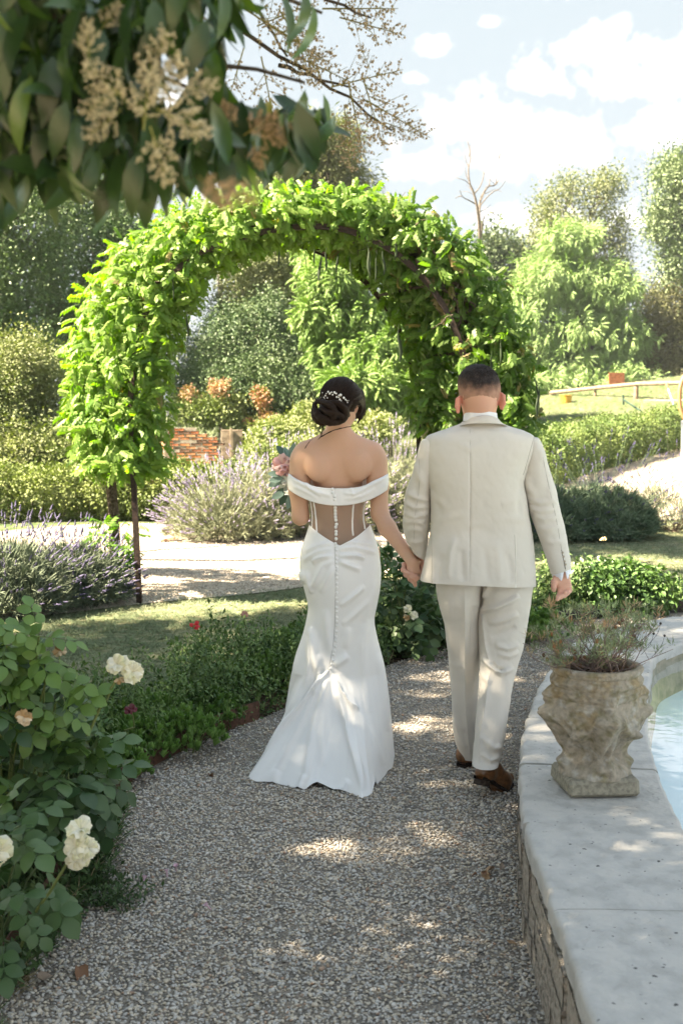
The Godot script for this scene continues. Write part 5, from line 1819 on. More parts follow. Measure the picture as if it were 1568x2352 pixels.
func build_canopy() -> void:
	var t := thing("privet_tree", "flowering privet tree whose glossy leaves hang into the top left corner", "tree", Vector3(-4.9, 0, -1.6))
	var o := t.position
	var wood := bark("brown bark", Color(0.05, 0.04, 0.03), Color(0.13, 0.105, 0.08))
	var tr := MB.new()
	branchy(tr, Vector3(0, -0.1, 0), Vector3(0.3, 3.0, -0.6), 0.17, 0.12, 0.03, 8, 9)
	obj("trunk", tr.mesh(), wood, t)
	for e in [Vector3(-3.2, 4.2, -2.6), Vector3(-1.2, 2.75, -1.7), Vector3(-3.4, 4.4, -0.6), Vector3(-2.2, 3.4, -1.8), Vector3(-5.2, 4.2, -2.6)]:
		var b := MB.new()
		branchy(b, Vector3(0.3, 2.9, -0.6), e - o, 0.08, 0.018, 0.06, 8, 6)
		obj("branch", b.mesh(), wood, t)
	# twigs into view
	for e in [[-120, -160, 560, -20, 2.0], [-120, -100, 430, 200, 1.8], [-120, -60, 700, 190, 2.2], [-150, 100, 420, 380, 1.9], [-150, 150, 690, 330, 2.0], [300, -200, 740, 30, 2.3]]:
		var b := MB.new()
		branchy(b, at(e[0], e[1], e[4]) - o, at(e[2], e[3], e[4] + 0.05) - o, 0.010, 0.003, 0.06, 8, 5)
		obj("twig", b.mesh(), wood, t)
	var kinds := []
	for k in 5:
		var m := MB.new()
		m.leaf(Transform3D(), rr(0.088, 0.108), rr(0.023, 0.030), 0.6 + 0.35 * k, 0.4, 6, 0.85)
		kinds.append(m.mesh())
	var tones := []
	for k in 9:
		var m := surf("privet leaf %d" % k, [lin(0.022, 0.050, 0.014), lin(0.032, 0.066, 0.018), lin(0.016, 0.040, 0.012), lin(0.050, 0.092, 0.025), lin(0.026, 0.056, 0.017), lin(0.038, 0.074, 0.017), lin(0.020, 0.046, 0.014), lin(0.26, 0.21, 0.03), lin(0.07, 0.12, 0.024)][k], 0.30, 0.55)
		m.backlight_enabled = true
		m.backlight = Color(0.36, 0.46, 0.10)
		tones.append(m)
	var region := [Vector2(-120, -150), Vector2(600, -150), Vector2(590, -20), Vector2(505, 60), Vector2(520, 150), Vector2(560, 205), Vector2(690, 215), Vector2(752, 250), Vector2(735, 295), Vector2(620, 325), Vector2(560, 350), Vector2(470, 345), Vector2(370, 372), Vector2(270, 390), Vector2(150, 375), Vector2(60, 385), Vector2(-120, 410)]
	var gaps := [[418, 150, 20, 34], [412, 215, 16, 40], [560, 235, 26, 22], [345, 0, 9, 9], [480, 20, 14, 12], [575, 60, 45, 55], [350, 240, 10, 10]]
	var heap := []
	var cols := []
	var n := 0
	var tries := 0
	while n < 1000 and tries < 9000:
		tries += 1
		var p := Vector2(rr(-120, 780), rr(-150, 400))
		if not inside(region, p):
			continue
		var lean := rr(-0.55, 0.12) if p.x < 420 else rr(-0.5, 0.35)
		var mid := p + Vector2(lean * 60, 55)
		var open := false
		for g in gaps:
			if Vector2((mid.x - g[0]) / (g[2] + 22), (mid.y - g[1]) / (g[3] + 26)).length() < 1.0:
				open = true
		if open:
			continue
		var d := rr(1.55, 2.25)
		var dir := Vector3(lean, -0.85, rr(-0.5, 0.5)).normalized()
		if rng.randf() < 0.22:
			dir = Vector3(rr(-1, 0.8), rr(-0.4, 0.2), rr(-0.5, 0.5)).normalized()
		var x := Transform3D(face(dir, (Vector3(rr(-0.8, 0.8), 0.4, rr(0.1, 1.0))).normalized()).scaled(Vector3.ONE * rr(0.75, 1.1)), at(p.x, p.y, d) - o)
		n += 1
		if n <= 300 and d < 2.3:
			obj("leaf", kinds[n % 5], tones[7 if n % 60 == 7 else (8 if n % 14 == 3 else rng.randi() % 7)], t, x)
		else:
			heap.append(x)
			cols.append(tint(Color(0.018, 0.044, 0.013), Color(0.042, 0.082, 0.022)))
	# the ones whose outline shows against the sky
	for l in [[735, 245, -0.25, 2.0, 2], [770, 262, -0.35, 2.0, 4], [700, 205, -0.1, 2.05, 3], [742, 215, 0.2, 2.2, 1], [690, -30, 0.35, 1.9, 3], [718, 10, 0.1, 2.0, 2], [640, -20, 0.5, 2.0, 1], [655, 215, 0.3, 2.1, 2], [600, 320, -0.3, 1.9, 1], [560, 335, -0.5, 1.9, 2], [690, 300, -0.5, 2.0, 1], [60, 385, -0.15, 1.7, 1], [40, 390, -0.25, 1.7, 0], [290, 380, -0.2, 1.7, 2], [240, 385, 0.15, 1.75, 1], [330, 365, -0.3, 1.75, 2], [190, 370, -0.4, 1.7, 1]]:
		obj("leaf", kinds[l[4]], tones[rng.randi() % 7], t, Transform3D(face(Vector3(l[2], -0.9, 0.1).normalized(), Vector3(0.9, 0.1, 0.6)).scaled(Vector3.ONE * rr(0.95, 1.1)), at(l[0], l[1], l[3]) - o))
	# crown out of the frame, which shades the path
	var ns := noise(0.55, 15, 3)
	var leafy := MB.new()
	for i in 7:
		var d := rand_dir()
		leafy.leaf(Transform3D(face((d + Vector3(0, -0.5, 0)).normalized()), d * 0.06), rr(0.08, 0.11), 0.034, 0.8, 0.25, 2)
	var lm := leafy.mesh()
	var xs := []
	var cs := []
	for i in 5200:
		var d := rand_dir() * pow(rng.randf(), 0.34)
		var p := Vector3(-3.4, 3.7, -1.4) + d * Vector3(2.4, 0.9, 1.9)
		if i % 3 == 0:
			p = Vector3(-2.0, 3.0, -0.6) + d * Vector3(1.6, 0.8, 1.4)
		if ns.get_noise_3dv(p) > 0.37:
			continue
		var rel := p - Vector3(0, EYE, 0)
		if rel.z < -0.3 and rel.y / -rel.z < 0.40 and rel.x / -rel.z > -0.33:
			continue
		xs.append(Transform3D(Basis.from_euler(Vector3(rr(-0.7, 0.7), rr(0, 6), rr(-0.7, 0.7))).scaled(Vector3.ONE * rr(0.9, 1.3)), p - o))
		cs.append(tint(Color(0.035, 0.075, 0.022), Color(0.07, 0.125, 0.034)))
	var green := tinted("privet foliage", 0.32, 0.5, Color(0.42, 0.55, 0.12))
	stuff("foliage", lm, green, xs, cs, t)
	var single := MB.new()
	single.leaf(Transform3D(), 0.098, 0.032, 0.9, 0.28, 4, 0.85)
	stuff("foliage", single.mesh(), green, heap, cols, t)
	# flower heads: cream ones close by, brown seed heads, finer ones further out
	var pk := [panicle(1, 0.023), panicle(2, 0.024), panicle(3, 0.022), panicle(4, 0.019, 0.45), panicle(5, 0.019, 0.4)]
	var cream := tinted("privet flower", 0.9, 0.2, Color(0.3, 0.3, 0.2))
	cream.albedo_color = lin(0.55, 0.49, 0.32)
	var tan_ := surf("privet seed head", lin(0.44, 0.31, 0.18), 0.9, 0.2)
	tan_.vertex_color_use_as_albedo = true
	var dry := surf("privet dry head", lin(0.40, 0.31, 0.20), 0.9, 0.2)
	dry.vertex_color_use_as_albedo = true
	for f in [[205, 140, 0.0, 1.0, 0.065, 1.5, 0], [330, 300, 0.1, 1.0, 0.11, 1.5, 0], [300, 240, -0.6, 0.5, 0.10, 1.52, 0], [330, 250, 0.8, 0.9, 0.11, 1.55, 0], [360, 250, 1.0, -0.5, 0.10, 1.5, 0], [290, 200, -0.9, -0.5, 0.09, 1.54, 0], [340, 200, 0.5, 1.2, 0.10, 1.56, 0], [390, 210, 1.0, 0.1, 0.085, 1.55, 0], [345, 290, 0.3, -1, 0.10, 1.5, 0], [280, 250, -0.8, -0.7, 0.08, 1.52, 0], [230, 70, 0.6, 0.7, 0.06, 1.6, 0],
			[560, 310, 0.9, 0.5, 0.07, 1.6, 1], [590, 300, 0.7, -0.3, 0.06, 1.6, 1], [580, 325, 0.3, -0.9, 0.05, 1.6, 1], [545, 290, -0.5, 0.8, 0.05, 1.6, 1], [610, 310, 1, 0.3, 0.05, 1.6, 1], [455, 405, 0.8, -0.8, 0.06, 1.1, 1], [500, 425, 0.9, -0.4, 0.05, 1.0, 1],
			[560, 20, 0.9, -0.6, 0.20, 2.9, 2], [620, 60, 0.8, -0.5, 0.20, 3.0, 2], [640, 110, 0.9, -0.4, 0.22, 3.0, 2], [600, 130, 0.2, -1, 0.20, 2.9, 2], [560, 110, -0.3, -1, 0.18, 2.9, 2], [740, 20, 1, -0.1, 0.22, 3.1, 2], [780, 40, 0.8, -0.3, 0.2, 3.1, 2], [700, -10, 1, 0.2, 0.22, 3.1, 2], [800, 190, 0.2, -0.9, 0.20, 3.0, 2], [830, 170, 0.3, -1, 0.22, 3.0, 2], [840, 230, 0.9, -0.5, 0.20, 3.0, 2], [790, 240, 0.1, -1, 0.18, 3.0, 2], [880, 280, 1, -0.4, 0.12, 3.0, 2], [760, 200, 0.9, 0.2, 0.2, 3.0, 2], [850, 160, -0.2, 0.5, 0.08, 3.0, 2], [640, 20, 0.5, -0.8, 0.2, 2.9, 2], [680, 90, 0.3, -0.8, 0.16, 3.0, 2], [590, 60, 0.8, 0.3, 0.18, 3.0, 2]]:
		var x := Transform3D(face(Vector3(f[2], f[3], rr(-0.1, 0.35)).normalized()).scaled(Vector3.ONE * f[4] * (0.74 if f[6] < 2 else 0.9)), at(f[0], f[1], f[5]) - o)
		obj("flower_panicle", pk[rng.randi() % 3 if f[6] < 2 else 3 + rng.randi() % 2], [cream, tan_, dry][f[6]], t, x)
	for e in [[540, -40, 660, 130, 3.0], [540, 60, 900, 300, 3.05], [620, -60, 850, 40, 3.1], [640, 150, 800, 200, 3.05]]:
		var b := MB.new()
		branchy(b, at(e[0], e[1], e[4]) - o, at(e[2], e[3], e[4] - 0.04) - o, 0.006, 0.0025, 0.06, 7, 5)
		obj("twig", b.mesh(), wood, t)
	# a tall tree at the left out of the frame, in whose shade the path lies
	var tall := thing("shade_tree", "tall broad tree left of the path out of the picture", "tree", Vector3(-9.4, 0, -3.0))
	var m3 := MB.new()
	branchy(m3, Vector3(0, -0.1, 0), Vector3(0.3, 6.0, 0.0), 0.28, 0.2, 0.02, 7, 9)
	obj("trunk", m3.mesh(), wood, tall)
	var br3 := MB.new()
	for k in 9:
		branchy(br3, Vector3(0.3, 5.8, 0), Vector3(2.1 + rr(-2.6, 2.8), 8.5 + rr(-0.6, 0.8), rr(-3.6, 3.4)), 0.10, 0.02, 0.06, 7, 6)
	obj("branches", br3.mesh(), wood, tall)
	xs = []
	cs = []
	# where the crown is thin, by the light that falls on the ground below
	var sunny := [[0.30, -4.35, 0.26], [-0.05, -4.15, 0.16], [0.12, -3.45, 0.26], [0.45, -3.28, 0.20], [-0.2, -3.2, 0.14], [0.85, -6.8, 0.32], [0.6, -5.9, 0.22], [1.0, -4.6, 0.2], [1.75, -5.14, 0.10], [1.06, -4.92, 0.12], [0.3, -5.1, 0.12], [-0.9, -7.6, 0.3], [0.2, -7.9, 0.25], [0.35, -2.85, 0.15]]
	for i in 17000:
		var d := rand_dir() * pow(rng.randf(), 0.34)
		var p := Vector3(-7.4, 8.5, -3.4) + d * Vector3(3.9, 1.5, 4.7)
		var g := p - SUN * (p.y / SUN.y)
		var thin := ns.get_noise_3dv(p) > 0.24
		for q in sunny:
			if Vector2((g.x - q[0]) / (q[2] * 1.5), (g.z - q[1]) / q[2]).length() < 1.0:
				thin = thin or rng.randf() < 0.72
		if thin:
			continue
		xs.append(Transform3D(Basis.from_euler(Vector3(rr(-0.7, 0.7), rr(0, 6), rr(-0.7, 0.7))).scaled(Vector3.ONE * rr(1.1, 1.7)), p - tall.position))
		cs.append(tint(Color(0.045, 0.095, 0.028), Color(0.09, 0.155, 0.042)))
	stuff("crown", lm, green, xs, cs, tall)
	# a second tree out of the frame at the left, with its shade on drive and lawn
	var far := thing("shade_tree", "tall shade tree left of the garden out of the picture", "tree", Vector3(-8.6, 0, -11.5))
	var m2 := MB.new()
	branchy(m2, Vector3(0, -0.1, 0), Vector3(0.2, 5.0, 0.2), 0.2, 0.14, 0.02, 7, 8)
	obj("trunk", m2.mesh(), wood, far)
	var br := MB.new()
	for e in [Vector3(2.6, -7.0, 1.6), Vector3(4.6, 8.2, -0.5), Vector3(1.0, 8.5, -1.5), Vector3(2.2, 5.2, 1.6)]:
		branchy(br, Vector3(0.2, 4.6, 0.2), Vector3(e.x, absf(e.y), e.z), 0.09, 0.02, 0.05, 7, 6)
	obj("branches", br.mesh(), wood, far)
	xs = []
	cs = []
	for i in 6500:
		var d := rand_dir() * pow(rng.randf(), 0.34)
		var p := Vector3(-4.8, 8.3, -11.8) + d * Vector3(2.7, 0.9, 2.0)
		if i % 4 == 0:
			p = Vector3(-6.3, 5.0, -10.2) + d * Vector3(1.3, 0.7, 0.8)
		if ns.get_noise_3dv(p) > 0.12:
			continue
		xs.append(Transform3D(Basis.from_euler(Vector3(rr(-0.7, 0.7), rr(0, 6), rr(-0.7, 0.7))).scaled(Vector3.ONE * rr(0.9, 1.4)), p - far.position))
		cs.append(tint(Color(0.035, 0.075, 0.022), Color(0.07, 0.125, 0.034)))
	stuff("crown", lm, green, xs, cs, far)

# ---------------------------------------------------------------- figure kit: a distance field on a grid, meshed by surface nets
class Field:
	var lo: Vector3
	var h: float
	var nx: int
	var ny: int
	var nz: int
	var f := PackedFloat32Array()
	func _init(a: Vector3, b: Vector3, cell: float) -> void:
		lo = a
		h = cell
		nx = int((b.x - a.x) / cell) + 2
		ny = int((b.y - a.y) / cell) + 2
		nz = int((b.z - a.z) / cell) + 2
		f.resize(nx * ny * nz)
		f.fill(1.0)
	func _range(a: Vector3, b: Vector3, pad: float) -> Array:
		var p := (a.min(b) - Vector3.ONE * pad - lo) / h
		var q := (a.max(b) + Vector3.ONE * pad - lo) / h
		return [clampi(int(p.x), 0, nx - 1), clampi(int(p.y), 0, ny - 1), clampi(int(p.z), 0, nz - 1), clampi(int(q.x) + 1, 0, nx - 1), clampi(int(q.y) + 1, 0, ny - 1), clampi(int(q.z) + 1, 0, nz - 1)]
	func cone(a: Vector3, b: Vector3, ra: float, rb: float, k := 0.02) -> void:
		var g := _range(a, b, maxf(ra, rb) + k + h * 2.0)
		var ab := b - a
		var inv := 1.0 / maxf(ab.length_squared(), 1e-9)
		for z in range(g[2], g[5] + 1):
			for y in range(g[1], g[4] + 1):
				var i: int = (z * ny + y) * nx + g[0]
				var p := lo + Vector3(g[0], y, z) * h
				for x in range(g[0], g[3] + 1):
					var t := clampf((p - a).dot(ab) * inv, 0.0, 1.0)
					var d := (p - a - ab * t).length() - ra - (rb - ra) * t
					var o := f[i]
					var m := maxf(k - absf(d - o), 0.0)
					f[i] = minf(d, o) - m * m / (4.0 * k)
					i += 1
					p.x += h
	func chain(pts: Array, radii: Array, k := 0.012) -> void:
		for i in pts.size() - 1:
			cone(pts[i], pts[i + 1], radii[i], radii[i + 1], k)
	func ball(c: Vector3, r: Vector3, k := 0.02, turn := Basis()) -> void:
		var m := maxf(r.x, maxf(r.y, r.z))
		var g := _range(c, c, m + k + h * 2.0)
		var inv := turn.inverse()
		for z in range(g[2], g[5] + 1):
			for y in range(g[1], g[4] + 1):
				var i: int = (z * ny + y) * nx + g[0]
				for x in range(g[0], g[3] + 1):
					var q := inv * (lo + Vector3(x, y, z) * h - c)
					var u := q / r
					var k0 := u.length()
					var d := -minf(r.x, minf(r.y, r.z)) if k0 < 0.001 else k0 * (k0 - 1.0) / (u / r).length()
					var o := f[i]
					var w := maxf(k - absf(d - o), 0.0)
					f[i] = minf(d, o) - w * w / (4.0 * k)
					i += 1
	func carve(c: Vector3, r: Vector3, k := 0.01) -> void:
		var m := maxf(r.x, maxf(r.y, r.z))
		var g := _range(c, c, m + k + h * 2.0)
		for z in range(g[2], g[5] + 1):
			for y in range(g[1], g[4] + 1):
				var i: int = (z * ny + y) * nx + g[0]
				for x in range(g[0], g[3] + 1):
					var q := lo + Vector3(x, y, z) * h - c
					var u := q / r
					var k0 := u.length()
					var d := minf(r.x, minf(r.y, r.z)) if k0 < 0.001 else -k0 * (k0 - 1.0) / (u / r).length()
					var o := f[i]
					var w := maxf(k - absf(d - o), 0.0)
					f[i] = maxf(d, o) + w * w / (4.0 * k)
					i += 1
	func into(m: MB, paint = null) -> void:
		var id := PackedInt32Array()
		id.resize(nx * ny * nz)
		id.fill(-1)
		var sx := 1
		var sy := nx
		var sz := nx * ny
		var offs := [0, sx, sy, sx + sy, sz, sz + sx, sz + sy, sz + sx + sy]
		var edges := [[0, 1], [2, 3], [4, 5], [6, 7], [0, 2], [1, 3], [4, 6], [5, 7], [0, 4], [1, 5], [2, 6], [3, 7]]
		for z in nz - 1:
			for y in ny - 1:
				var i := (z * ny + y) * nx
				for x in nx - 1:
					var s := f[i] < 0.0
					if (f[i + sx] < 0.0) != s or (f[i + sy] < 0.0) != s or (f[i + sz] < 0.0) != s or (f[i + sx + sy] < 0.0) != s or (f[i + sx + sz] < 0.0) != s or (f[i + sy + sz] < 0.0) != s or (f[i + sx + sy + sz] < 0.0) != s:
						var sum := Vector3.ZERO
						var n := 0
						for e in edges:
							var a: float = f[i + offs[e[0]]]
							var b: float = f[i + offs[e[1]]]
							if (a < 0.0) != (b < 0.0):
								var t := a / (a - b)
								var pa := Vector3(e[0] & 1, (e[0] >> 1) & 1, e[0] >> 2)
								var pb := Vector3(e[1] & 1, (e[1] >> 1) & 1, e[1] >> 2)
								sum += pa.lerp(pb, t)
								n += 1
						var p := lo + (Vector3(x, y, z) + sum / n) * h
						if paint != null:
							m.col = paint.call(p)
						id[i] = m.vert(p)
					i += 1
		for z in range(1, nz - 1):
			for y in range(1, ny - 1):
				var i := (z * ny + y) * nx + 1
				for x in range(1, nx - 1):
					var s := f[i] < 0.0
					if (f[i + sx] < 0.0) != s:
						_face(m, id[i], id[i - sy], id[i - sy - sz], id[i - sz], s)
					if (f[i + sy] < 0.0) != s:
						_face(m, id[i], id[i - sz], id[i - sz - sx], id[i - sx], s)
					if (f[i + sz] < 0.0) != s:
						_face(m, id[i], id[i - sx], id[i - sx - sy], id[i - sy], s)
					i += 1
	func _face(m: MB, a: int, b: int, c: int, d: int, s: bool) -> void:
		if a < 0 or b < 0 or c < 0 or d < 0:
			return
		if s:
			m.quad(a, d, c, b)
		else:
			m.quad(a, b, c, d)

func pix(p: Vector3) -> Vector2:
	# where a point of the world falls in the picture: used to lay seams and folds on cloth
	var y := p.y - EYE
	var yc := y * cos(PITCH) + p.z * sin(PITCH)
	var zc := -y * sin(PITCH) + p.z * cos(PITCH)
	return Vector2(784.0 + FOCAL * p.x / -zc, 1176.0 - FOCAL * yc / -zc)

func crease(folds: Array, q: Vector2) -> float:
	# height of the folds at a picture point; a fold is [points, height, width, sharp?]
	var sum := 0.0
	for f in folds:
		var pts: Array = f[0]
		var reach: float = f[2] * 3.2
		var best := 1e9
		var along := 0.0
		var n := pts.size() - 1
		for i in n:
			var a: Vector2 = pts[i]
			var b: Vector2 = pts[i + 1]
			if q.x < minf(a.x, b.x) - reach or q.x > maxf(a.x, b.x) + reach or q.y < minf(a.y, b.y) - reach or q.y > maxf(a.y, b.y) + reach:
				continue
			var ab := b - a
			var t := clampf((q - a).dot(ab) / ab.length_squared(), 0.0, 1.0)
			var d := q.distance_to(a + ab * t)
			if d < best:
				best = d
				along = (i + t) / n
		if best < reach:
			var fade := 1.0 - pow(absf(2.0 * along - 1.0), 3.0)
			var g: float = best / f[2]
			sum += f[1] * fade * (exp(-g * 1.2) if f.size() > 3 and f[3] else exp(-g * g))
	return sum

func v2(flat: Array) -> Array:
	var out := []
	for i in range(0, flat.size(), 2):
		out.append(Vector2(flat[i], flat[i + 1]))
	return out

func folds_of(list: Array) -> Array:
	var out := []
	for l in list:
		out.append([curve(v2(l[0]), (l[0].size() / 2 - 1) * 2), l[1], l[2], l.size() > 3 and l[3]])
	return out

func folds_of_times(k: float, list: Array) -> Array:
	var out := folds_of(list)
	for f in out:
		f[1] *= k
	return out

func ring_at(rings: Array, t: float) -> PackedFloat32Array:
	# rings: [py, left px, right px, distance, back, front, squareness]
	var n := rings.size()
	var i := clampi(int(floor(t)), 0, n - 1)
	var f := t - i
	var a: Array = rings[maxi(i - 1, 0)]
	var b: Array = rings[i]
	var c: Array = rings[mini(i + 1, n - 1)]
	var d: Array = rings[mini(i + 2, n - 1)]
	var out := PackedFloat32Array()
	for k in b.size():
		out.append((b[k] * 2.0 + (c[k] - a[k]) * f + (a[k] * 2.0 - b[k] * 5.0 + c[k] * 4.0 - d[k]) * f * f + (b[k] * 3.0 - a[k] - c[k] * 3.0 + d[k]) * f * f * f) * 0.5)
	return out

func ring_point(r: PackedFloat32Array, theta: float) -> Vector3:
	var c := at((r[1] + r[2]) * 0.5, r[0], r[3])
	var hw := (r[2] - r[1]) * 0.5 * r[3] / FOCAL
	var e := 2.0 / r[6]
	var cs := cos(theta)
	var sn := sin(theta)
	return c + Vector3(hw * signf(cs) * pow(absf(cs), e), 0, (r[4] if sn > 0.0 else r[5]) * signf(sn) * pow(absf(sn), e))

func crowd(u: float) -> float:
	# angles lie closer together on the seen side (a quarter turn = towards the camera)
	return u + 0.4 * cos(u)

func garment(rings: Array, cols: int, rows: int, folds: Array, top = null) -> Array:
	# rows of points round the rings
	var out := []
	for j in rows + 1:
		var t := float(j) * (rings.size() - 1) / rows
		var r := ring_at(rings, t)
		var row := []
		for i in cols:
			var u := TAU * i / cols
			var theta := crowd(u)
			var p := ring_point(r, theta)
			if top != null:
				p = top.call(p, theta, float(j) / rows)
			row.append(p)
		out.append(row)
	return relief(out, folds)

var ripple := noise(9.0, 88, 2)
var ripple_by := 1.0

func relief(rows: Array, folds: Array, flip := 1.0) -> Array:
	var n: int = rows.size()
	var m: int = rows[0].size()
	var res := []
	for j in n:
		var row := []
		for i in m:
			var p: Vector3 = rows[j][i]
			var dx: Vector3 = rows[j][(i + 1) % m] - rows[j][posmod(i - 1, m)]
			var dy: Vector3 = rows[mini(j + 1, n - 1)][i] - rows[maxi(j - 1, 0)][i]
			var nn := dx.cross(dy).normalized() * flip
			if nn.z > -0.15 and folds.size():
				p += nn * ripple_by * (0.0016 * ripple.get_noise_3dv(p) + 0.0010 * ripple.get_noise_3dv(p * 2.6))
				p += nn * crease(folds, pix(p)) * smoothstep(-0.15, 0.25, nn.z)
			row.append(p)
		res.append(row)
	return res

func nearest(rows: Array, q: Vector2) -> Vector3:
	# the point of a cloth's seen side that falls on a picture point
	var best := 1e9
	var out := Vector3.ZERO
	var m: int = rows[0].size()
	for row in rows:
		if absf(pix(row[m / 4]).y - q.y) > 40.0 and absf(pix(row[0]).y - q.y) > 60.0:
			continue
		for p in row:
			var d: float = pix(p).distance_to(q) - p.z * 60.0
			if d < best:
				best = d
				out = p
	return out

func seam(called: String, rows: Array, pts: Array, r: float, mat: Material, parent: Node, n := 24) -> void:
	var line := curve(v2(pts), n)
	var w := []
	var rad := []
	for q in line:
		w.append(nearest(rows, q) - parent_at(parent))
		rad.append(r)
	for k in 2: # smooth out the steps of the grid
		for i in range(1, w.size() - 1):
			w[i] = w[i] * 0.4 + (w[i - 1] + w[i + 1]) * 0.3
	var m := MB.new()
	m.tube(w, rad, 5)
	obj(called, m.mesh(), mat, parent)

func parent_at(n: Node) -> Vector3:
	var v := Vector3.ZERO
	while n is Node3D and n != self:
		v += n.position
		n = n.get_parent()
	return v

func shifted(rows: Array, o: Vector3) -> Array:
	var out := []
	for r in rows:
		var q := []
		for p in r:
			q.append(p - o)
		out.append(q)
	return out

func cloth(called: String, rows: Array, mat: Material, parent: Node, closed := true) -> MeshInstance3D:
	var m := MB.new()
	var r := shifted(rows, parent_at(parent))
	r.reverse()
	m.grid(r, closed)
	return obj(called, m.mesh(), mat, parent)

func woven(key: String, c: Color, rough: float, bump: float, scale: float, sheen := 0.0) -> StandardMaterial3D:
	var m := surf(key, Color.WHITE, rough, 0.35)
	m.albedo_texture = noise_tex(0.06, 61, [[0.25, (c * 0.985).linear_to_srgb()], [0.75, (c * 1.01).linear_to_srgb()]], 256, 4)
	m.heightmap_enabled = true
	m.heightmap_texture = noise_tex(0.25, 62, [[0.0, grey(0)], [1.0, grey(1)]], 256, 2)
	m.heightmap_scale = bump
	if sheen > 0.0:
		m.rim_enabled = true
		m.rim = sheen
		m.rim_tint = 0.6
	triplanar(m, scale, false)
	return m

func skin(key: String, c: Color) -> StandardMaterial3D:
	var m := surf(key, Color.WHITE, 0.5, 0.4)
	m.vertex_color_use_as_albedo = true
	m.subsurf_scatter_enabled = true
	m.subsurf_scatter_strength = 0.12
	m.heightmap_enabled = true
	m.heightmap_texture = noise_tex(0.1, 63, [[0.0, grey(0)], [1.0, grey(1)]], 256, 3)
	m.heightmap_scale = 0.04
	triplanar(m, 9.0, false)
	m.albedo_color = c.linear_to_srgb()
	return m

# ---------------------------------------------------------------- the couple
func pts3(list: Array) -> Array:
	var out := []
	for p in list:
		out.append(at(p[0], p[1], p[2]))
	return out

func finish(m: MB, o: Vector3) -> ArrayMesh:
	for i in m.v.size():
		m.v[i] -= o
	return m.mesh()

func build_couple() -> void:
	build_bride()
	build_groom()

func head(f: Field, c: Vector3, turn: float, s: float) -> void:
	# skull, jaw, brow, nose, lips and ears; the face looks along -z turned by `turn`
	var b := Basis(Vector3.UP, turn)
	f.ball(c, Vector3(0.075, 0.098, 0.092) * s, 0.01, b)
	f.ball(c + b * Vector3(0, -0.055, -0.035) * s, Vector3(0.056, 0.062, 0.058) * s, 0.03, b)
	f.ball(c + b * Vector3(0, -0.100, -0.070) * s, Vector3(0.022, 0.016, 0.018) * s, 0.02, b)
	f.ball(c + b * Vector3(0, 0.012, -0.082) * s, Vector3(0.055, 0.014, 0.014) * s, 0.02, b)
	for e in [-1, 1]:
		f.carve(c + b * Vector3(0.031 * e, -0.006, -0.098) * s, Vector3(0.015, 0.010, 0.012) * s, 0.008)
		f.ball(c + b * Vector3(0.031 * e, -0.006, -0.080) * s, Vector3.ONE * 0.0125 * s, 0.003, b)
		f.ball(c + b * Vector3(0.045 * e, -0.035, -0.070) * s, Vector3(0.02, 0.02, 0.015) * s, 0.02, b)
	f.cone(c + b * Vector3(0, 0.0, -0.090) * s, c + b * Vector3(0, -0.034, -0.110) * s, 0.007 * s, 0.011 * s, 0.012)
	f.ball(c + b * Vector3(0, -0.060, -0.091) * s, Vector3(0.022, 0.0055, 0.008) * s, 0.006, b)
	f.ball(c + b * Vector3(0, -0.070, -0.090) * s, Vector3(0.020, 0.006, 0.008) * s, 0.006, b)

func ear(f: Field, c: Vector3, side: float, s: float, tilt := 0.0) -> void:
	var b := Basis.from_euler(Vector3(0.15, side * 0.45, tilt))
	f.ball(c, Vector3(0.0065, 0.031, 0.019) * s, 0.004, b)
	f.ball(c + Vector3(0, -0.022, -0.004) * s, Vector3(0.006, 0.012, 0.010) * s, 0.006, b)
	f.cone(c + b * Vector3(side * 0.004, 0.02, 0.012) * s, c + b * Vector3(side * 0.004, -0.012, 0.016) * s, 0.0045 * s, 0.004 * s, 0.004)

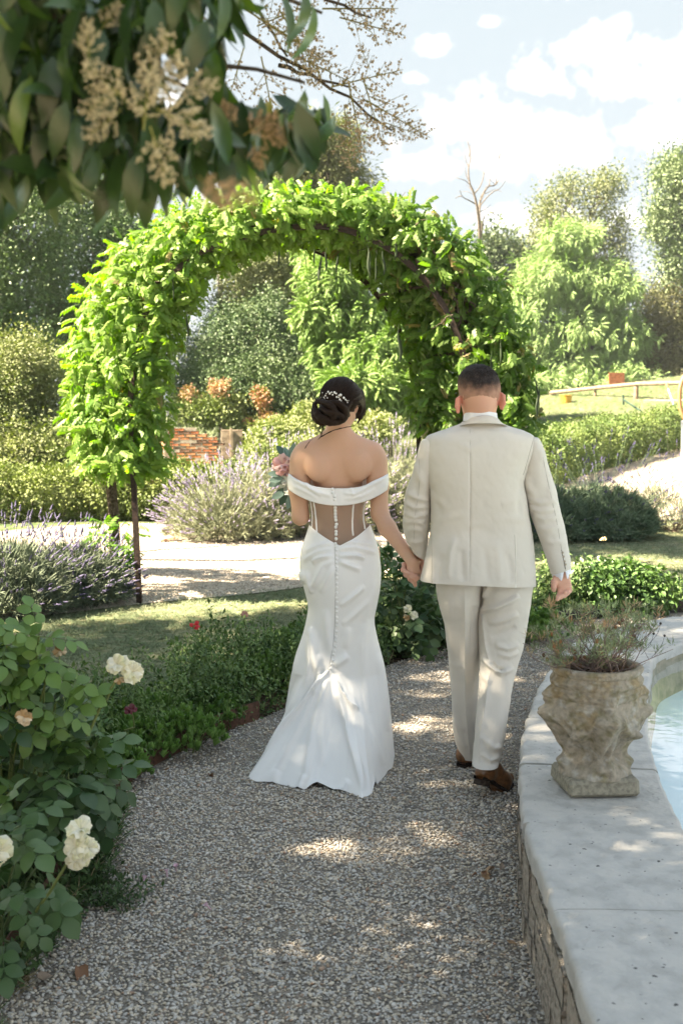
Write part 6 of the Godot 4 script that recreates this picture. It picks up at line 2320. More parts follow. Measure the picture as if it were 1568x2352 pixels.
func build_bride() -> void:
	var o := Vector3(0.0, 0.0, -5.35)
	var t := thing("person", "woman from behind in white off shoulder mermaid wedding dress with dark pinned up hair", "person", o)
	var flesh := skin("bride skin", Color(0.63, 0.385, 0.265))
	var m := MB.new()
	# trunk, shoulders and arms
	var f := Field.new(Vector3(-0.31, 0.86, -5.75), Vector3(0.36, 1.64, -5.05), 0.0095)
	f.ball(at(776, 1075, 5.315), Vector3(0.118, 0.150, 0.080), 0.03)
	f.ball(at(776, 1160, 5.325), Vector3(0.106, 0.150, 0.064), 0.04)
	f.ball(at(779, 1262, 5.335), Vector3(0.135, 0.110, 0.066), 0.05)
	f.cone(at(705, 1046, 5.30), at(850, 1046, 5.30), 0.050, 0.050, 0.05)
	f.cone(at(776, 1005, 5.30), at(778, 958, 5.28), 0.054, 0.050, 0.03)
	f.cone(at(770, 1010, 5.30), at(700, 1040, 5.30), 0.048, 0.044, 0.04)
	f.cone(at(784, 1010, 5.30), at(856, 1040, 5.30), 0.048, 0.044, 0.04)
	f.ball(at(727, 1075, 5.243), Vector3(0.050, 0.062, 0.028), 0.035, Basis(Vector3.BACK, 0.25)) # shoulder blades
	f.ball(at(826, 1075, 5.243), Vector3(0.050, 0.062, 0.028), 0.035, Basis(Vector3.BACK, -0.25))
	f.ball(at(745, 1085, 5.42), Vector3(0.060, 0.065, 0.05), 0.04)
	f.ball(at(808, 1085, 5.42), Vector3(0.060, 0.065, 0.05), 0.04)
	f.chain([at(690, 1060, 5.30), at(686, 1120, 5.30), at(690, 1187, 5.31)], [0.049, 0.044, 0.036], 0.025)
	f.chain([at(690, 1187, 5.31), at(690, 1160, 5.45), at(682, 1125, 5.57)], [0.036, 0.034, 0.024], 0.02)
	f.chain([at(864, 1060, 5.30), at(868, 1115, 5.29), at(872, 1180, 5.26)], [0.049, 0.044, 0.037], 0.025)
	f.chain([at(872, 1180, 5.26), at(889, 1212, 5.22), at(942, 1284, 5.13)], [0.037, 0.037, 0.026], 0.02)
	# hollow along the spine
	f.carve(at(776, 1095, 5.205), Vector3(0.012, 0.16, 0.022), 0.04)
	f.into(m)
	# head
	f = Field.new(Vector3(-0.14, 1.44, -5.45), Vector3(0.15, 1.80, -5.12), 0.005)
	var hc := at(783, 922, 5.28)
	head(f, hc, -0.35, 0.96)
	f.cone(at(777, 1000, 5.30), at(779, 945, 5.285), 0.053, 0.047, 0.02)
	ear(f, at(817, 935, 5.26), 1.0, 0.8, -0.08)
	f.into(m)
	# legs under the skirt
	f = Field.new(Vector3(-0.25, -0.02, -5.75), Vector3(0.3, 1.0, -5.1), 0.022)
	for s in [-1, 1]:
		f.chain([Vector3(0.02 + 0.07 * s, 0.95, -5.33), Vector3(0.0 + 0.055 * s, 0.50, -5.36 - 0.05 * s), Vector3(0.0 + 0.05 * s, 0.09, -5.36 - 0.12 * s), Vector3(0.0 + 0.05 * s, 0.03, -5.52 - 0.12 * s)], [0.085, 0.055, 0.036, 0.03], 0.03)
	f.into(m)
	# right hand: back of the hand, fingers closed round his
	f = Field.new(at(915, 1335, 5.2) - Vector3(0.02, 0.03, 0.04), at(985, 1265, 5.05) + Vector3(0.02, 0.02, 0.05), 0.0032)
	f.cone(at(938, 1279, 5.135), at(946, 1292, 5.12), 0.0255, 0.024, 0.01)
	for k in 4:
		var kn := at([938.5, 946, 953.5, 960][k], [1311, 1315, 1316, 1313][k], [5.105, 5.10, 5.105, 5.115][k])
		f.cone(at(942 + k * 3.5, 1290, 5.12), kn, 0.0135, 0.0112, 0.012)
		f.chain([kn, kn + Vector3(0.004, -0.020, -0.020), kn + Vector3(0.008, -0.022, -0.042), kn + Vector3(0.010, -0.006, -0.055)], [0.0105, 0.0095, 0.0085, 0.0075], 0.006)
	f.chain([at(958, 1290, 5.13), at(966, 1300, 5.15), at(968, 1312, 5.17)], [0.013, 0.011, 0.009], 0.008)
	f.into(m)
	# left hand round the stems of the bouquet
	var lh := at(682, 1125, 5.57)
	f = Field.new(lh - Vector3(0.09, 0.09, 0.1), lh + Vector3(0.09, 0.09, 0.07), 0.0045)
	f.ball(lh + Vector3(-0.01, 0.01, -0.03), Vector3(0.028, 0.036, 0.030), 0.02)
	for k in 4:
		var q := lh + Vector3(-0.03, 0.035 - 0.02 * k, -0.045)
		f.chain([q, q + Vector3(-0.02, 0, -0.022), q + Vector3(-0.005, 0, -0.042), q + Vector3(0.015, 0, -0.036)], [0.0098, 0.009, 0.0085, 0.0075], 0.005)
	f.chain([lh + Vector3(0, 0.03, -0.02), lh + Vector3(-0.012, 0.05, -0.045), lh + Vector3(-0.02, 0.045, -0.07)], [0.012, 0.010, 0.008], 0.006)
	f.into(m)
	obj("body", finish(m, o), flesh, t)
	build_hair_up(t, o, hc)
	build_dress(t, o)
	build_bouquet(lh)

func build_hair_up(t: Node3D, o: Vector3, hc: Vector3) -> void:
	var hair := surf("dark brown hair", Color.WHITE, 0.45, 0.28)
	hair.albedo_texture = noise_tex(0.05, 64, [[0.2, lin(0.011, 0.0065, 0.0045)], [0.55, lin(0.026, 0.0145, 0.009)], [0.85, lin(0.065, 0.037, 0.022)]], 512, 4)
	hair.heightmap_enabled = true
	hair.heightmap_texture = noise_tex(0.05, 65, [[0.0, grey(0)], [1.0, grey(1)]], 512, 4)
	hair.heightmap_scale = 0.35
	triplanar(hair, 10.0, false)
	hair.uv1_scale = Vector3(42, 4, 42)
	var m := MB.new()
	var f := Field.new(hc - Vector3(0.15, 0.17, 0.14), hc + Vector3(0.14, 0.14, 0.18), 0.0045)
	f.ball(hc + Vector3(-0.002, 0.004, 0.008), Vector3(0.0955, 0.105, 0.104), 0.01)
	f.ball(hc + Vector3(0.03, -0.012, -0.035), Vector3(0.070, 0.080, 0.080), 0.02)
	f.carve(hc + Vector3(0.045, -0.055, -0.125), Vector3(0.075, 0.085, 0.065), 0.02)
	f.carve(at(806, 975, 5.22), Vector3(0.045, 0.055, 0.10), 0.02)
	f.carve(at(824, 946, 5.20), Vector3(0.022, 0.035, 0.085), 0.012)
	f.cone(at(826, 905, 5.30), at(833, 950, 5.34), 0.020, 0.012, 0.02)
	f.chain(pts3([[830, 920, 5.32], [834, 942, 5.31], [829, 958, 5.30], [820, 972, 5.29]]), [0.013, 0.010, 0.007, 0.004], 0.01)
	f.ball(at(757, 948, 5.215), Vector3(0.058, 0.040, 0.040), 0.02)
	for s in [
			[[[722, 928, 5.20], [726, 948, 5.16], [742, 964, 5.145], [764, 971, 5.15], [784, 966, 5.165]], 0.0155],
			[[[719, 942, 5.22], [722, 958, 5.18], [734, 970, 5.165], [748, 973, 5.16]], 0.013],
			[[[728, 921, 5.19], [748, 926, 5.155], [765, 938, 5.14], [768, 954, 5.14], [758, 964, 5.145]], 0.0145],
			[[[758, 924, 5.16], [780, 928, 5.15], [793, 944, 5.16], [790, 962, 5.165], [774, 972, 5.16]], 0.0150],
			[[[738, 938, 5.15], [754, 948, 5.135], [774, 950, 5.14], [787, 958, 5.15]], 0.0125],
			[[[735, 955, 5.15], [748, 962, 5.14], [756, 975, 5.155]], 0.012],
			[[[806, 925, 5.18], [796, 940, 5.165], [800, 955, 5.18]], 0.011]]:
		var line := curve(pts3(s[0]), 10)
		var rad := []
		for i in line.size():
			rad.append(s[1] * (0.7 + 0.3 * sin(PI * i / (line.size() - 1.0))))
		f.chain(line, rad, 0.0035)
	f.into(m)
	obj("hair", finish(m, o), hair, t)
	# combed strands from crown and sides into the knot
	var comb_m := MB.new()
	var c0 := hc + Vector3(-0.002, 0.004, 0.008)
	for k in 170:
		var a := rr(-1.35, 1.25)
		var b := rr(-0.15, 1.0)
		var start := Vector3(sin(a) * cos(b * 1.2), sin(b * 1.45) * 0.98, cos(a) * cos(b * 1.2) - 0.25).normalized()
		var goal := (at(rr(735, 785), rr(930, 945), 5.17) - c0) / Vector3(0.0955, 0.105, 0.104)
		goal = goal.normalized()
		var line := []
		var rad := []
		for i in 13:
			var d := start.slerp(goal, i / 12.0) if start.angle_to(goal) > 0.01 else goal
			line.append(c0 + d * Vector3(0.0955, 0.105, 0.104) * (1.004 + 0.010 * sin(PI * i / 12.0)) + rand_dir() * 0.0004)
			rad.append(0.0021 * (0.35 + 0.65 * sin(PI * (i + 0.5) / 13.0)))
		comb_m.tube(line, rad, 4, false)
	for s in [[[722, 928], [732, 955], [757, 972], [786, 964]], [[720, 942], [733, 968], [750, 974]], [[730, 921], [757, 930], [768, 948], [756, 963]], [[760, 925], [788, 934], [792, 954], [774, 970]], [[738, 938], [760, 950], [786, 957]]]:
		for k in 9:
			var off := Vector2(rr(-5, 5), rr(-5, 5))
			var line := []
			var rad := []
			for q in curve(s.map(func(p): return Vector2(p[0], p[1]) + off), 12):
				line.append(at(q.x, q.y, 5.148 + 0.0022 * (q - Vector2(757, 948)).length() * 0.3 + rr(-0.0006, 0.0006)) + Vector3(0, 0, 0.004))
				rad.append(0.0017)
			comb_m.tube(line, rad, 4, false)
	obj("hair_strands", finish(comb_m, o), hair, t).set_meta("kind", "stuff")
	# loose strands
	var w := MB.new()
	for s in [[[[745, 968, 5.17], [741, 985, 5.20], [738, 1000, 5.22], [730, 1010, 5.20]], 0.0035], [[[736, 1004, 5.225], [762, 990, 5.225], [790, 982, 5.225], [812, 978, 5.23], [824, 966, 5.25]], 0.003], [[[728, 918, 5.2], [718, 905, 5.22], [708, 892, 5.23], [700, 885, 5.24]], 0.0016], [[[730, 916, 5.2], [721, 900, 5.22], [716, 890, 5.24]], 0.0016], [[[724, 925, 5.2], [712, 905, 5.22], [702, 898, 5.22]], 0.0013], [[[738, 972, 5.18], [734, 986, 5.2], [737, 1000, 5.22]], 0.002], [[[700, 1030, 5.225], [710, 1015, 5.23], [716, 1010, 5.23]], 0.0013], [[[832, 945, 5.31], [838, 962, 5.30], [833, 985, 5.29]], 0.0012], [[[834, 925, 5.31], [840, 945, 5.3], [836, 962, 5.3]], 0.0012]]:
		for k in 3:
			var line := curve(pts3(s[0]), 14)
			var rad := []
			for i in line.size():
				line[i] += Vector3(rr(-1, 1), rr(-1, 1), 0) * 0.0012 + Vector3(0.002, 0.001, 0.001) * (k - 1) * sin(i * 0.4 + k)
				rad.append(s[1] * 0.6 * (1.05 - 0.8 * i / (line.size() - 1.0)))
			w.tube(line, rad, 5)
	obj("loose_strands", finish(w, o), hair, t).set_meta("kind", "stuff")
	# hair comb of pearls
	var comb := MB.new()
	var pearl := surf("pearl", lin(0.80, 0.79, 0.76), 0.2, 0.6)
	var bead := MB.new()
	bead.blob(Transform3D(), 5, 8)
	var bm := bead.mesh()
	var cr := Node3D.new()
	cr.name = "hair_comb"
	t.add_child(cr)
	var wire := []
	for p in [[640, 345, 3], [655, 292, 5], [672, 345, 5], [690, 325, 6], [712, 352, 5], [700, 300, 4], [722, 280, 7], [742, 300, 8], [762, 285, 5], [775, 315, 6], [795, 288, 8], [815, 300, 6], [822, 342, 7], [848, 322, 6], [868, 318, 9], [858, 370, 7], [875, 385, 4], [905, 350, 8], [925, 372, 6], [940, 385, 4], [948, 405, 5], [845, 345, 5], [680, 360, 4], [622, 365, 2.5], [960, 382, 3]]:
		var px: float = 612.5 + p[0] * 0.1953
		var py: float = 845.25 + p[1] * 0.1953
		var q := at(px, py, 5.19)
		var c := hc + Vector3(-0.002, 0.004, 0.008)
		var u := (q - c) / Vector3(0.0955, 0.105, 0.104)
		var z := c.z + 0.104 * sqrt(maxf(0.02, 1.0 - u.x * u.x - u.y * u.y)) + 0.004
		q = at(px, py, -z)
		var r: float = p[2] * 0.00068
		wire.append(q - o)
		obj("pearl", bm, pearl, cr, Transform3D(Basis.from_scale(Vector3.ONE * r), q - o))
	wire.sort_custom(func(a, b): return a.x < b.x)
	var rad := []
	for i in wire.size():
		rad.append(0.0008)
	comb.tube(wire, rad, 4)
	obj("wire", comb.mesh(), surf("gold wire", lin(0.35, 0.25, 0.12), 0.4), cr)
	obj("earring", bm, pearl, t, Transform3D(Basis.from_scale(Vector3.ONE * 0.0045), at(815.5, 964, 5.235) - o))
	var chain := MB.new()

func ring_py(rings: Array, py: float) -> PackedFloat32Array:
	for i in rings.size() - 1:
		if py <= rings[i + 1][0]:
			var f: float = (py - rings[i][0]) / (rings[i + 1][0] - rings[i][0])
			var r := ring_at(rings, i + clampf(f, 0.0, 1.0))
			r[0] = py
			return r
	return ring_at(rings, rings.size() - 1.0)

func build_dress(t: Node3D, o: Vector3) -> void:
	ripple_by = 0.2
	var satin := woven("ivory satin", Color(0.87, 0.87, 0.86), 0.40, 0.0005, 1.0, 0.1)
	var top_rings := [[1203, 709, 851, 5.31, 0.094, 0.10, 2.2], [1235, 700, 862, 5.31, 0.112, 0.11, 2.2], [1262, 690.5, 869.5, 5.31, 0.128, 0.115, 2.2], [1308, 687.5, 875.5, 5.31, 0.140, 0.115, 2.2], [1350, 697, 873.5, 5.31, 0.136, 0.115, 2.2], [1392, 706, 866, 5.31, 0.124, 0.11, 2.2], [1424, 702, 860.5, 5.31, 0.116, 0.11, 2.2], [1462, 692, 867, 5.31, 0.110, 0.115, 2.2], [1506, 677, 878.5, 5.31, 0.112, 0.125, 2.2], [1542, 669, 886, 5.31, 0.118, 0.135, 2.2]]
	var cols := 300
	var rows := []
	var nrow := 96
	for i in nrow + 1:
		rows.append([])
	for i in cols:
		# the upper edge dips to a point at the middle of the back
		var theta := crowd(TAU * i / cols)
		var start := 1203.0 + (1.0 - absf(cos(theta))) * (43.0 if sin(theta) > 0.0 else 10.0)
		for j in nrow + 1:
			rows[j].append(ring_point(ring_py(top_rings, lerpf(start, 1542.0, float(j) / nrow)), theta))
	# from the knees the cloth flares out to its footprint on the gravel; the train comes from the middle of the back
	var foot_list := [[0, 0.245, 5.40], [22, 0.228, 5.22], [42, 0.185, 5.08], [60, 0.145, 4.95], [68, 0.125, 4.84], [75, 0.085, 4.79], [82, 0.025, 4.87], [90, -0.10, 4.93], [97, -0.165, 4.90], [104, -0.27, 4.98], [109, -0.36, 5.0], [114, -0.405, 5.06], [119, -0.395, 5.14], [126, -0.365, 5.24], [148, -0.305, 5.48], [180, -0.285, 5.70], [215, -0.24, 5.84], [270, 0.0, 5.94], [325, 0.19, 5.76], [360, 0.245, 5.40]]
	var ra := ring_at(top_rings, top_rings.size() - 1.0)
	var nlow := 84
	for j in range(1, nlow + 1):
		var s := float(j) / nlow
		var row := []
		for i in cols:
			var theta := fposmod(crowd(TAU * i / cols), TAU)
			var a: Vector3 = rows[nrow][i]
			var deg := rad_to_deg(theta)
			var k := 0
			while k < foot_list.size() - 2 and deg > foot_list[k + 1][0]:
				k += 1
			var g: float = (deg - foot_list[k][0]) / (foot_list[k + 1][0] - foot_list[k][0])
			g = lerpf(g, g * g * (3 - 2 * g), 0.55)
			var fx: float = lerpf(foot_list[k][1], foot_list[k + 1][1], g)
			var fz: float = lerpf(foot_list[k][2], foot_list[k + 1][2], g)
			var e := Vector3(fx, 0.012, -fz)
			# straight fall with a slight belly, flatter where it trails
			var trail := clampf((5.25 - fz) / 0.35, 0.0, 1.0)
			var w := lerpf(pow(s, 0.82), pow(s, 1.18), trail)
			var p := a.lerp(e, w)
			p.y = lerpf(a.y, e.y, lerpf(s, pow(s, 0.88), trail))
			# hem waves
			var wave := sin(deg * 0.42 + 1.0) * 0.5 + 0.5 * sin(deg * 0.23)
			if trail > 0.0:
				p.y += 0.028 * trail * pow(s, 6.0) * maxf(0.0, wave)
			row.append(p)
		rows.append(row)
	var folds := folds_of([
		# gathers at the small of the back
		[[765, 1250, 735, 1252, 700, 1268], 0.006, 5.0], [[765, 1262, 730, 1268, 694, 1290], 0.007, 5.0], [[767, 1276, 735, 1281, 716, 1292], 0.010, 5.5], [[767, 1286, 742, 1300, 728, 1330, 716, 1352], 0.009, 6.5], [[766, 1298, 752, 1330, 735, 1362], 0.006, 6.0],
		[[776, 1248, 810, 1246, 860, 1252], 0.006, 5.0], [[776, 1262, 815, 1258, 866, 1272], 0.007, 5.0], [[777, 1278, 815, 1276, 838, 1284], 0.010, 5.0], [[777, 1288, 800, 1298, 830, 1310], 0.008, 6.0],
		[[705, 1312, 712, 1345, 716, 1362], 0.008, 5.0], [[692, 1310, 700, 1340], 0.008, 7.0],
		[[838, 1346, 806, 1372, 780, 1393], 0.007, 5.5], [[850, 1375, 815, 1410, 785, 1436], 0.005, 6.0], [[862, 1330, 850, 1380, 835, 1430], 0.004, 8.0],
		# thigh and knee
		[[712, 1440, 722, 1490, 726, 1540], 0.010, 8.0], [[708, 1462, 712, 1520, 700, 1580], 0.007, 7.0], [[748, 1400, 752, 1450, 758, 1500], 0.006, 9.0], [[735, 1500, 728, 1560, 722, 1600], 0.007, 7.0],
		[[846, 1420, 832, 1480, 838, 1560, 848, 1640], 0.006, 9.0], [[800, 1505, 780, 1520, 768, 1530], 0.010, 8.0], [[800, 1440, 792, 1490], 0.005, 9.0],
		# folds of the train, from the point where the buttons end
		[[752, 1540, 722, 1578, 690, 1622, 652, 1668, 600, 1735], 0.014, 4.5], [[742, 1535, 712, 1570, 680, 1614, 640, 1662, 590, 1730], -0.014, 6.0], [[752, 1550, 712, 1620, 676, 1690, 640, 1760, 606, 1800], 0.010, 6.5], [[756, 1552, 730, 1640, 712, 1720, 700, 1800], 0.012, 7.5], [[764, 1548, 786, 1590, 808, 1618, 821, 1635], 0.013, 4.5, true], [[766, 1556, 790, 1640, 815, 1730, 836, 1815], 0.012, 7.5], [[772, 1548, 800, 1600, 845, 1680, 880, 1760], 0.007, 9.0], [[748, 1560, 742, 1660, 738, 1760], 0.007, 9.0], [[868, 1500, 880, 1580, 892, 1680], 0.006, 8.0], [[700, 1780, 690, 1810, 672, 1826], 0.012, 6.0], [[640, 1770, 630, 1795, 622, 1808], 0.010, 6.0], [[800, 1790, 790, 1812, 760, 1822], 0.009, 6.0],
	])
	for f in folds:
		f[1] *= 1.9
	rows = relief(rows, folds)
	# hollows beside the train
	var skirt := cloth("dress_skirt", rows, satin, t)
	var lining := []
	for j in range(nrow + nlow - 14, nrow + nlow + 1):
		var row := []
		for i in cols:
			var p: Vector3 = rows[j][i]
			var c := Vector3(-0.03, p.y, -5.38)
			row.append(p + (c - p).normalized() * 0.012)
		lining.append(row)
	cloth("dress_lining", lining, satin, t)
	# sheer corset between band and skirt
	var tulle := StandardMaterial3D.new()
	tulle.resource_name = "sheer tulle"
	tulle.albedo_color = Color(0.72, 0.63, 0.555, 0.5)
	tulle.transparency = BaseMaterial3D.TRANSPARENCY_ALPHA
	tulle.roughness = 0.8
	var sheer := garment([[1118, 707, 846, 5.31, 0.097, 0.10, 2.2], [1150, 709, 842, 5.31, 0.096, 0.10, 2.2], [1180, 713, 837.5, 5.31, 0.091, 0.098, 2.2], [1206, 712, 846, 5.31, 0.090, 0.097, 2.2], [1232, 706, 855, 5.31, 0.098, 0.10, 2.2], [1256, 700, 861, 5.31, 0.108, 0.105, 2.2]], 120, 40, [])
	cloth("sheer_corset", sheer, tulle, t)
	# off shoulder band round back and upper arms
	var brow := []
	for j in 23:
		var v := (j - 1) / 20.0
		var row := []
		for i in 240:
			var th := crowd(TAU * i / 240.0)
			var u := minf(absf(cos(th)), 1.0)
			var back := sin(th) > 0.0
			var py0 := 1118.0 - 30.0 * pow(u, 1.7)
			var py1 := 1157.0 - 35.0 * pow(u, 1.35)
			if not back:
				py0 = lerpf(py0, 1075.0, 1.0 - u)
			var in_ := 0.006 if j == 0 or j == 22 else 0.0
			var py := lerpf(py0, py1, clampf(v, 0.0, 1.0))
			var bulge := 1.0 + 0.015 * sin(PI * clampf(v, 0, 1))
			var r := PackedFloat32Array([py, 776.5 - (114.5 - in_ * 800) * bulge, 776.5 + (114.5 - in_ * 800) * bulge, 5.305, (0.105 - in_) * bulge + 0.004, 0.12 - in_, 3.1])
			row.append(ring_point(r, th))
		brow.append(row)
	brow = relief(brow, folds_of([[[672, 1100, 705, 1118, 735, 1132, 765, 1140], 0.006, 4.5], [[700, 1103, 712, 1122, 740, 1140], 0.005, 4.0], [[668, 1114, 700, 1128, 730, 1146], 0.004, 4.0], [[788, 1132, 815, 1134, 845, 1118, 885, 1098], 0.007, 4.5], [[790, 1146, 830, 1140, 862, 1120], 0.005, 4.5], [[806, 1118, 808, 1130, 812, 1140], 0.004, 3.5], [[840, 1112, 868, 1104, 888, 1094], 0.004, 4.0], [[768, 1116, 766, 1140, 768, 1156], -0.006, 3.0]]))
	cloth("dress_band", brow, satin, t)
	# bones of the corset
	for b in [[[719, 1146, 724, 1175, 726, 1205, 728, 1228], 0.0042], [[711, 1140, 715, 1165, 717, 1190, 715, 1216], 0.0032], [[813, 1150, 810, 1180, 809, 1205, 810, 1230], 0.0042], [[841, 1140, 836, 1165, 834, 1190, 838, 1214], 0.0034]]:
		seam("corset_bone", sheer, b[0], b[1], satin, t, 16)
	seam("corset_placket", sheer, [764, 1150, 767, 1185, 768, 1215, 768, 1245], 0.0035, tulle, t, 16)
	# covered buttons down the back
	var bead := MB.new()
	bead.blob(Transform3D(Basis.from_scale(Vector3(1, 1, 0.7))), 6, 10)
	var bm := bead.mesh()
	var line := curve(v2([764.5, 1124, 767, 1150, 770.5, 1178, 772, 1205, 771.5, 1240, 773, 1280, 773.5, 1330, 773, 1380, 773, 1420, 772, 1460, 768, 1495, 763, 1520, 758, 1537]), 400)
	var last := Vector2(0, 0)
	for q in line:
		var gap := 7.6 if q.y < 1240 else (8.6 if q.y < 1330 else 10.5)
		if q.distance_to(last) < gap:
			continue
		last = q
		var src := brow if q.y < 1153 else (sheer if q.y < 1243 else rows)
		var p := nearest(src, q)
		obj("button", bm, satin, t, Transform3D(Basis.from_scale(Vector3.ONE * (0.0076 if q.y < 1240 else 0.0068)), p + Vector3(0, 0, 0.003) - o))
	seam("back_seam", rows, [768.5, 1246, 769.5, 1280, 770, 1330, 769.5, 1380, 768.5, 1430, 765, 1480, 758, 1520, 754, 1537], 0.0012, surf("seam shade", lin(0.42, 0.42, 0.42), 0.8), t, 40)
	seam("train_seam", rows, [754, 1540, 722, 1578, 690, 1622, 652, 1667], 0.0022, satin, t, 30)

func build_bouquet(hand: Vector3) -> void:
	var o := at(664, 1112, 5.66)
	var t := thing("bouquet", "bouquet of pink and white roses with eucalyptus leaves held before her left arm", "bouquet", o)
	var kinds := [petal(1.1), petal(0.7)]
	var pink := [surf("blush petal", lin(0.66, 0.36, 0.34), 0.6), surf("blush petal light", lin(0.72, 0.50, 0.46), 0.6)]
	var white := [surf("white petal", lin(0.72, 0.72, 0.66), 0.6), surf("white petal green", lin(0.62, 0.66, 0.56), 0.6)]
	for b in [[650, 1066, 5.58, 0.056, pink], [664, 1084, 5.6, 0.042, pink], [652, 1102, 5.6, 0.042, white], [660, 1124, 5.6, 0.046, white], [672, 1095, 5.75, 0.05, white], [690, 1075, 5.75, 0.05, pink]]:
		rose(t, at(b[0], b[1], b[2]) - o, b[3], Vector3(-0.5, 0.35, 0.8), kinds, b[4], 15)
	var lf := MB.new()
	lf.leaf(Transform3D(), 0.075, 0.034, 0.3, 0.2, 4, 0.95)
	var lm := lf.mesh()
	var euc := surf("eucalyptus leaf", lin(0.20, 0.30, 0.25), 0.6, 0.4)
	var dk := surf("dark bouquet leaf", lin(0.06, 0.12, 0.075), 0.5, 0.5)
	for l in [[663, 1060, -0.2, 0.8, 0], [650, 1090, -1, 0.1, 0], [652, 1098, -1, -0.15, 0], [648, 1105, -0.9, -0.3, 0], [652, 1120, -0.6, -0.7, 1], [660, 1130, -0.5, -0.9, 1], [668, 1135, -0.2, -1, 0], [656, 1050, -0.5, 0.7, 1], [668, 1052, 0.2, 0.8, 0], [655, 1130, -0.9, -0.4, 0]]:
		obj("leaf", lm, [euc, dk][l[4]], t, Transform3D(face(Vector3(l[2], l[3], rr(-0.2, 0.4)).normalized(), Vector3(0.3, 0.4, 1)), at(l[0], l[1], 5.58) - o))
	var st := MB.new()
	for k in 7:
		st.tube([at(668 + k, 1110, 5.65) - o, hand + Vector3(-0.02, 0, -0.04) - o + Vector3(rr(-0.01, 0.01), -0.10, rr(-0.01, 0.01))], [0.003, 0.003], 5)
	obj("stems", st.mesh(), surf("young stem", lin(0.16, 0.20, 0.055), 0.6), t).set_meta("kind", "stuff")

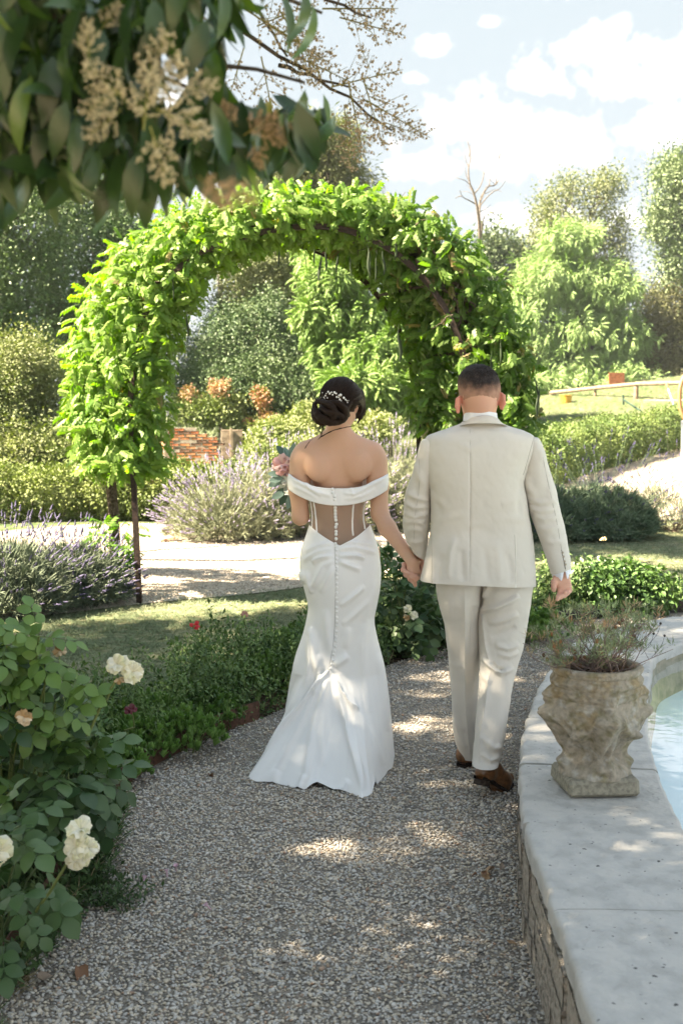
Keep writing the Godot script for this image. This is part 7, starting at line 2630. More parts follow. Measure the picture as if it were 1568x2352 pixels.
func build_groom() -> void:
	var o := Vector3(0.58, 0.0, -5.0)
	var t := thing("person", "short haired man in a beige suit and brown shoes, seen from behind", "person", o)
	var flesh := skin("groom skin", Color(0.62, 0.36, 0.265))
	var m := MB.new()
	var f := Field.new(Vector3(0.26, 0.75, -5.25), Vector3(1.1, 1.55, -4.85), 0.02)
	f.ball(at(1100, 1080, 5.04), Vector3(0.17, 0.20, 0.07), 0.05)
	f.ball(at(1100, 1250, 5.04), Vector3(0.16, 0.2, 0.07), 0.08)
	f.cone(at(1010, 1045, 5.03), at(1195, 1040, 5.03), 0.05, 0.05, 0.05)
	f.chain([at(985, 1050, 5.04), at(962, 1165, 5.07), at(965, 1270, 5.13)], [0.035, 0.03, 0.024], 0.03)
	f.chain([at(1222, 1050, 5.03), at(1245, 1165, 5.03), at(1287, 1305, 5.0)], [0.035, 0.03, 0.024], 0.03)
	f.into(m)
	f = Field.new(Vector3(0.3, 0.05, -5.4), Vector3(0.85, 0.95, -4.65), 0.025)
	f.chain([at(1050, 1350, 5.06), at(1062, 1500, 5.12), at(1070, 1740, 5.26)], [0.06, 0.045, 0.025], 0.04)
	f.chain([at(1155, 1350, 5.06), at(1150, 1520, 5.02), at(1113, 1760, 4.84)], [0.06, 0.045, 0.025], 0.04)
	f.into(m)
	# head and neck
	var hc := at(1101, 905, 5.02)
	f = Field.new(hc - Vector3(0.12, 0.18, 0.16), hc + Vector3(0.12, 0.14, 0.14), 0.005)
	head(f, hc + Vector3(0, -0.004, -0.01), 0.0, 1.06)
	f.ball(hc + Vector3(0, 0.012, 0.005), Vector3(0.083, 0.098, 0.094), 0.02)
	f.cone(at(1102, 985, 5.045), at(1101, 925, 5.022), 0.066, 0.063, 0.02)
	ear(f, at(1052.0, 928, 4.985), -1.0, 1.18, -0.14)
	ear(f, at(1151.5, 920, 4.985), 1.0, 1.18, 0.16)
	var redden := func(p: Vector3) -> Color:
		var q := pix(p)
		var e := 1.0 if q.x < 1062 or q.x > 1141 else 0.0
		return Color(1.0, 0.98 - 0.22 * e, 0.97 - 0.22 * e)
	f.into(m, redden)
	# left hand: its fingers come round the edge of hers
	f = Field.new(at(912, 1352, 5.22) - Vector3(0.01, 0.01, 0.03), at(985, 1262, 5.02) + Vector3(0.02, 0.01, 0.04), 0.0032)
	f.cone(at(967, 1272, 5.15), at(960, 1290, 5.165), 0.026, 0.025, 0.01)
	f.cone(at(958, 1288, 5.165), at(940, 1306, 5.175), 0.024, 0.022, 0.012)
	f.chain(pts3([[940, 1298, 5.17], [928, 1297, 5.14], [925.5, 1309, 5.10], [936, 1318, 5.078], [946, 1319, 5.075]]), [0.013, 0.0105, 0.0105, 0.0095, 0.0085], 0.007)
	f.chain(pts3([[944, 1306, 5.175], [931, 1308, 5.14], [932, 1320, 5.098], [944, 1327, 5.074], [955, 1323.5, 5.072]]), [0.013, 0.0105, 0.0105, 0.0095, 0.0082], 0.007)
	f.chain(pts3([[948, 1313, 5.175], [937, 1320, 5.14], [941, 1330, 5.10], [952, 1333, 5.078], [960, 1328, 5.075]]), [0.012, 0.0102, 0.0100, 0.009, 0.008], 0.007)
	f.chain(pts3([[952, 1318, 5.175], [943, 1326, 5.14], [947, 1334, 5.105], [952, 1340, 5.09], [953.5, 1345.5, 5.09]]), [0.011, 0.0095, 0.009, 0.0082, 0.0072], 0.007)
	f.chain(pts3([[965, 1290, 5.15], [972, 1302, 5.13], [970, 1314, 5.12]]), [0.014, 0.012, 0.0095], 0.008)
	f.into(m)
	# right hand hanging, palm to the back, fingers curled
	f = Field.new(at(1255, 1388, 5.04), at(1320, 1300, 4.93) + Vector3(0, 0, 0.02), 0.0032)
	f.cone(at(1288, 1306, 5.0), at(1289, 1326, 4.995), 0.027, 0.026, 0.01)
	for k in 4:
		var kn := at([1284, 1291.5, 1299, 1305.5][k], [1346, 1349, 1349, 1345][k], [4.995, 4.995, 5.0, 5.005][k])
		f.cone(at(1281 + k * 6, 1326, 4.995), kn, 0.0155, 0.0115, 0.012)
		f.chain([kn, at([1285, 1293, 1301, 1307][k], [1361, 1364, 1362, 1356][k], 4.985 + 0.004 * k), at([1281.5, 1287, 1295, 1302][k], [1371, 1371, 1368, 1362][k], 4.965 + 0.004 * k), at([1279, 1281.5, 1288, 1296][k], [1377, 1373, 1368, 1361][k], 4.955 + 0.004 * k)], [0.0112, 0.0104, 0.0094, 0.008], 0.006)
	f.ball(at(1280, 1334, 4.985), Vector3(0.017, 0.024, 0.016), 0.012)
	f.chain(pts3([[1277, 1326, 4.985], [1271, 1338, 4.97], [1270.5, 1348, 4.965], [1271, 1355.5, 4.965]]), [0.0145, 0.0125, 0.011, 0.009], 0.008)
	f.into(m)
	obj("body", finish(m, o), flesh, t)
	# cropped hair, fading out on the nape
	m = MB.new()
	f = Field.new(hc - Vector3(0.12, 0.10, 0.14), hc + Vector3(0.12, 0.15, 0.14), 0.004)
	f.ball(hc + Vector3(0, 0.012, 0.005), Vector3(0.0860, 0.1010, 0.0968), 0.01)
	f.ball(hc + Vector3(-0.01, 0.055, -0.01), Vector3(0.078, 0.066, 0.080), 0.03)
	f.carve(hc + Vector3(0, -0.075, -0.12), Vector3(0.12, 0.11, 0.075), 0.02)
	f.carve(at(1101, 975, 4.95), Vector3(0.105, 0.118, 0.12), 0.008)
	var fuzz := noise(26.0, 3, 3)
	var fade := func(p: Vector3) -> Color:
		var q := pix(p)
		var line: float = 907.0 - 9.0 * pow(absf(q.x - 1101.0) / 45.0, 2.0)
		var k := smoothstep(line, line - 34.0, q.y + fuzz.get_noise_3dv(p) * 10.0)
		return Color(0.42, 0.24, 0.17).lerp(Color(0.026, 0.019, 0.016) * (1.0 + 0.8 * fuzz.get_noise_3dv(p * Vector3(3, 0.7, 3))), pow(k, 0.6))
	f.into(m, fade)
	for i in m.v.size():
		m.v[i] += (m.v[i] - hc).normalized() * 0.0025 * fuzz.get_noise_3dv(m.v[i] * 2.0)
	var hair := tinted("short hair", 0.7, 0.35)
	hair.heightmap_enabled = true
	hair.heightmap_texture = noise_tex(0.25, 67, [[0.0, grey(0)], [1.0, grey(1)]], 256, 3)
	hair.heightmap_scale = 0.25
	triplanar(hair, 14.0, false)
	obj("hair", finish(m, o), hair, t)
	# short hairs standing on it
	var blade := MB.new()
	blade.leaf(Transform3D(), 0.011, 0.0016, 0.8, 0.2, 1)
	var xs := []
	var cs := []
	for i in 9000:
		var d := rand_dir()
		var p := hc + Vector3(0, 0.012, 0.005) + d * Vector3(0.0862, 0.1012, 0.097)
		if d.y > 0.3:
			p.y += 0.004
		var c: Color = fade.call(p)
		if c.r > 0.25 or d.y < -0.55 or (d.z < -0.4 and d.y < 0.35):
			continue
		xs.append(Transform3D(face((d * 0.45 + Vector3(0, -0.75, 0.1) + rand_dir() * 0.35).normalized() if d.y < 0.6 else (d * 0.6 + Vector3(0.4, 0, 0.3) + rand_dir() * 0.5).normalized(), d).scaled(Vector3.ONE * clampf(1.2 - c.r * 4.0, 0.3, 1.1)), p - d * 0.001 - o))
		cs.append(c * rr(0.8, 2.2))
	stuff("hair_bristles", blade.mesh(), tinted("short hair blade", 0.5, 0.4), xs, cs, t)
	build_suit(t, o)
	build_shoes(t, o)

func build_suit(t: Node3D, o: Vector3) -> void:
	ripple_by = 1.0
	var wool := woven("beige wool", Color(0.635, 0.60, 0.54), 0.85, 0.02, 7.0, 0.15)
	var line_mat := surf("suit seam", lin(0.34, 0.315, 0.275), 0.9, 0.2)
	var white := surf("white shirt", lin(0.76, 0.78, 0.84), 0.8, 0.3)
	# jacket trunk
	var hem := func(p: Vector3, theta: float, v: float) -> Vector3:
		var k := smoothstep(0.86, 1.0, v)
		p.y -= k * (0.008 + 0.017 * clampf(cos(theta), -0.3, 1.0) + 0.018 * maxf(0.0, -sin(theta)))
		return p
	var rings := [[968, 1062, 1146, 5.03, 0.060, 0.06, 2.2], [975, 1052, 1158, 5.03, 0.070, 0.07, 2.2], [983, 1030, 1184, 5.03, 0.082, 0.075, 2.2], [992, 1003, 1208, 5.03, 0.096, 0.08, 2.3], [1001, 982, 1224, 5.03, 0.106, 0.085, 2.4], [1014, 974, 1229, 5.03, 0.116, 0.095, 2.5], [1040, 973, 1224, 5.03, 0.128, 0.11, 2.6], [1075, 975, 1211, 5.03, 0.134, 0.12, 2.5], [1110, 981, 1203, 5.03, 0.132, 0.125, 2.5], [1150, 987.5, 1209, 5.03, 0.126, 0.13, 2.5], [1190, 988, 1215.5, 5.03, 0.120, 0.13, 2.5], [1230, 986, 1222, 5.03, 0.122, 0.13, 2.5], [1265, 979, 1226, 5.03, 0.130, 0.13, 2.5], [1300, 971, 1228.5, 5.03, 0.140, 0.13, 2.5], [1318, 966, 1229.5, 5.03, 0.146, 0.13, 2.5], [1330, 963, 1230, 5.03, 0.148, 0.13, 2.5]]
	var folds := folds_of([
		[[986, 1110, 1002, 1150, 1012, 1190], -0.004, 8.0], [[1200, 1100, 1190, 1150, 1196, 1190], -0.005, 8.0], [[1150, 1160, 1180, 1150, 1204, 1128], 0.004, 8.0], [[1020, 1160, 1000, 1146, 988, 1130], 0.004, 8.0],
		[[1046, 1235, 1034, 1270, 1030, 1330], 0.007, 7.0], [[1058, 1260, 1060, 1300, 1062, 1336], -0.006, 8.0], [[1014, 1270, 1006, 1310, 1004, 1340], -0.005, 8.0], [[1110, 1250, 1116, 1300, 1118, 1338], -0.004, 9.0], [[1138, 1240, 1146, 1300, 1148, 1338], 0.004, 9.0], [[1166, 1270, 1172, 1310, 1172, 1340], -0.004, 8.0],
		[[1000, 1200, 1040, 1186, 1080, 1182], 0.003, 9.0], [[1212, 1196, 1170, 1190, 1130, 1196], 0.003, 9.0], [[1040, 1010, 1078, 1030, 1120, 1012], 0.003, 10.0], [[1060, 1225, 1095, 1215, 1130, 1225], -0.003, 9.0], [[1078.5, 1000, 1079.5, 1120, 1078, 1240, 1078, 1336], -0.0035, 2.2, true]])
	# the two side vents: the middle panel lies over the sides
	for f in folds:
		f[1] *= 1.4
	var body := garment(rings, 360, 150, folds, hem)
	for j in body.size():
		for i in 360:
			var p: Vector3 = body[j][i]
			if p.z > -5.0:
				var q := pix(p)
				var k := smoothstep(1222.0, 1260.0, q.y)
				var mid := smoothstep(988.5, 991.5, q.x) * (1.0 - smoothstep(1182.0, 1185.0, q.x))
				body[j][i] = p + Vector3(0, 0, 0.0075) * k * mid
	var jacket := Node3D.new()
	jacket.name = "jacket"
	t.add_child(jacket)
	cloth("jacket_back", body, wool, jacket)
	# turned hem, so that the cloth has a thickness
	var inside_ := []
	for j in range(128, 151):
		var row := []
		for i in 360:
			var p: Vector3 = body[j][i]
			var c := Vector3(0.575, p.y, -5.03)
			row.append(p + (c - p).normalized() * 0.007)
		inside_.append(row)
	cloth("jacket_lining", inside_, wool, jacket)
	seam("back_seam", body, [1078.5, 985, 1079, 1050, 1079.5, 1120, 1078, 1240, 1078, 1336], 0.0007, line_mat, jacket, 60)
	seam("vent", body, [990, 1228, 991, 1270, 991.5, 1338], 0.0009, line_mat, jacket, 30)
	seam("vent", body, [1181, 1228, 1183, 1280, 1183.5, 1342], 0.0009, line_mat, jacket, 30)
	# collar
	var col := []
	for j in 15:
		var v := j / 14.0
		var row := []
		for i in 100:
			var th := lerpf(-0.55, PI + 0.55, i / 99.0)
			var u := absf(cos(th))
			var py := lerpf(954.0 + 9.0 * u * u, 972.0 + 8.0 * u * u * u, v)
			var hw := lerpf(37.5, 57.0, pow(v, 1.4))
			var bk := lerpf(0.079, 0.094, pow(v, 0.9)) + 0.005 * sin(PI * v)
			if j == 0:
				bk -= 0.004
			row.append(ring_point(PackedFloat32Array([py, 1106.5 - hw, 1106.5 + hw, 5.025, bk, 0.05, 2.2]), th))
		col.append(row)
	cloth("collar", col, wool, jacket, false)
	var fall := []
	for i in 100:
		fall.append(col[14][i])
	seam("collar_edge", [fall, fall, fall, fall], [1049, 980, 1062, 975, 1085, 972, 1106, 972, 1130, 972, 1152, 975, 1166, 980], 0.0014, line_mat, jacket, 50)
	var sc := []
	for j in 8:
		var v := j / 7.0
		var row := []
		for i in 60:
			var th := TAU * i / 60.0
			row.append(ring_point(PackedFloat32Array([lerpf(943.5, 962, v) + 5.0 * absf(cos(th)), 1102.5 - 37.5 - 2 * v, 1102.5 + 37.5 + 2 * v, 5.03, 0.073 + 0.003 * v, 0.07, 2.2]), th))
		sc.append(row)
	cloth("shirt_collar", sc, white, t)
	# sleeves
	var sl := [[1008, 977, 994, 5.03, 0.030, 0.03, 2.0], [1012, 968, 1000, 5.03, 0.052, 0.05, 2.0], [1030, 961, 1004, 5.03, 0.066, 0.06, 2.1], [1060, 953.5, 1002, 5.035, 0.070, 0.065, 2.1], [1089, 946, 998, 5.04, 0.070, 0.065, 2.1], [1124, 933, 990, 5.05, 0.068, 0.065, 2.1], [1150, 928.5, 988.5, 5.06, 0.066, 0.06, 2.1], [1176, 926, 988, 5.07, 0.063, 0.06, 2.1], [1204, 924, 986, 5.085, 0.060, 0.055, 2.1], [1236, 929.5, 983, 5.105, 0.055, 0.05, 2.1], [1262, 942, 978, 5.12, 0.048, 0.045, 2.1], [1279, 951, 974, 5.125, 0.042, 0.04, 2.1]]
	var sr := [[1004, 1210, 1229, 5.03, 0.030, 0.03, 2.0], [1008, 1205, 1237, 5.03, 0.052, 0.05, 2.0], [1026, 1202, 1246, 5.03, 0.066, 0.06, 2.1], [1060, 1199, 1255, 5.03, 0.070, 0.065, 2.1], [1094, 1199, 1266, 5.03, 0.070, 0.065, 2.1], [1125, 1203, 1276, 5.03, 0.068, 0.065, 2.1], [1155, 1210, 1282, 5.03, 0.067, 0.06, 2.1], [1190, 1220, 1290.5, 5.025, 0.064, 0.06, 2.1], [1225, 1233, 1298.5, 5.015, 0.060, 0.055, 2.1], [1260, 1246, 1304.5, 5.01, 0.055, 0.05, 2.1], [1290, 1258, 1309, 5.0, 0.049, 0.045, 2.1], [1311, 1264.5, 1311, 5.0, 0.045, 0.042, 2.1]]
	var cuff_l := func(p: Vector3, theta: float, v: float) -> Vector3:
		p.y += smoothstep(0.75, 1.0, v) * (-0.012 * cos(theta))
		return p
	var cuff_r := func(p: Vector3, theta: float, v: float) -> Vector3:
		p.y += smoothstep(0.75, 1.0, v) * (0.014 * cos(theta))
		return p
	var rows_l := garment(sl, 120, 110, folds_of_times(1.5, [[[934, 1130, 955, 1142, 985, 1150], 0.007, 6.0], [[930, 1150, 950, 1165, 984, 1163], 0.007, 5.5], [[928, 1178, 955, 1186, 984, 1176], 0.007, 6.0], [[926, 1200, 950, 1196, 975, 1204], 0.006, 6.0], [[932, 1222, 950, 1214, 975, 1222], 0.005, 6.0], [[950, 1060, 962, 1090, 975, 1120], 0.005, 8.0], [[940, 1240, 956, 1246, 974, 1240], 0.005, 5.0], [[960, 1100, 950, 1130], -0.004, 6.0]]), cuff_l)
	var rows_r := garment(sr, 120, 110, folds_of_times(1.5, [[[1208, 1140, 1240, 1155, 1274, 1150], 0.006, 6.0], [[1214, 1160, 1240, 1174, 1278, 1166], 0.007, 6.0], [[1225, 1180, 1250, 1192, 1284, 1184], 0.006, 6.0], [[1206, 1090, 1215, 1120, 1232, 1146], 0.006, 8.0], [[1264, 1110, 1262, 1140, 1276, 1160], 0.005, 7.0], [[1232, 1210, 1256, 1216, 1286, 1206], 0.005, 6.0], [[1250, 1240, 1270, 1246, 1298, 1240], 0.004, 6.0], [[1240, 1030, 1248, 1060], 0.004, 7.0]]), cuff_r)
	for s in [[rows_l, [962, 1056, 962, 1120, 952, 1190, 950, 1240]], [rows_r, [1246, 1052, 1262, 1130, 1276, 1190, 1286, 1245, 1296, 1306]]]:
		var sn := Node3D.new()
		cloth("sleeve", s[0], wool, jacket)
		var inner := []
		for j in range(96, 111):
			var row := []
			var c := Vector3.ZERO
			for p in s[0][j]:
				c += p
			c /= 120.0
			for p in s[0][j]:
				row.append(p + (c - p).normalized() * 0.005)
			inner.append(row)
		cloth("sleeve_lining", inner, wool, jacket)
		seam("sleeve_seam", s[0], s[1], 0.0008, line_mat, jacket, 40)
		sn.free()
	var bead := MB.new()
	bead.blob(Transform3D(Basis.from_scale(Vector3(1, 1, 0.5))), 5, 8)
	var horn := surf("horn button", lin(0.36, 0.31, 0.24), 0.4)
	for k in 4:
		obj("cuff_button", bead.mesh(), horn, jacket, Transform3D(Basis.from_scale(Vector3.ONE * 0.0055), nearest(rows_r, Vector2(1291 + k * 2.2, 1270 + k * 9)) - o + Vector3(0, 0, 0.001)))
	seam("sleeve_vent", rows_r, [1288, 1262, 1293, 1285, 1298, 1308], 0.0016, surf("deep seam", lin(0.12, 0.11, 0.10), 0.9), jacket, 16)
	# armhole seams
	seam("armhole_seam", body, [978, 1004, 974, 1030, 974, 1062, 982, 1100, 989, 1142], 0.0014, line_mat, jacket, 36)
	seam("armhole_seam", body, [1226, 1002, 1219, 1028, 1209, 1064, 1201, 1092], 0.0014, line_mat, jacket, 36)
	# shirt cuff with its two open corners
	var cf := []
	for j in 9:
		var v := j / 8.0
		var row := []
		for i in 90:
			var th := crowd(TAU * i / 90.0)
			var split := exp(-pow((th - PI * 0.47) / 0.16, 2.0))
			var wing := exp(-pow((absf(th - PI * 0.47) - 0.34) / 0.22, 2.0)) if sin(th) > 0.0 else 0.0
			var p := ring_point(PackedFloat32Array([lerpf(1300, 1319, v), 1266.5 + 1.0 * v, 1309.5 + 1.0 * v, 5.0, 0.041, 0.040, 2.1]), th)
			p.y += 0.012 * cos(th) * 0.9 - 0.018 * wing * v + 0.024 * split * v
			p.z += 0.010 * wing * v
			row.append(p)
		cf.append(row)
	cloth("shirt_cuff", cf, white, t)
	# trousers
	var trousers := Node3D.new()
	trousers.name = "trousers"
	t.add_child(trousers)
	var left := garment([[1300, 1000, 1112, 5.05, 0.112, 0.10, 2.3], [1340, 1000, 1108, 5.05, 0.122, 0.10, 2.3], [1370, 1003, 1103, 5.05, 0.122, 0.10, 2.3], [1400, 1010, 1100, 5.055, 0.106, 0.10, 2.3], [1430, 1018.5, 1099, 5.07, 0.095, 0.10, 2.2], [1470, 1024, 1100, 5.09, 0.088, 0.095, 2.2], [1510, 1028.5, 1101, 5.12, 0.083, 0.09, 2.1], [1560, 1033, 1100, 5.15, 0.078, 0.085, 2.1], [1610, 1037, 1098, 5.18, 0.074, 0.08, 2.1], [1660, 1038, 1096, 5.21, 0.070, 0.075, 2.1], [1700, 1043, 1095, 5.235, 0.066, 0.07, 2.1], [1725, 1052, 1096, 5.25, 0.062, 0.07, 2.1], [1739, 1057, 1096, 5.255, 0.060, 0.07, 2.1]], 150, 150, folds_of_times(1.7, [[[1066, 1345, 1066, 1420, 1067, 1500, 1068, 1600, 1074, 1700, 1082, 1748], 0.012, 7.0, true], [[1028, 1370, 1034, 1440, 1038, 1520], 0.004, 9.0], [[1040, 1600, 1052, 1650, 1066, 1680], 0.005, 7.0], [[1042, 1650, 1058, 1690, 1072, 1720], 0.005, 6.0], [[1090, 1390, 1086, 1430, 1082, 1500], -0.008, 9.0], [[1030, 1520, 1050, 1530, 1064, 1524], 0.003, 7.0]]))
	cloth("trouser_leg", left, wool, trousers)
	var right := garment([[1300, 1092, 1224, 5.05, 0.112, 0.10, 2.3], [1345, 1093, 1223, 5.05, 0.128, 0.10, 2.3], [1372, 1095, 1219, 5.05, 0.130, 0.10, 2.3], [1400, 1096, 1215.5, 5.045, 0.116, 0.10, 2.3], [1430, 1096, 1211, 5.04, 0.102, 0.10, 2.2], [1470, 1098, 1205, 5.03, 0.094, 0.10, 2.2], [1500, 1100, 1197, 5.02, 0.090, 0.10, 2.2], [1530, 1101.5, 1188, 5.0, 0.086, 0.10, 2.1], [1575, 1099, 1177, 4.965, 0.076, 0.095, 2.1], [1620, 1094.5, 1170, 4.93, 0.073, 0.085, 2.1], [1665, 1091, 1163, 4.89, 0.071, 0.08, 2.1], [1710, 1087.5, 1156.5, 4.855, 0.069, 0.075, 2.1], [1740, 1084, 1149, 4.83, 0.067, 0.07, 2.1], [1757, 1083, 1143.5, 4.80, 0.072, 0.068, 2.1]], 150, 150, folds_of_times(1.7, [[[1108, 1410, 1113, 1450, 1118, 1490, 1127, 1528], 0.008, 5.0, true], [[1128, 1530, 1122, 1580, 1118, 1620, 1107, 1690, 1102, 1770], 0.013, 6.0, true], [[1102, 1402, 1135, 1396, 1172, 1380, 1192, 1368], 0.010, 6.0], [[1108, 1375, 1118, 1355, 1125, 1342], 0.008, 5.0], [[1098, 1345, 1100, 1370, 1098, 1396], -0.012, 6.0], [[1120, 1432, 1155, 1424, 1190, 1408], 0.007, 7.0], [[1125, 1462, 1160, 1452, 1185, 1440], -0.006, 7.0], [[1135, 1480, 1165, 1490, 1192, 1478], 0.007, 6.0], [[1140, 1500, 1168, 1508, 1190, 1495], 0.006, 6.0], [[1106, 1505, 1122, 1526, 1132, 1534, 1150, 1546, 1180, 1534], 0.013, 5.0], [[1128, 1522, 1140, 1536, 1160, 1538], -0.010, 4.0], [[1102, 1530, 1112, 1556, 1130, 1570], 0.005, 7.0], [[1120, 1700, 1134, 1720, 1150, 1712], 0.008, 6.0], [[1104, 1690, 1118, 1706, 1128, 1728], 0.005, 6.0], [[1106, 1730, 1126, 1748, 1146, 1736], 0.006, 5.0]]))
	cloth("trouser_leg", right, wool, trousers)
	seam("seat_seam", right, [1097, 1342, 1100, 1370, 1098, 1396], 0.0012, line_mat, trousers, 16)

func build_shoes(t: Node3D, o: Vector3) -> void:
	var leather := surf("brown leather", Color.WHITE, 0.28, 0.55)
	leather.albedo_texture = noise_tex(0.03, 69, [[0.2, lin(0.085, 0.036, 0.013)], [0.5, lin(0.19, 0.085, 0.030)], [0.85, lin(0.26, 0.125, 0.045)]], 256, 4)
	triplanar(leather, 6.0, false)
	var sole := surf("dark sole", Color.WHITE, 0.8, 0.3)
	sole.albedo_texture = noise_tex(0.05, 70, [[0.3, lin(0.028, 0.02, 0.016)], [0.7, lin(0.075, 0.058, 0.046)]], 256, 4)
	triplanar(sole, 8.0, false)
	# heel, ball and toe of each foot (undersides)
	for s in [[at(1103, 1803, 4.775), at(1144, 1830, 4.90), 0], [at(1064, 1764, 5.235), at(1092, 1776, 5.38), 1]]:
		var hl: Vector3 = s[0]
		var bl: Vector3 = s[1]
		bl.y = maxf(bl.y, 0.006)
		var dir := (bl - hl).normalized()
		var flat_ := Vector3(dir.x, 0, dir.z).normalized()
		var toe := bl + flat_ * 0.085
		toe.y = bl.y + 0.004
		var side := flat_.cross(Vector3.UP)
		var up := side.cross(dir).normalized()
		if up.y < 0:
			up = -up
		var shoe := Node3D.new()
		shoe.name = "shoe"
		t.add_child(shoe, true)
		var c := (hl + toe) * 0.5
		var f := Field.new(c - Vector3(0.19, 0.17, 0.21), c + Vector3(0.19, 0.22, 0.21), 0.005)
		f.ball(hl + up * 0.055 + dir * 0.012, Vector3(0.033, 0.036, 0.036), 0.02)
		f.cone(hl + up * 0.055 + dir * 0.010, hl + up * 0.085 + dir * 0.03, 0.033, 0.033, 0.02)
		f.cone(hl + up * 0.052 + dir * 0.03, bl + up * 0.040, 0.033, 0.043, 0.03)
		f.cone(hl + up * 0.105 + dir * 0.06, bl + up * 0.045, 0.028, 0.030, 0.03)
		f.cone(bl + up * 0.034, toe + Vector3(0, 0.030, 0), 0.040, 0.025, 0.025)
		var m := MB.new()
		f.into(m)
		obj("upper", finish(m, o), leather, shoe)
		# sole and heel block
		var so := MB.new()
		var rows := []
		var spots := [[hl + up * 0.020, 0.0], [hl + up * 0.020, 0.030], [hl + dir * 0.03 + up * 0.020, 0.036], [hl + dir * 0.10 + up * 0.012, 0.030], [bl + up * 0.0, 0.046], [bl.lerp(toe, 0.5), 0.042], [toe, 0.026], [toe + flat_ * 0.012, 0.0]]
		for q in spots:
			var w: float = q[1]
			var p: Vector3 = q[0]
			rows.append([p - side * w + up * 0.012, p - side * (w + 0.002), p + side * (w + 0.002), p + side * w + up * 0.012])
		rows[0] = [spots[0][0] - dir * 0.032 - side * 0.022 + up * 0.012, spots[0][0] - dir * 0.034 - side * 0.022, spots[0][0] - dir * 0.034 + side * 0.022, spots[0][0] - dir * 0.032 + side * 0.022 + up * 0.012]
		so.grid(rows, true)
		obj("sole", finish(so, o), sole, shoe)
		var hb := MB.new()
		rows = []
		for y in [0.0, 0.021]:
			var row := []
			for k in 18:
				var a := TAU * k / 18.0
				var l := cos(a)
				row.append(hl + up * y + dir * (0.006 + 0.036 * clampf(l, -1, 0.72)) + side * 0.034 * sin(a) * (1.0 if l > 0 else 0.97))
			rows.append(row)
		hb.grid(rows, true)
		for r in 2:
			var id := []
			for p in rows[r]:
				id.append(hb.vert(p))
			for k in range(1, 17):
				hb.tri(id[0], id[k], id[k + 1])
		obj("heel", finish(hb, o), sole, shoe)

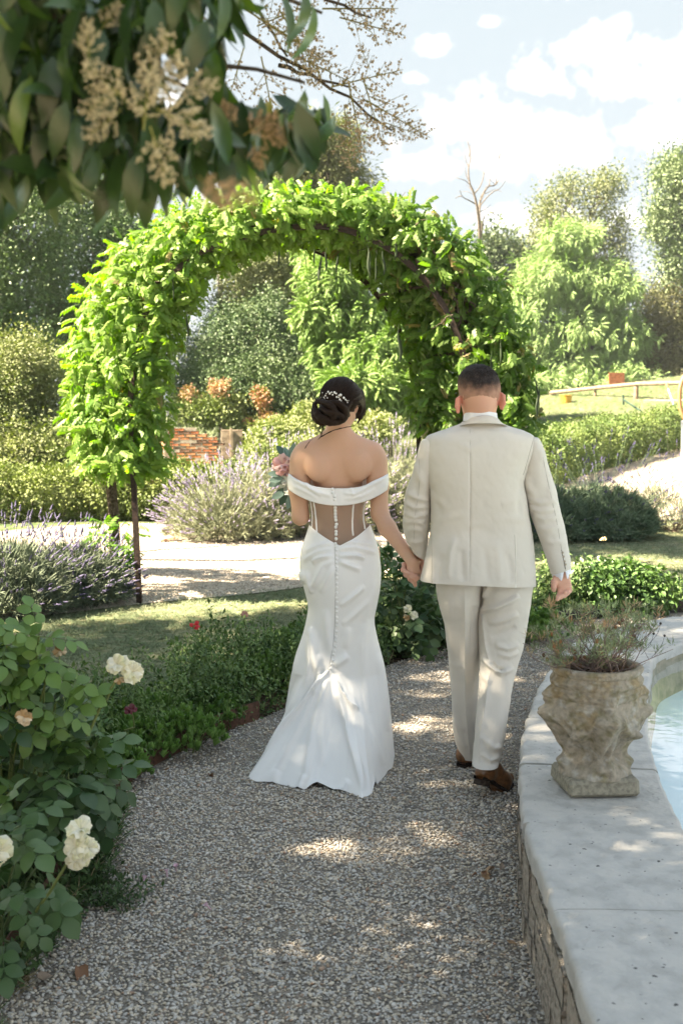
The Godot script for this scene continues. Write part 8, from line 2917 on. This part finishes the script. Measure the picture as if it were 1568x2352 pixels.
# ---------------------------------------------------------------- urn, fallen leaves and other small things
func build_small_things() -> void:
	build_urn()
	var dead := []
	for k in 3:
		var m := MB.new()
		m.leaf(Transform3D(), 1.0, 0.48, [1.1, -0.9, 1.6][k], [0.9, 0.6, 1.2][k], 5, 0.9)
		for i in m.v.size():
			m.v[i] += Vector3(0.05 * sin(m.v[i].z * 9.0 + k), 0.05 * sin(m.v[i].z * 7.0), 0)
		dead.append(m.mesh())
	var tones := [surf("dead leaf brown", lin(0.17, 0.085, 0.04), 0.7), surf("dead leaf tan", lin(0.34, 0.22, 0.12), 0.7), surf("dead leaf grey", lin(0.24, 0.18, 0.13), 0.7)]
	for l in [[1110, 2004, 0.055, 0, 1, "curled tan dead leaf on the gravel before the coping, largest of its group"], [1128, 2010, 0.04, 1, 0, "small brown dead leaf right of the largest curled leaf near the coping"], [1096, 2010, 0.03, 2, 0, "small brown dead leaf left of the largest curled leaf near the coping"], [1135, 1996, 0.05, 0, 1, "upright curled dead leaf nearest the wall foot beyond the brown group"], [1204, 2156, 0.065, 2, 2, "broad grey tan dead leaf lying against the foot of the basin wall"], [1190, 2172, 0.045, 1, 1, "small tan dead leaf beside the broad leaf at the wall foot"], [175, 2222, 0.09, 0, 0, "long brown dead leaf on the gravel at the tip of the bindweed"], [120, 2240, 0.075, 1, 2, "grey brown dead leaf left of the long brown leaf at the near left"], [24, 2262, 0.10, 2, 0, "large dark brown dead leaf at the left edge of the near gravel"], [8, 2290, 0.06, 0, 1, "tan dead leaf at the very left edge of the near gravel"], [376, 1770, 0.05, 1, 1, "orange tan dead leaf against the gravel side of the rusty edging"], [1150, 2000, 0.035, 1, 2, "tiny grey dead leaf by the basin wall right of the brown group"], [480, 1782, 0.045, 2, 0, "flat brown dead leaf on the gravel left of the dress hem"]]:
		var p := level(l[0], l[1], 0.022)
		tag(obj("fallen_leaf", dead[l[3]], tones[l[4]], self, Transform3D(Basis.from_euler(Vector3(rr(-0.3, 0.1), rr(0, 6), rr(-0.4, 0.4))).scaled(Vector3.ONE * l[2]), p)), l[5], "dead leaf", "dead leaves on the gravel")
	# flat stone on the drive and dark kerb stones under the pale lavender
	var slab := MB.new()
	slab.box(Transform3D(Basis.from_euler(Vector3(0.03, 0.25, 0.05)), level(388, 1236, 0.05)), Vector3(0.24, 0.035, 0.16), 0.01, 0.012, rng)
	tag(obj("flat_stone", slab.mesh(true), surf("terracotta slab", lin(0.46, 0.30, 0.20), 0.9, 0.2)), "flat pale terracotta slab lying on the sunny drive right of the arch post", "stone")
	var kerb := thing("stone_kerb", "dark stone kerb at the foot of the pale lavender left of the bride", "kerb", level(650, 1236))
	var km := surf("dark kerb stone", Color.WHITE, 0.95, 0.2)
	km.albedo_texture = noise_tex(0.03, 99, [[0.3, lin(0.06, 0.055, 0.05)], [0.7, lin(0.15, 0.135, 0.12)]], 256, 5)
	triplanar(km, 2.0)
	for k in 3:
		var m := MB.new()
		m.box(Transform3D(Basis.from_euler(Vector3(0, rr(-0.06, 0.06), 0)), Vector3(-0.22 + k * 0.27, 0.045, rr(-0.02, 0.02))), Vector3(0.25, 0.13, 0.10), 0.015, 0.01, rng)
		obj("kerb_stone", m.mesh(true), km, kerb)
	# a bent wooden frame with white cloth, cut by the right edge of the picture
	var fr := thing("bent_wood_frame", "bent orange brown wooden frame over white cloth cut by the right edge", "frame", level(1585, 1150))
	var w := MB.new()
	w.tube(curve(pts3([[1600, 840, 17], [1574, 858, 17], [1562, 885, 17], [1559, 910, 17], [1562, 940, 17], [1576, 968, 17], [1600, 980, 17]]), 24).map(func(p): return p - fr.position), range(25).map(func(_i): return 0.028), 8)
	obj("bow", w.mesh(), surf("orange wood", lin(0.42, 0.20, 0.09), 0.5), fr)
	var c := MB.new()
	var rows := []
	for j in 9:
		var row := []
		for i in 7:
			row.append(at(1562 + i * 7 + sin(j * 0.6) * 1.2, 966 + j * 22, 17.0 + 0.03 * sin(i * 2.0 + j * 0.3)) - fr.position)
		rows.append(row)
	c.grid(rows)
	obj("cloth", c.mesh(), surf("white shirt", lin(0.76, 0.78, 0.84), 0.8, 0.3), fr)

func build_urn() -> void:
	var p := level(1364, 1808, RIM_TOP)
	p.y = RIM_TOP + 0.002
	var t := thing("stone_urn", "weathered stone urn with carved figures standing on the coping of the basin", "urn", p)
	var stone := surf("urn stone", Color.WHITE, 0.95, 0.2)
	stone.vertex_color_use_as_albedo = true
	stone.albedo_texture = noise_tex(0.025, 33, [[0.2, grey(0.76)], [0.5, grey(0.9)], [0.8, grey(0.98)]], 512, 6)
	stone.heightmap_enabled = true
	stone.heightmap_texture = noise_tex(0.05, 34, [[0.0, grey(0)], [1.0, grey(1)]], 512, 6)
	stone.heightmap_scale = 0.22
	triplanar(stone, 3.5, false)
	var prof := [[0.052, 0.120], [0.060, 0.117], [0.072, 0.108], [0.090, 0.090], [0.108, 0.068], [0.120, 0.061], [0.135, 0.064], [0.155, 0.080], [0.180, 0.096], [0.200, 0.110], [0.218, 0.122], [0.240, 0.133], [0.262, 0.137], [0.285, 0.136], [0.300, 0.134], [0.308, 0.130], [0.318, 0.138], [0.330, 0.140], [0.338, 0.143], [0.347, 0.139], [0.356, 0.147], [0.366, 0.150], [0.375, 0.144], [0.384, 0.139], [0.392, 0.146], [0.404, 0.150], [0.413, 0.145], [0.412, 0.128], [0.395, 0.122], [0.36, 0.118]]
	var lump := noise(9.0, 6, 3)
	var rust := noise(7.0, 16, 3)
	var m := MB.new()
	var ids := []
	var n := 160
	var pts := curve(prof.map(func(q): return Vector2(q[0], q[1])), 140)
	for j in pts.size():
		var row := []
		var h: float = pts[j].x
		var outer := 1.0 if j < 122 else 0.0
		for i in n:
			var a := TAU * i / n
			var r: float = pts[j].y
			var d := 0.0
			for k in 4:
				var c := 1.49 + k * PI * 0.5
				var da := wrapf(a - c, -PI, PI)
				# a standing figure: head, shoulders, drapery
				d += 0.038 * exp(-pow(da / 0.16, 2.0) - pow((h - 0.305) / 0.030, 2.0))
				d += 0.010 * exp(-pow(da / 0.30, 2.0) - pow((h - 0.325) / 0.035, 2.0))
				var body := smoothstep(0.06, 0.10, h) * (1.0 - smoothstep(0.255, 0.29, h))
				d += 0.040 * body * exp(-pow(da / lerpf(0.42, 0.24, h / 0.27), 4.0))
				d += 0.007 * body * cos(da * 22.0 + h * 30.0) * exp(-pow(da / 0.3, 2.0))
				d += 0.016 * exp(-pow(da / 0.33, 4.0) - pow((h - 0.262) / 0.022, 2.0))
				# cloth swags between the figures and heavy knots half way
				var sw := 0.272 - 0.075 * pow(sin(clampf(absf(da) / 0.785, 0, 1) * PI * 0.5), 2.0)
				if absf(da) < 0.80:
					d += 0.022 * exp(-pow((h - sw) / 0.020, 2.0)) * smoothstep(0.18, 0.3, absf(da))
					d += 0.009 * exp(-pow((h - sw - 0.032) / 0.010, 2.0)) * smoothstep(0.2, 0.35, absf(da))
				var dk := wrapf(a - c - PI * 0.25, -PI, PI)
				d += 0.016 * exp(-pow(dk / 0.17, 2.0) - pow((h - 0.200) / 0.030, 2.0))
			var q := Vector3(cos(a), 0, sin(a))
			d += 0.006 * lump.get_noise_3d(q.x * 0.16, h, q.z * 0.16) + 0.002 * lump.get_noise_3d(q.x * 0.5, h * 3.0, q.z * 0.5)
			r += d * outer
			var w := Vector3(q.x * r, h, q.z * r)
			var o := rust.get_noise_3dv(w * 1.6) + 0.5 * lump.get_noise_3dv(w * 3.0)
			var col := Color(0.42, 0.375, 0.30).lerp(Color(0.36, 0.27, 0.14), clampf(0.7 * smoothstep(-0.05, 0.55, o) * smoothstep(0.16, 0.26, h), 0, 1))
			col = col.lerp(Color(0.22, 0.20, 0.10), clampf(0.7 * smoothstep(0.05, 0.6, rust.get_noise_3dv(w * 2.3 + Vector3(3, 1, 0))), 0, 1))
			col = col.lerp(Color(0.50, 0.48, 0.43), clampf(smoothstep(0.15, 0.5, lump.get_noise_3dv(w * 2.0)) * 0.8, 0, 1))
			m.col = col
			row.append(m.vert(w))
		ids.append(row)
	for j in ids.size() - 1:
		for i in n:
			m.quad(ids[j][i], ids[j][(i + 1) % n], ids[j + 1][(i + 1) % n], ids[j + 1][i])
	obj("bowl", m.mesh(), stone, t)
	var b := MB.new()
	b.col = Color(0.36, 0.335, 0.265)
	b.box(Transform3D(Basis(Vector3.UP, 0.08), Vector3(0, 0.029, 0)), Vector3(0.236, 0.056, 0.236), 0.010, 0.003, rng)
	obj("plinth", b.mesh(true), stone, t)
	var e := MB.new()
	var rows := []
	for f in [0.122, 0.08, 0.04, 0.005]:
		var row := []
		for i in 32:
			row.append(Vector3(cos(TAU * i / 32) * f, 0.375 + 0.012 * (1.0 - f / 0.122) + rr(-0.004, 0.004), sin(TAU * i / 32) * f))
		rows.append(row)
	e.grid(rows, true)
	obj("soil", e.mesh(), mats["garden soil"], t)
	# the half dry plant in it
	var o := p + Vector3(0, 0.375, 0)
	var pl := thing("urn_plant", "half dry needle leaved plant sprawling out of the stone urn", "plant", o)
	var tuft := MB.new()
	for i in 13:
		var d := (rand_dir() * Vector3(0.75, 0.6, 0.75) + Vector3(0, 0.55, 0)).normalized()
		tuft.col = grey(rr(0.8, 1.2))
		tuft.leaf(Transform3D(face(d), Vector3(rr(-1, 1), rr(-1, 1), rr(-1, 1)) * 0.006), rr(0.018, 0.032), 0.0034, rr(-0.3, 0.4), 0.3, 1)
	var st := MB.new()
	var xs := []
	var cs := []
	var heads := []
	var d0 := 3.82
	for k in 60:
		var goal := at(rr(1215, 1530), rr(1405, 1520), d0 + rr(-0.2, 0.22)) - o
		if k % 4 == 0:
			goal = at(rr(1300, 1460), rr(1400, 1500), d0 + rr(-0.15, 0.2)) - o
		if k < 3:
			goal = at([1545, 1215, 1200][k], [1490, 1505, 1480][k], d0) - o
		var root := Vector3(rr(-0.08, 0.08), 0, rr(-0.08, 0.08))
		var mid := root.lerp(goal, 0.5) + Vector3(0, rr(-0.035, 0.01), 0)
		var line := curve([root, mid, goal], 7)
		var rad := []
		for i in line.size():
			line[i] += rand_dir() * 0.005
			rad.append(lerpf(0.0022, 0.0009, i / 7.0))
		st.tube(line, rad, 4)
		for j in 5:
			var s := rr(0.45, 1.0) if j else 1.0
			var q: Vector3 = catmull(line, s * 7.0) + rand_dir() * 0.012
			var q2 := q + Vector3(rr(-0.02, 0.02), rr(0.0, 0.03), rr(-0.02, 0.02))
			if j:
				st.tube([catmull(line, s * 7.0), q2], [0.0009, 0.0007], 3, false)
			if rng.randf() < 0.09:
				heads.append(q2)
				continue
			xs.append(Transform3D(Basis.from_euler(Vector3(rr(-0.5, 0.5), rr(0, 6), rr(-0.5, 0.5))).scaled(Vector3.ONE * rr(0.8, 1.35)), q2))
			cs.append(tint(Color(0.20, 0.25, 0.13), Color(0.32, 0.37, 0.21)) if rng.randf() < 0.78 else tint(Color(0.42, 0.26, 0.15), Color(0.46, 0.35, 0.21)))
	obj("stems", st.mesh(), surf("dry twig", lin(0.22, 0.16, 0.14), 0.9), pl).set_meta("kind", "stuff")
	stuff("needle_tufts", tuft.mesh(), tinted("needle leaf", 0.7, 0.3, Color(0.3, 0.35, 0.15)), xs, cs, pl)
	var hd := MB.new()
	hd.blob(Transform3D(Basis.from_scale(Vector3(0.006, 0.0075, 0.006))), 4, 6)
	var hx := []
	var hc := []
	for q in heads:
		hx.append(Transform3D(Basis(), q))
		hc.append(tint(Color(0.30, 0.16, 0.07), Color(0.12, 0.09, 0.07)))
	stuff("seed_heads", hd.mesh(), tinted("seed head", 0.9, 0.2), hx, hc, pl)
	var sd := MB.new()
	for q in [[1497, 1435], [1487, 1440], [1516, 1432], [1478, 1428], [1500, 1455], [1470, 1440], [1525, 1460]]:
		var top := at(q[0], q[1], d0) - o
		sd.tube(curve([at(q[0] - 30, q[1] + 50, d0) - o, at(q[0] - 8, q[1] + 25, d0) - o, top], 6), [0.0008, 0.0008, 0.0008, 0.0007, 0.0007, 0.0006, 0.0006], 3)
		sd.blob(Transform3D(Basis.from_scale(Vector3.ONE * 0.0045), top), 4, 6)
	var stalks := obj("seed_stalks", sd.mesh(), surf("dark seed", lin(0.04, 0.035, 0.035), 0.9), pl)
	stalks.set_meta("kind", "stuff")
	var straw := MB.new()
	for k in 90:
		var a := rr(0, TAU)
		var r := sqrt(rng.randf()) * 0.115
		var q := Vector3(cos(a) * r, rr(0.0, 0.03), sin(a) * r)
		straw.tube([q, q + Vector3(rr(-0.05, 0.05), rr(-0.01, 0.04), rr(-0.05, 0.05))], [0.0012, 0.0008], 3, false)
	obj("straw", straw.mesh(), surf("brown straw", lin(0.18, 0.105, 0.06), 0.95), pl).set_meta("kind", "stuff")
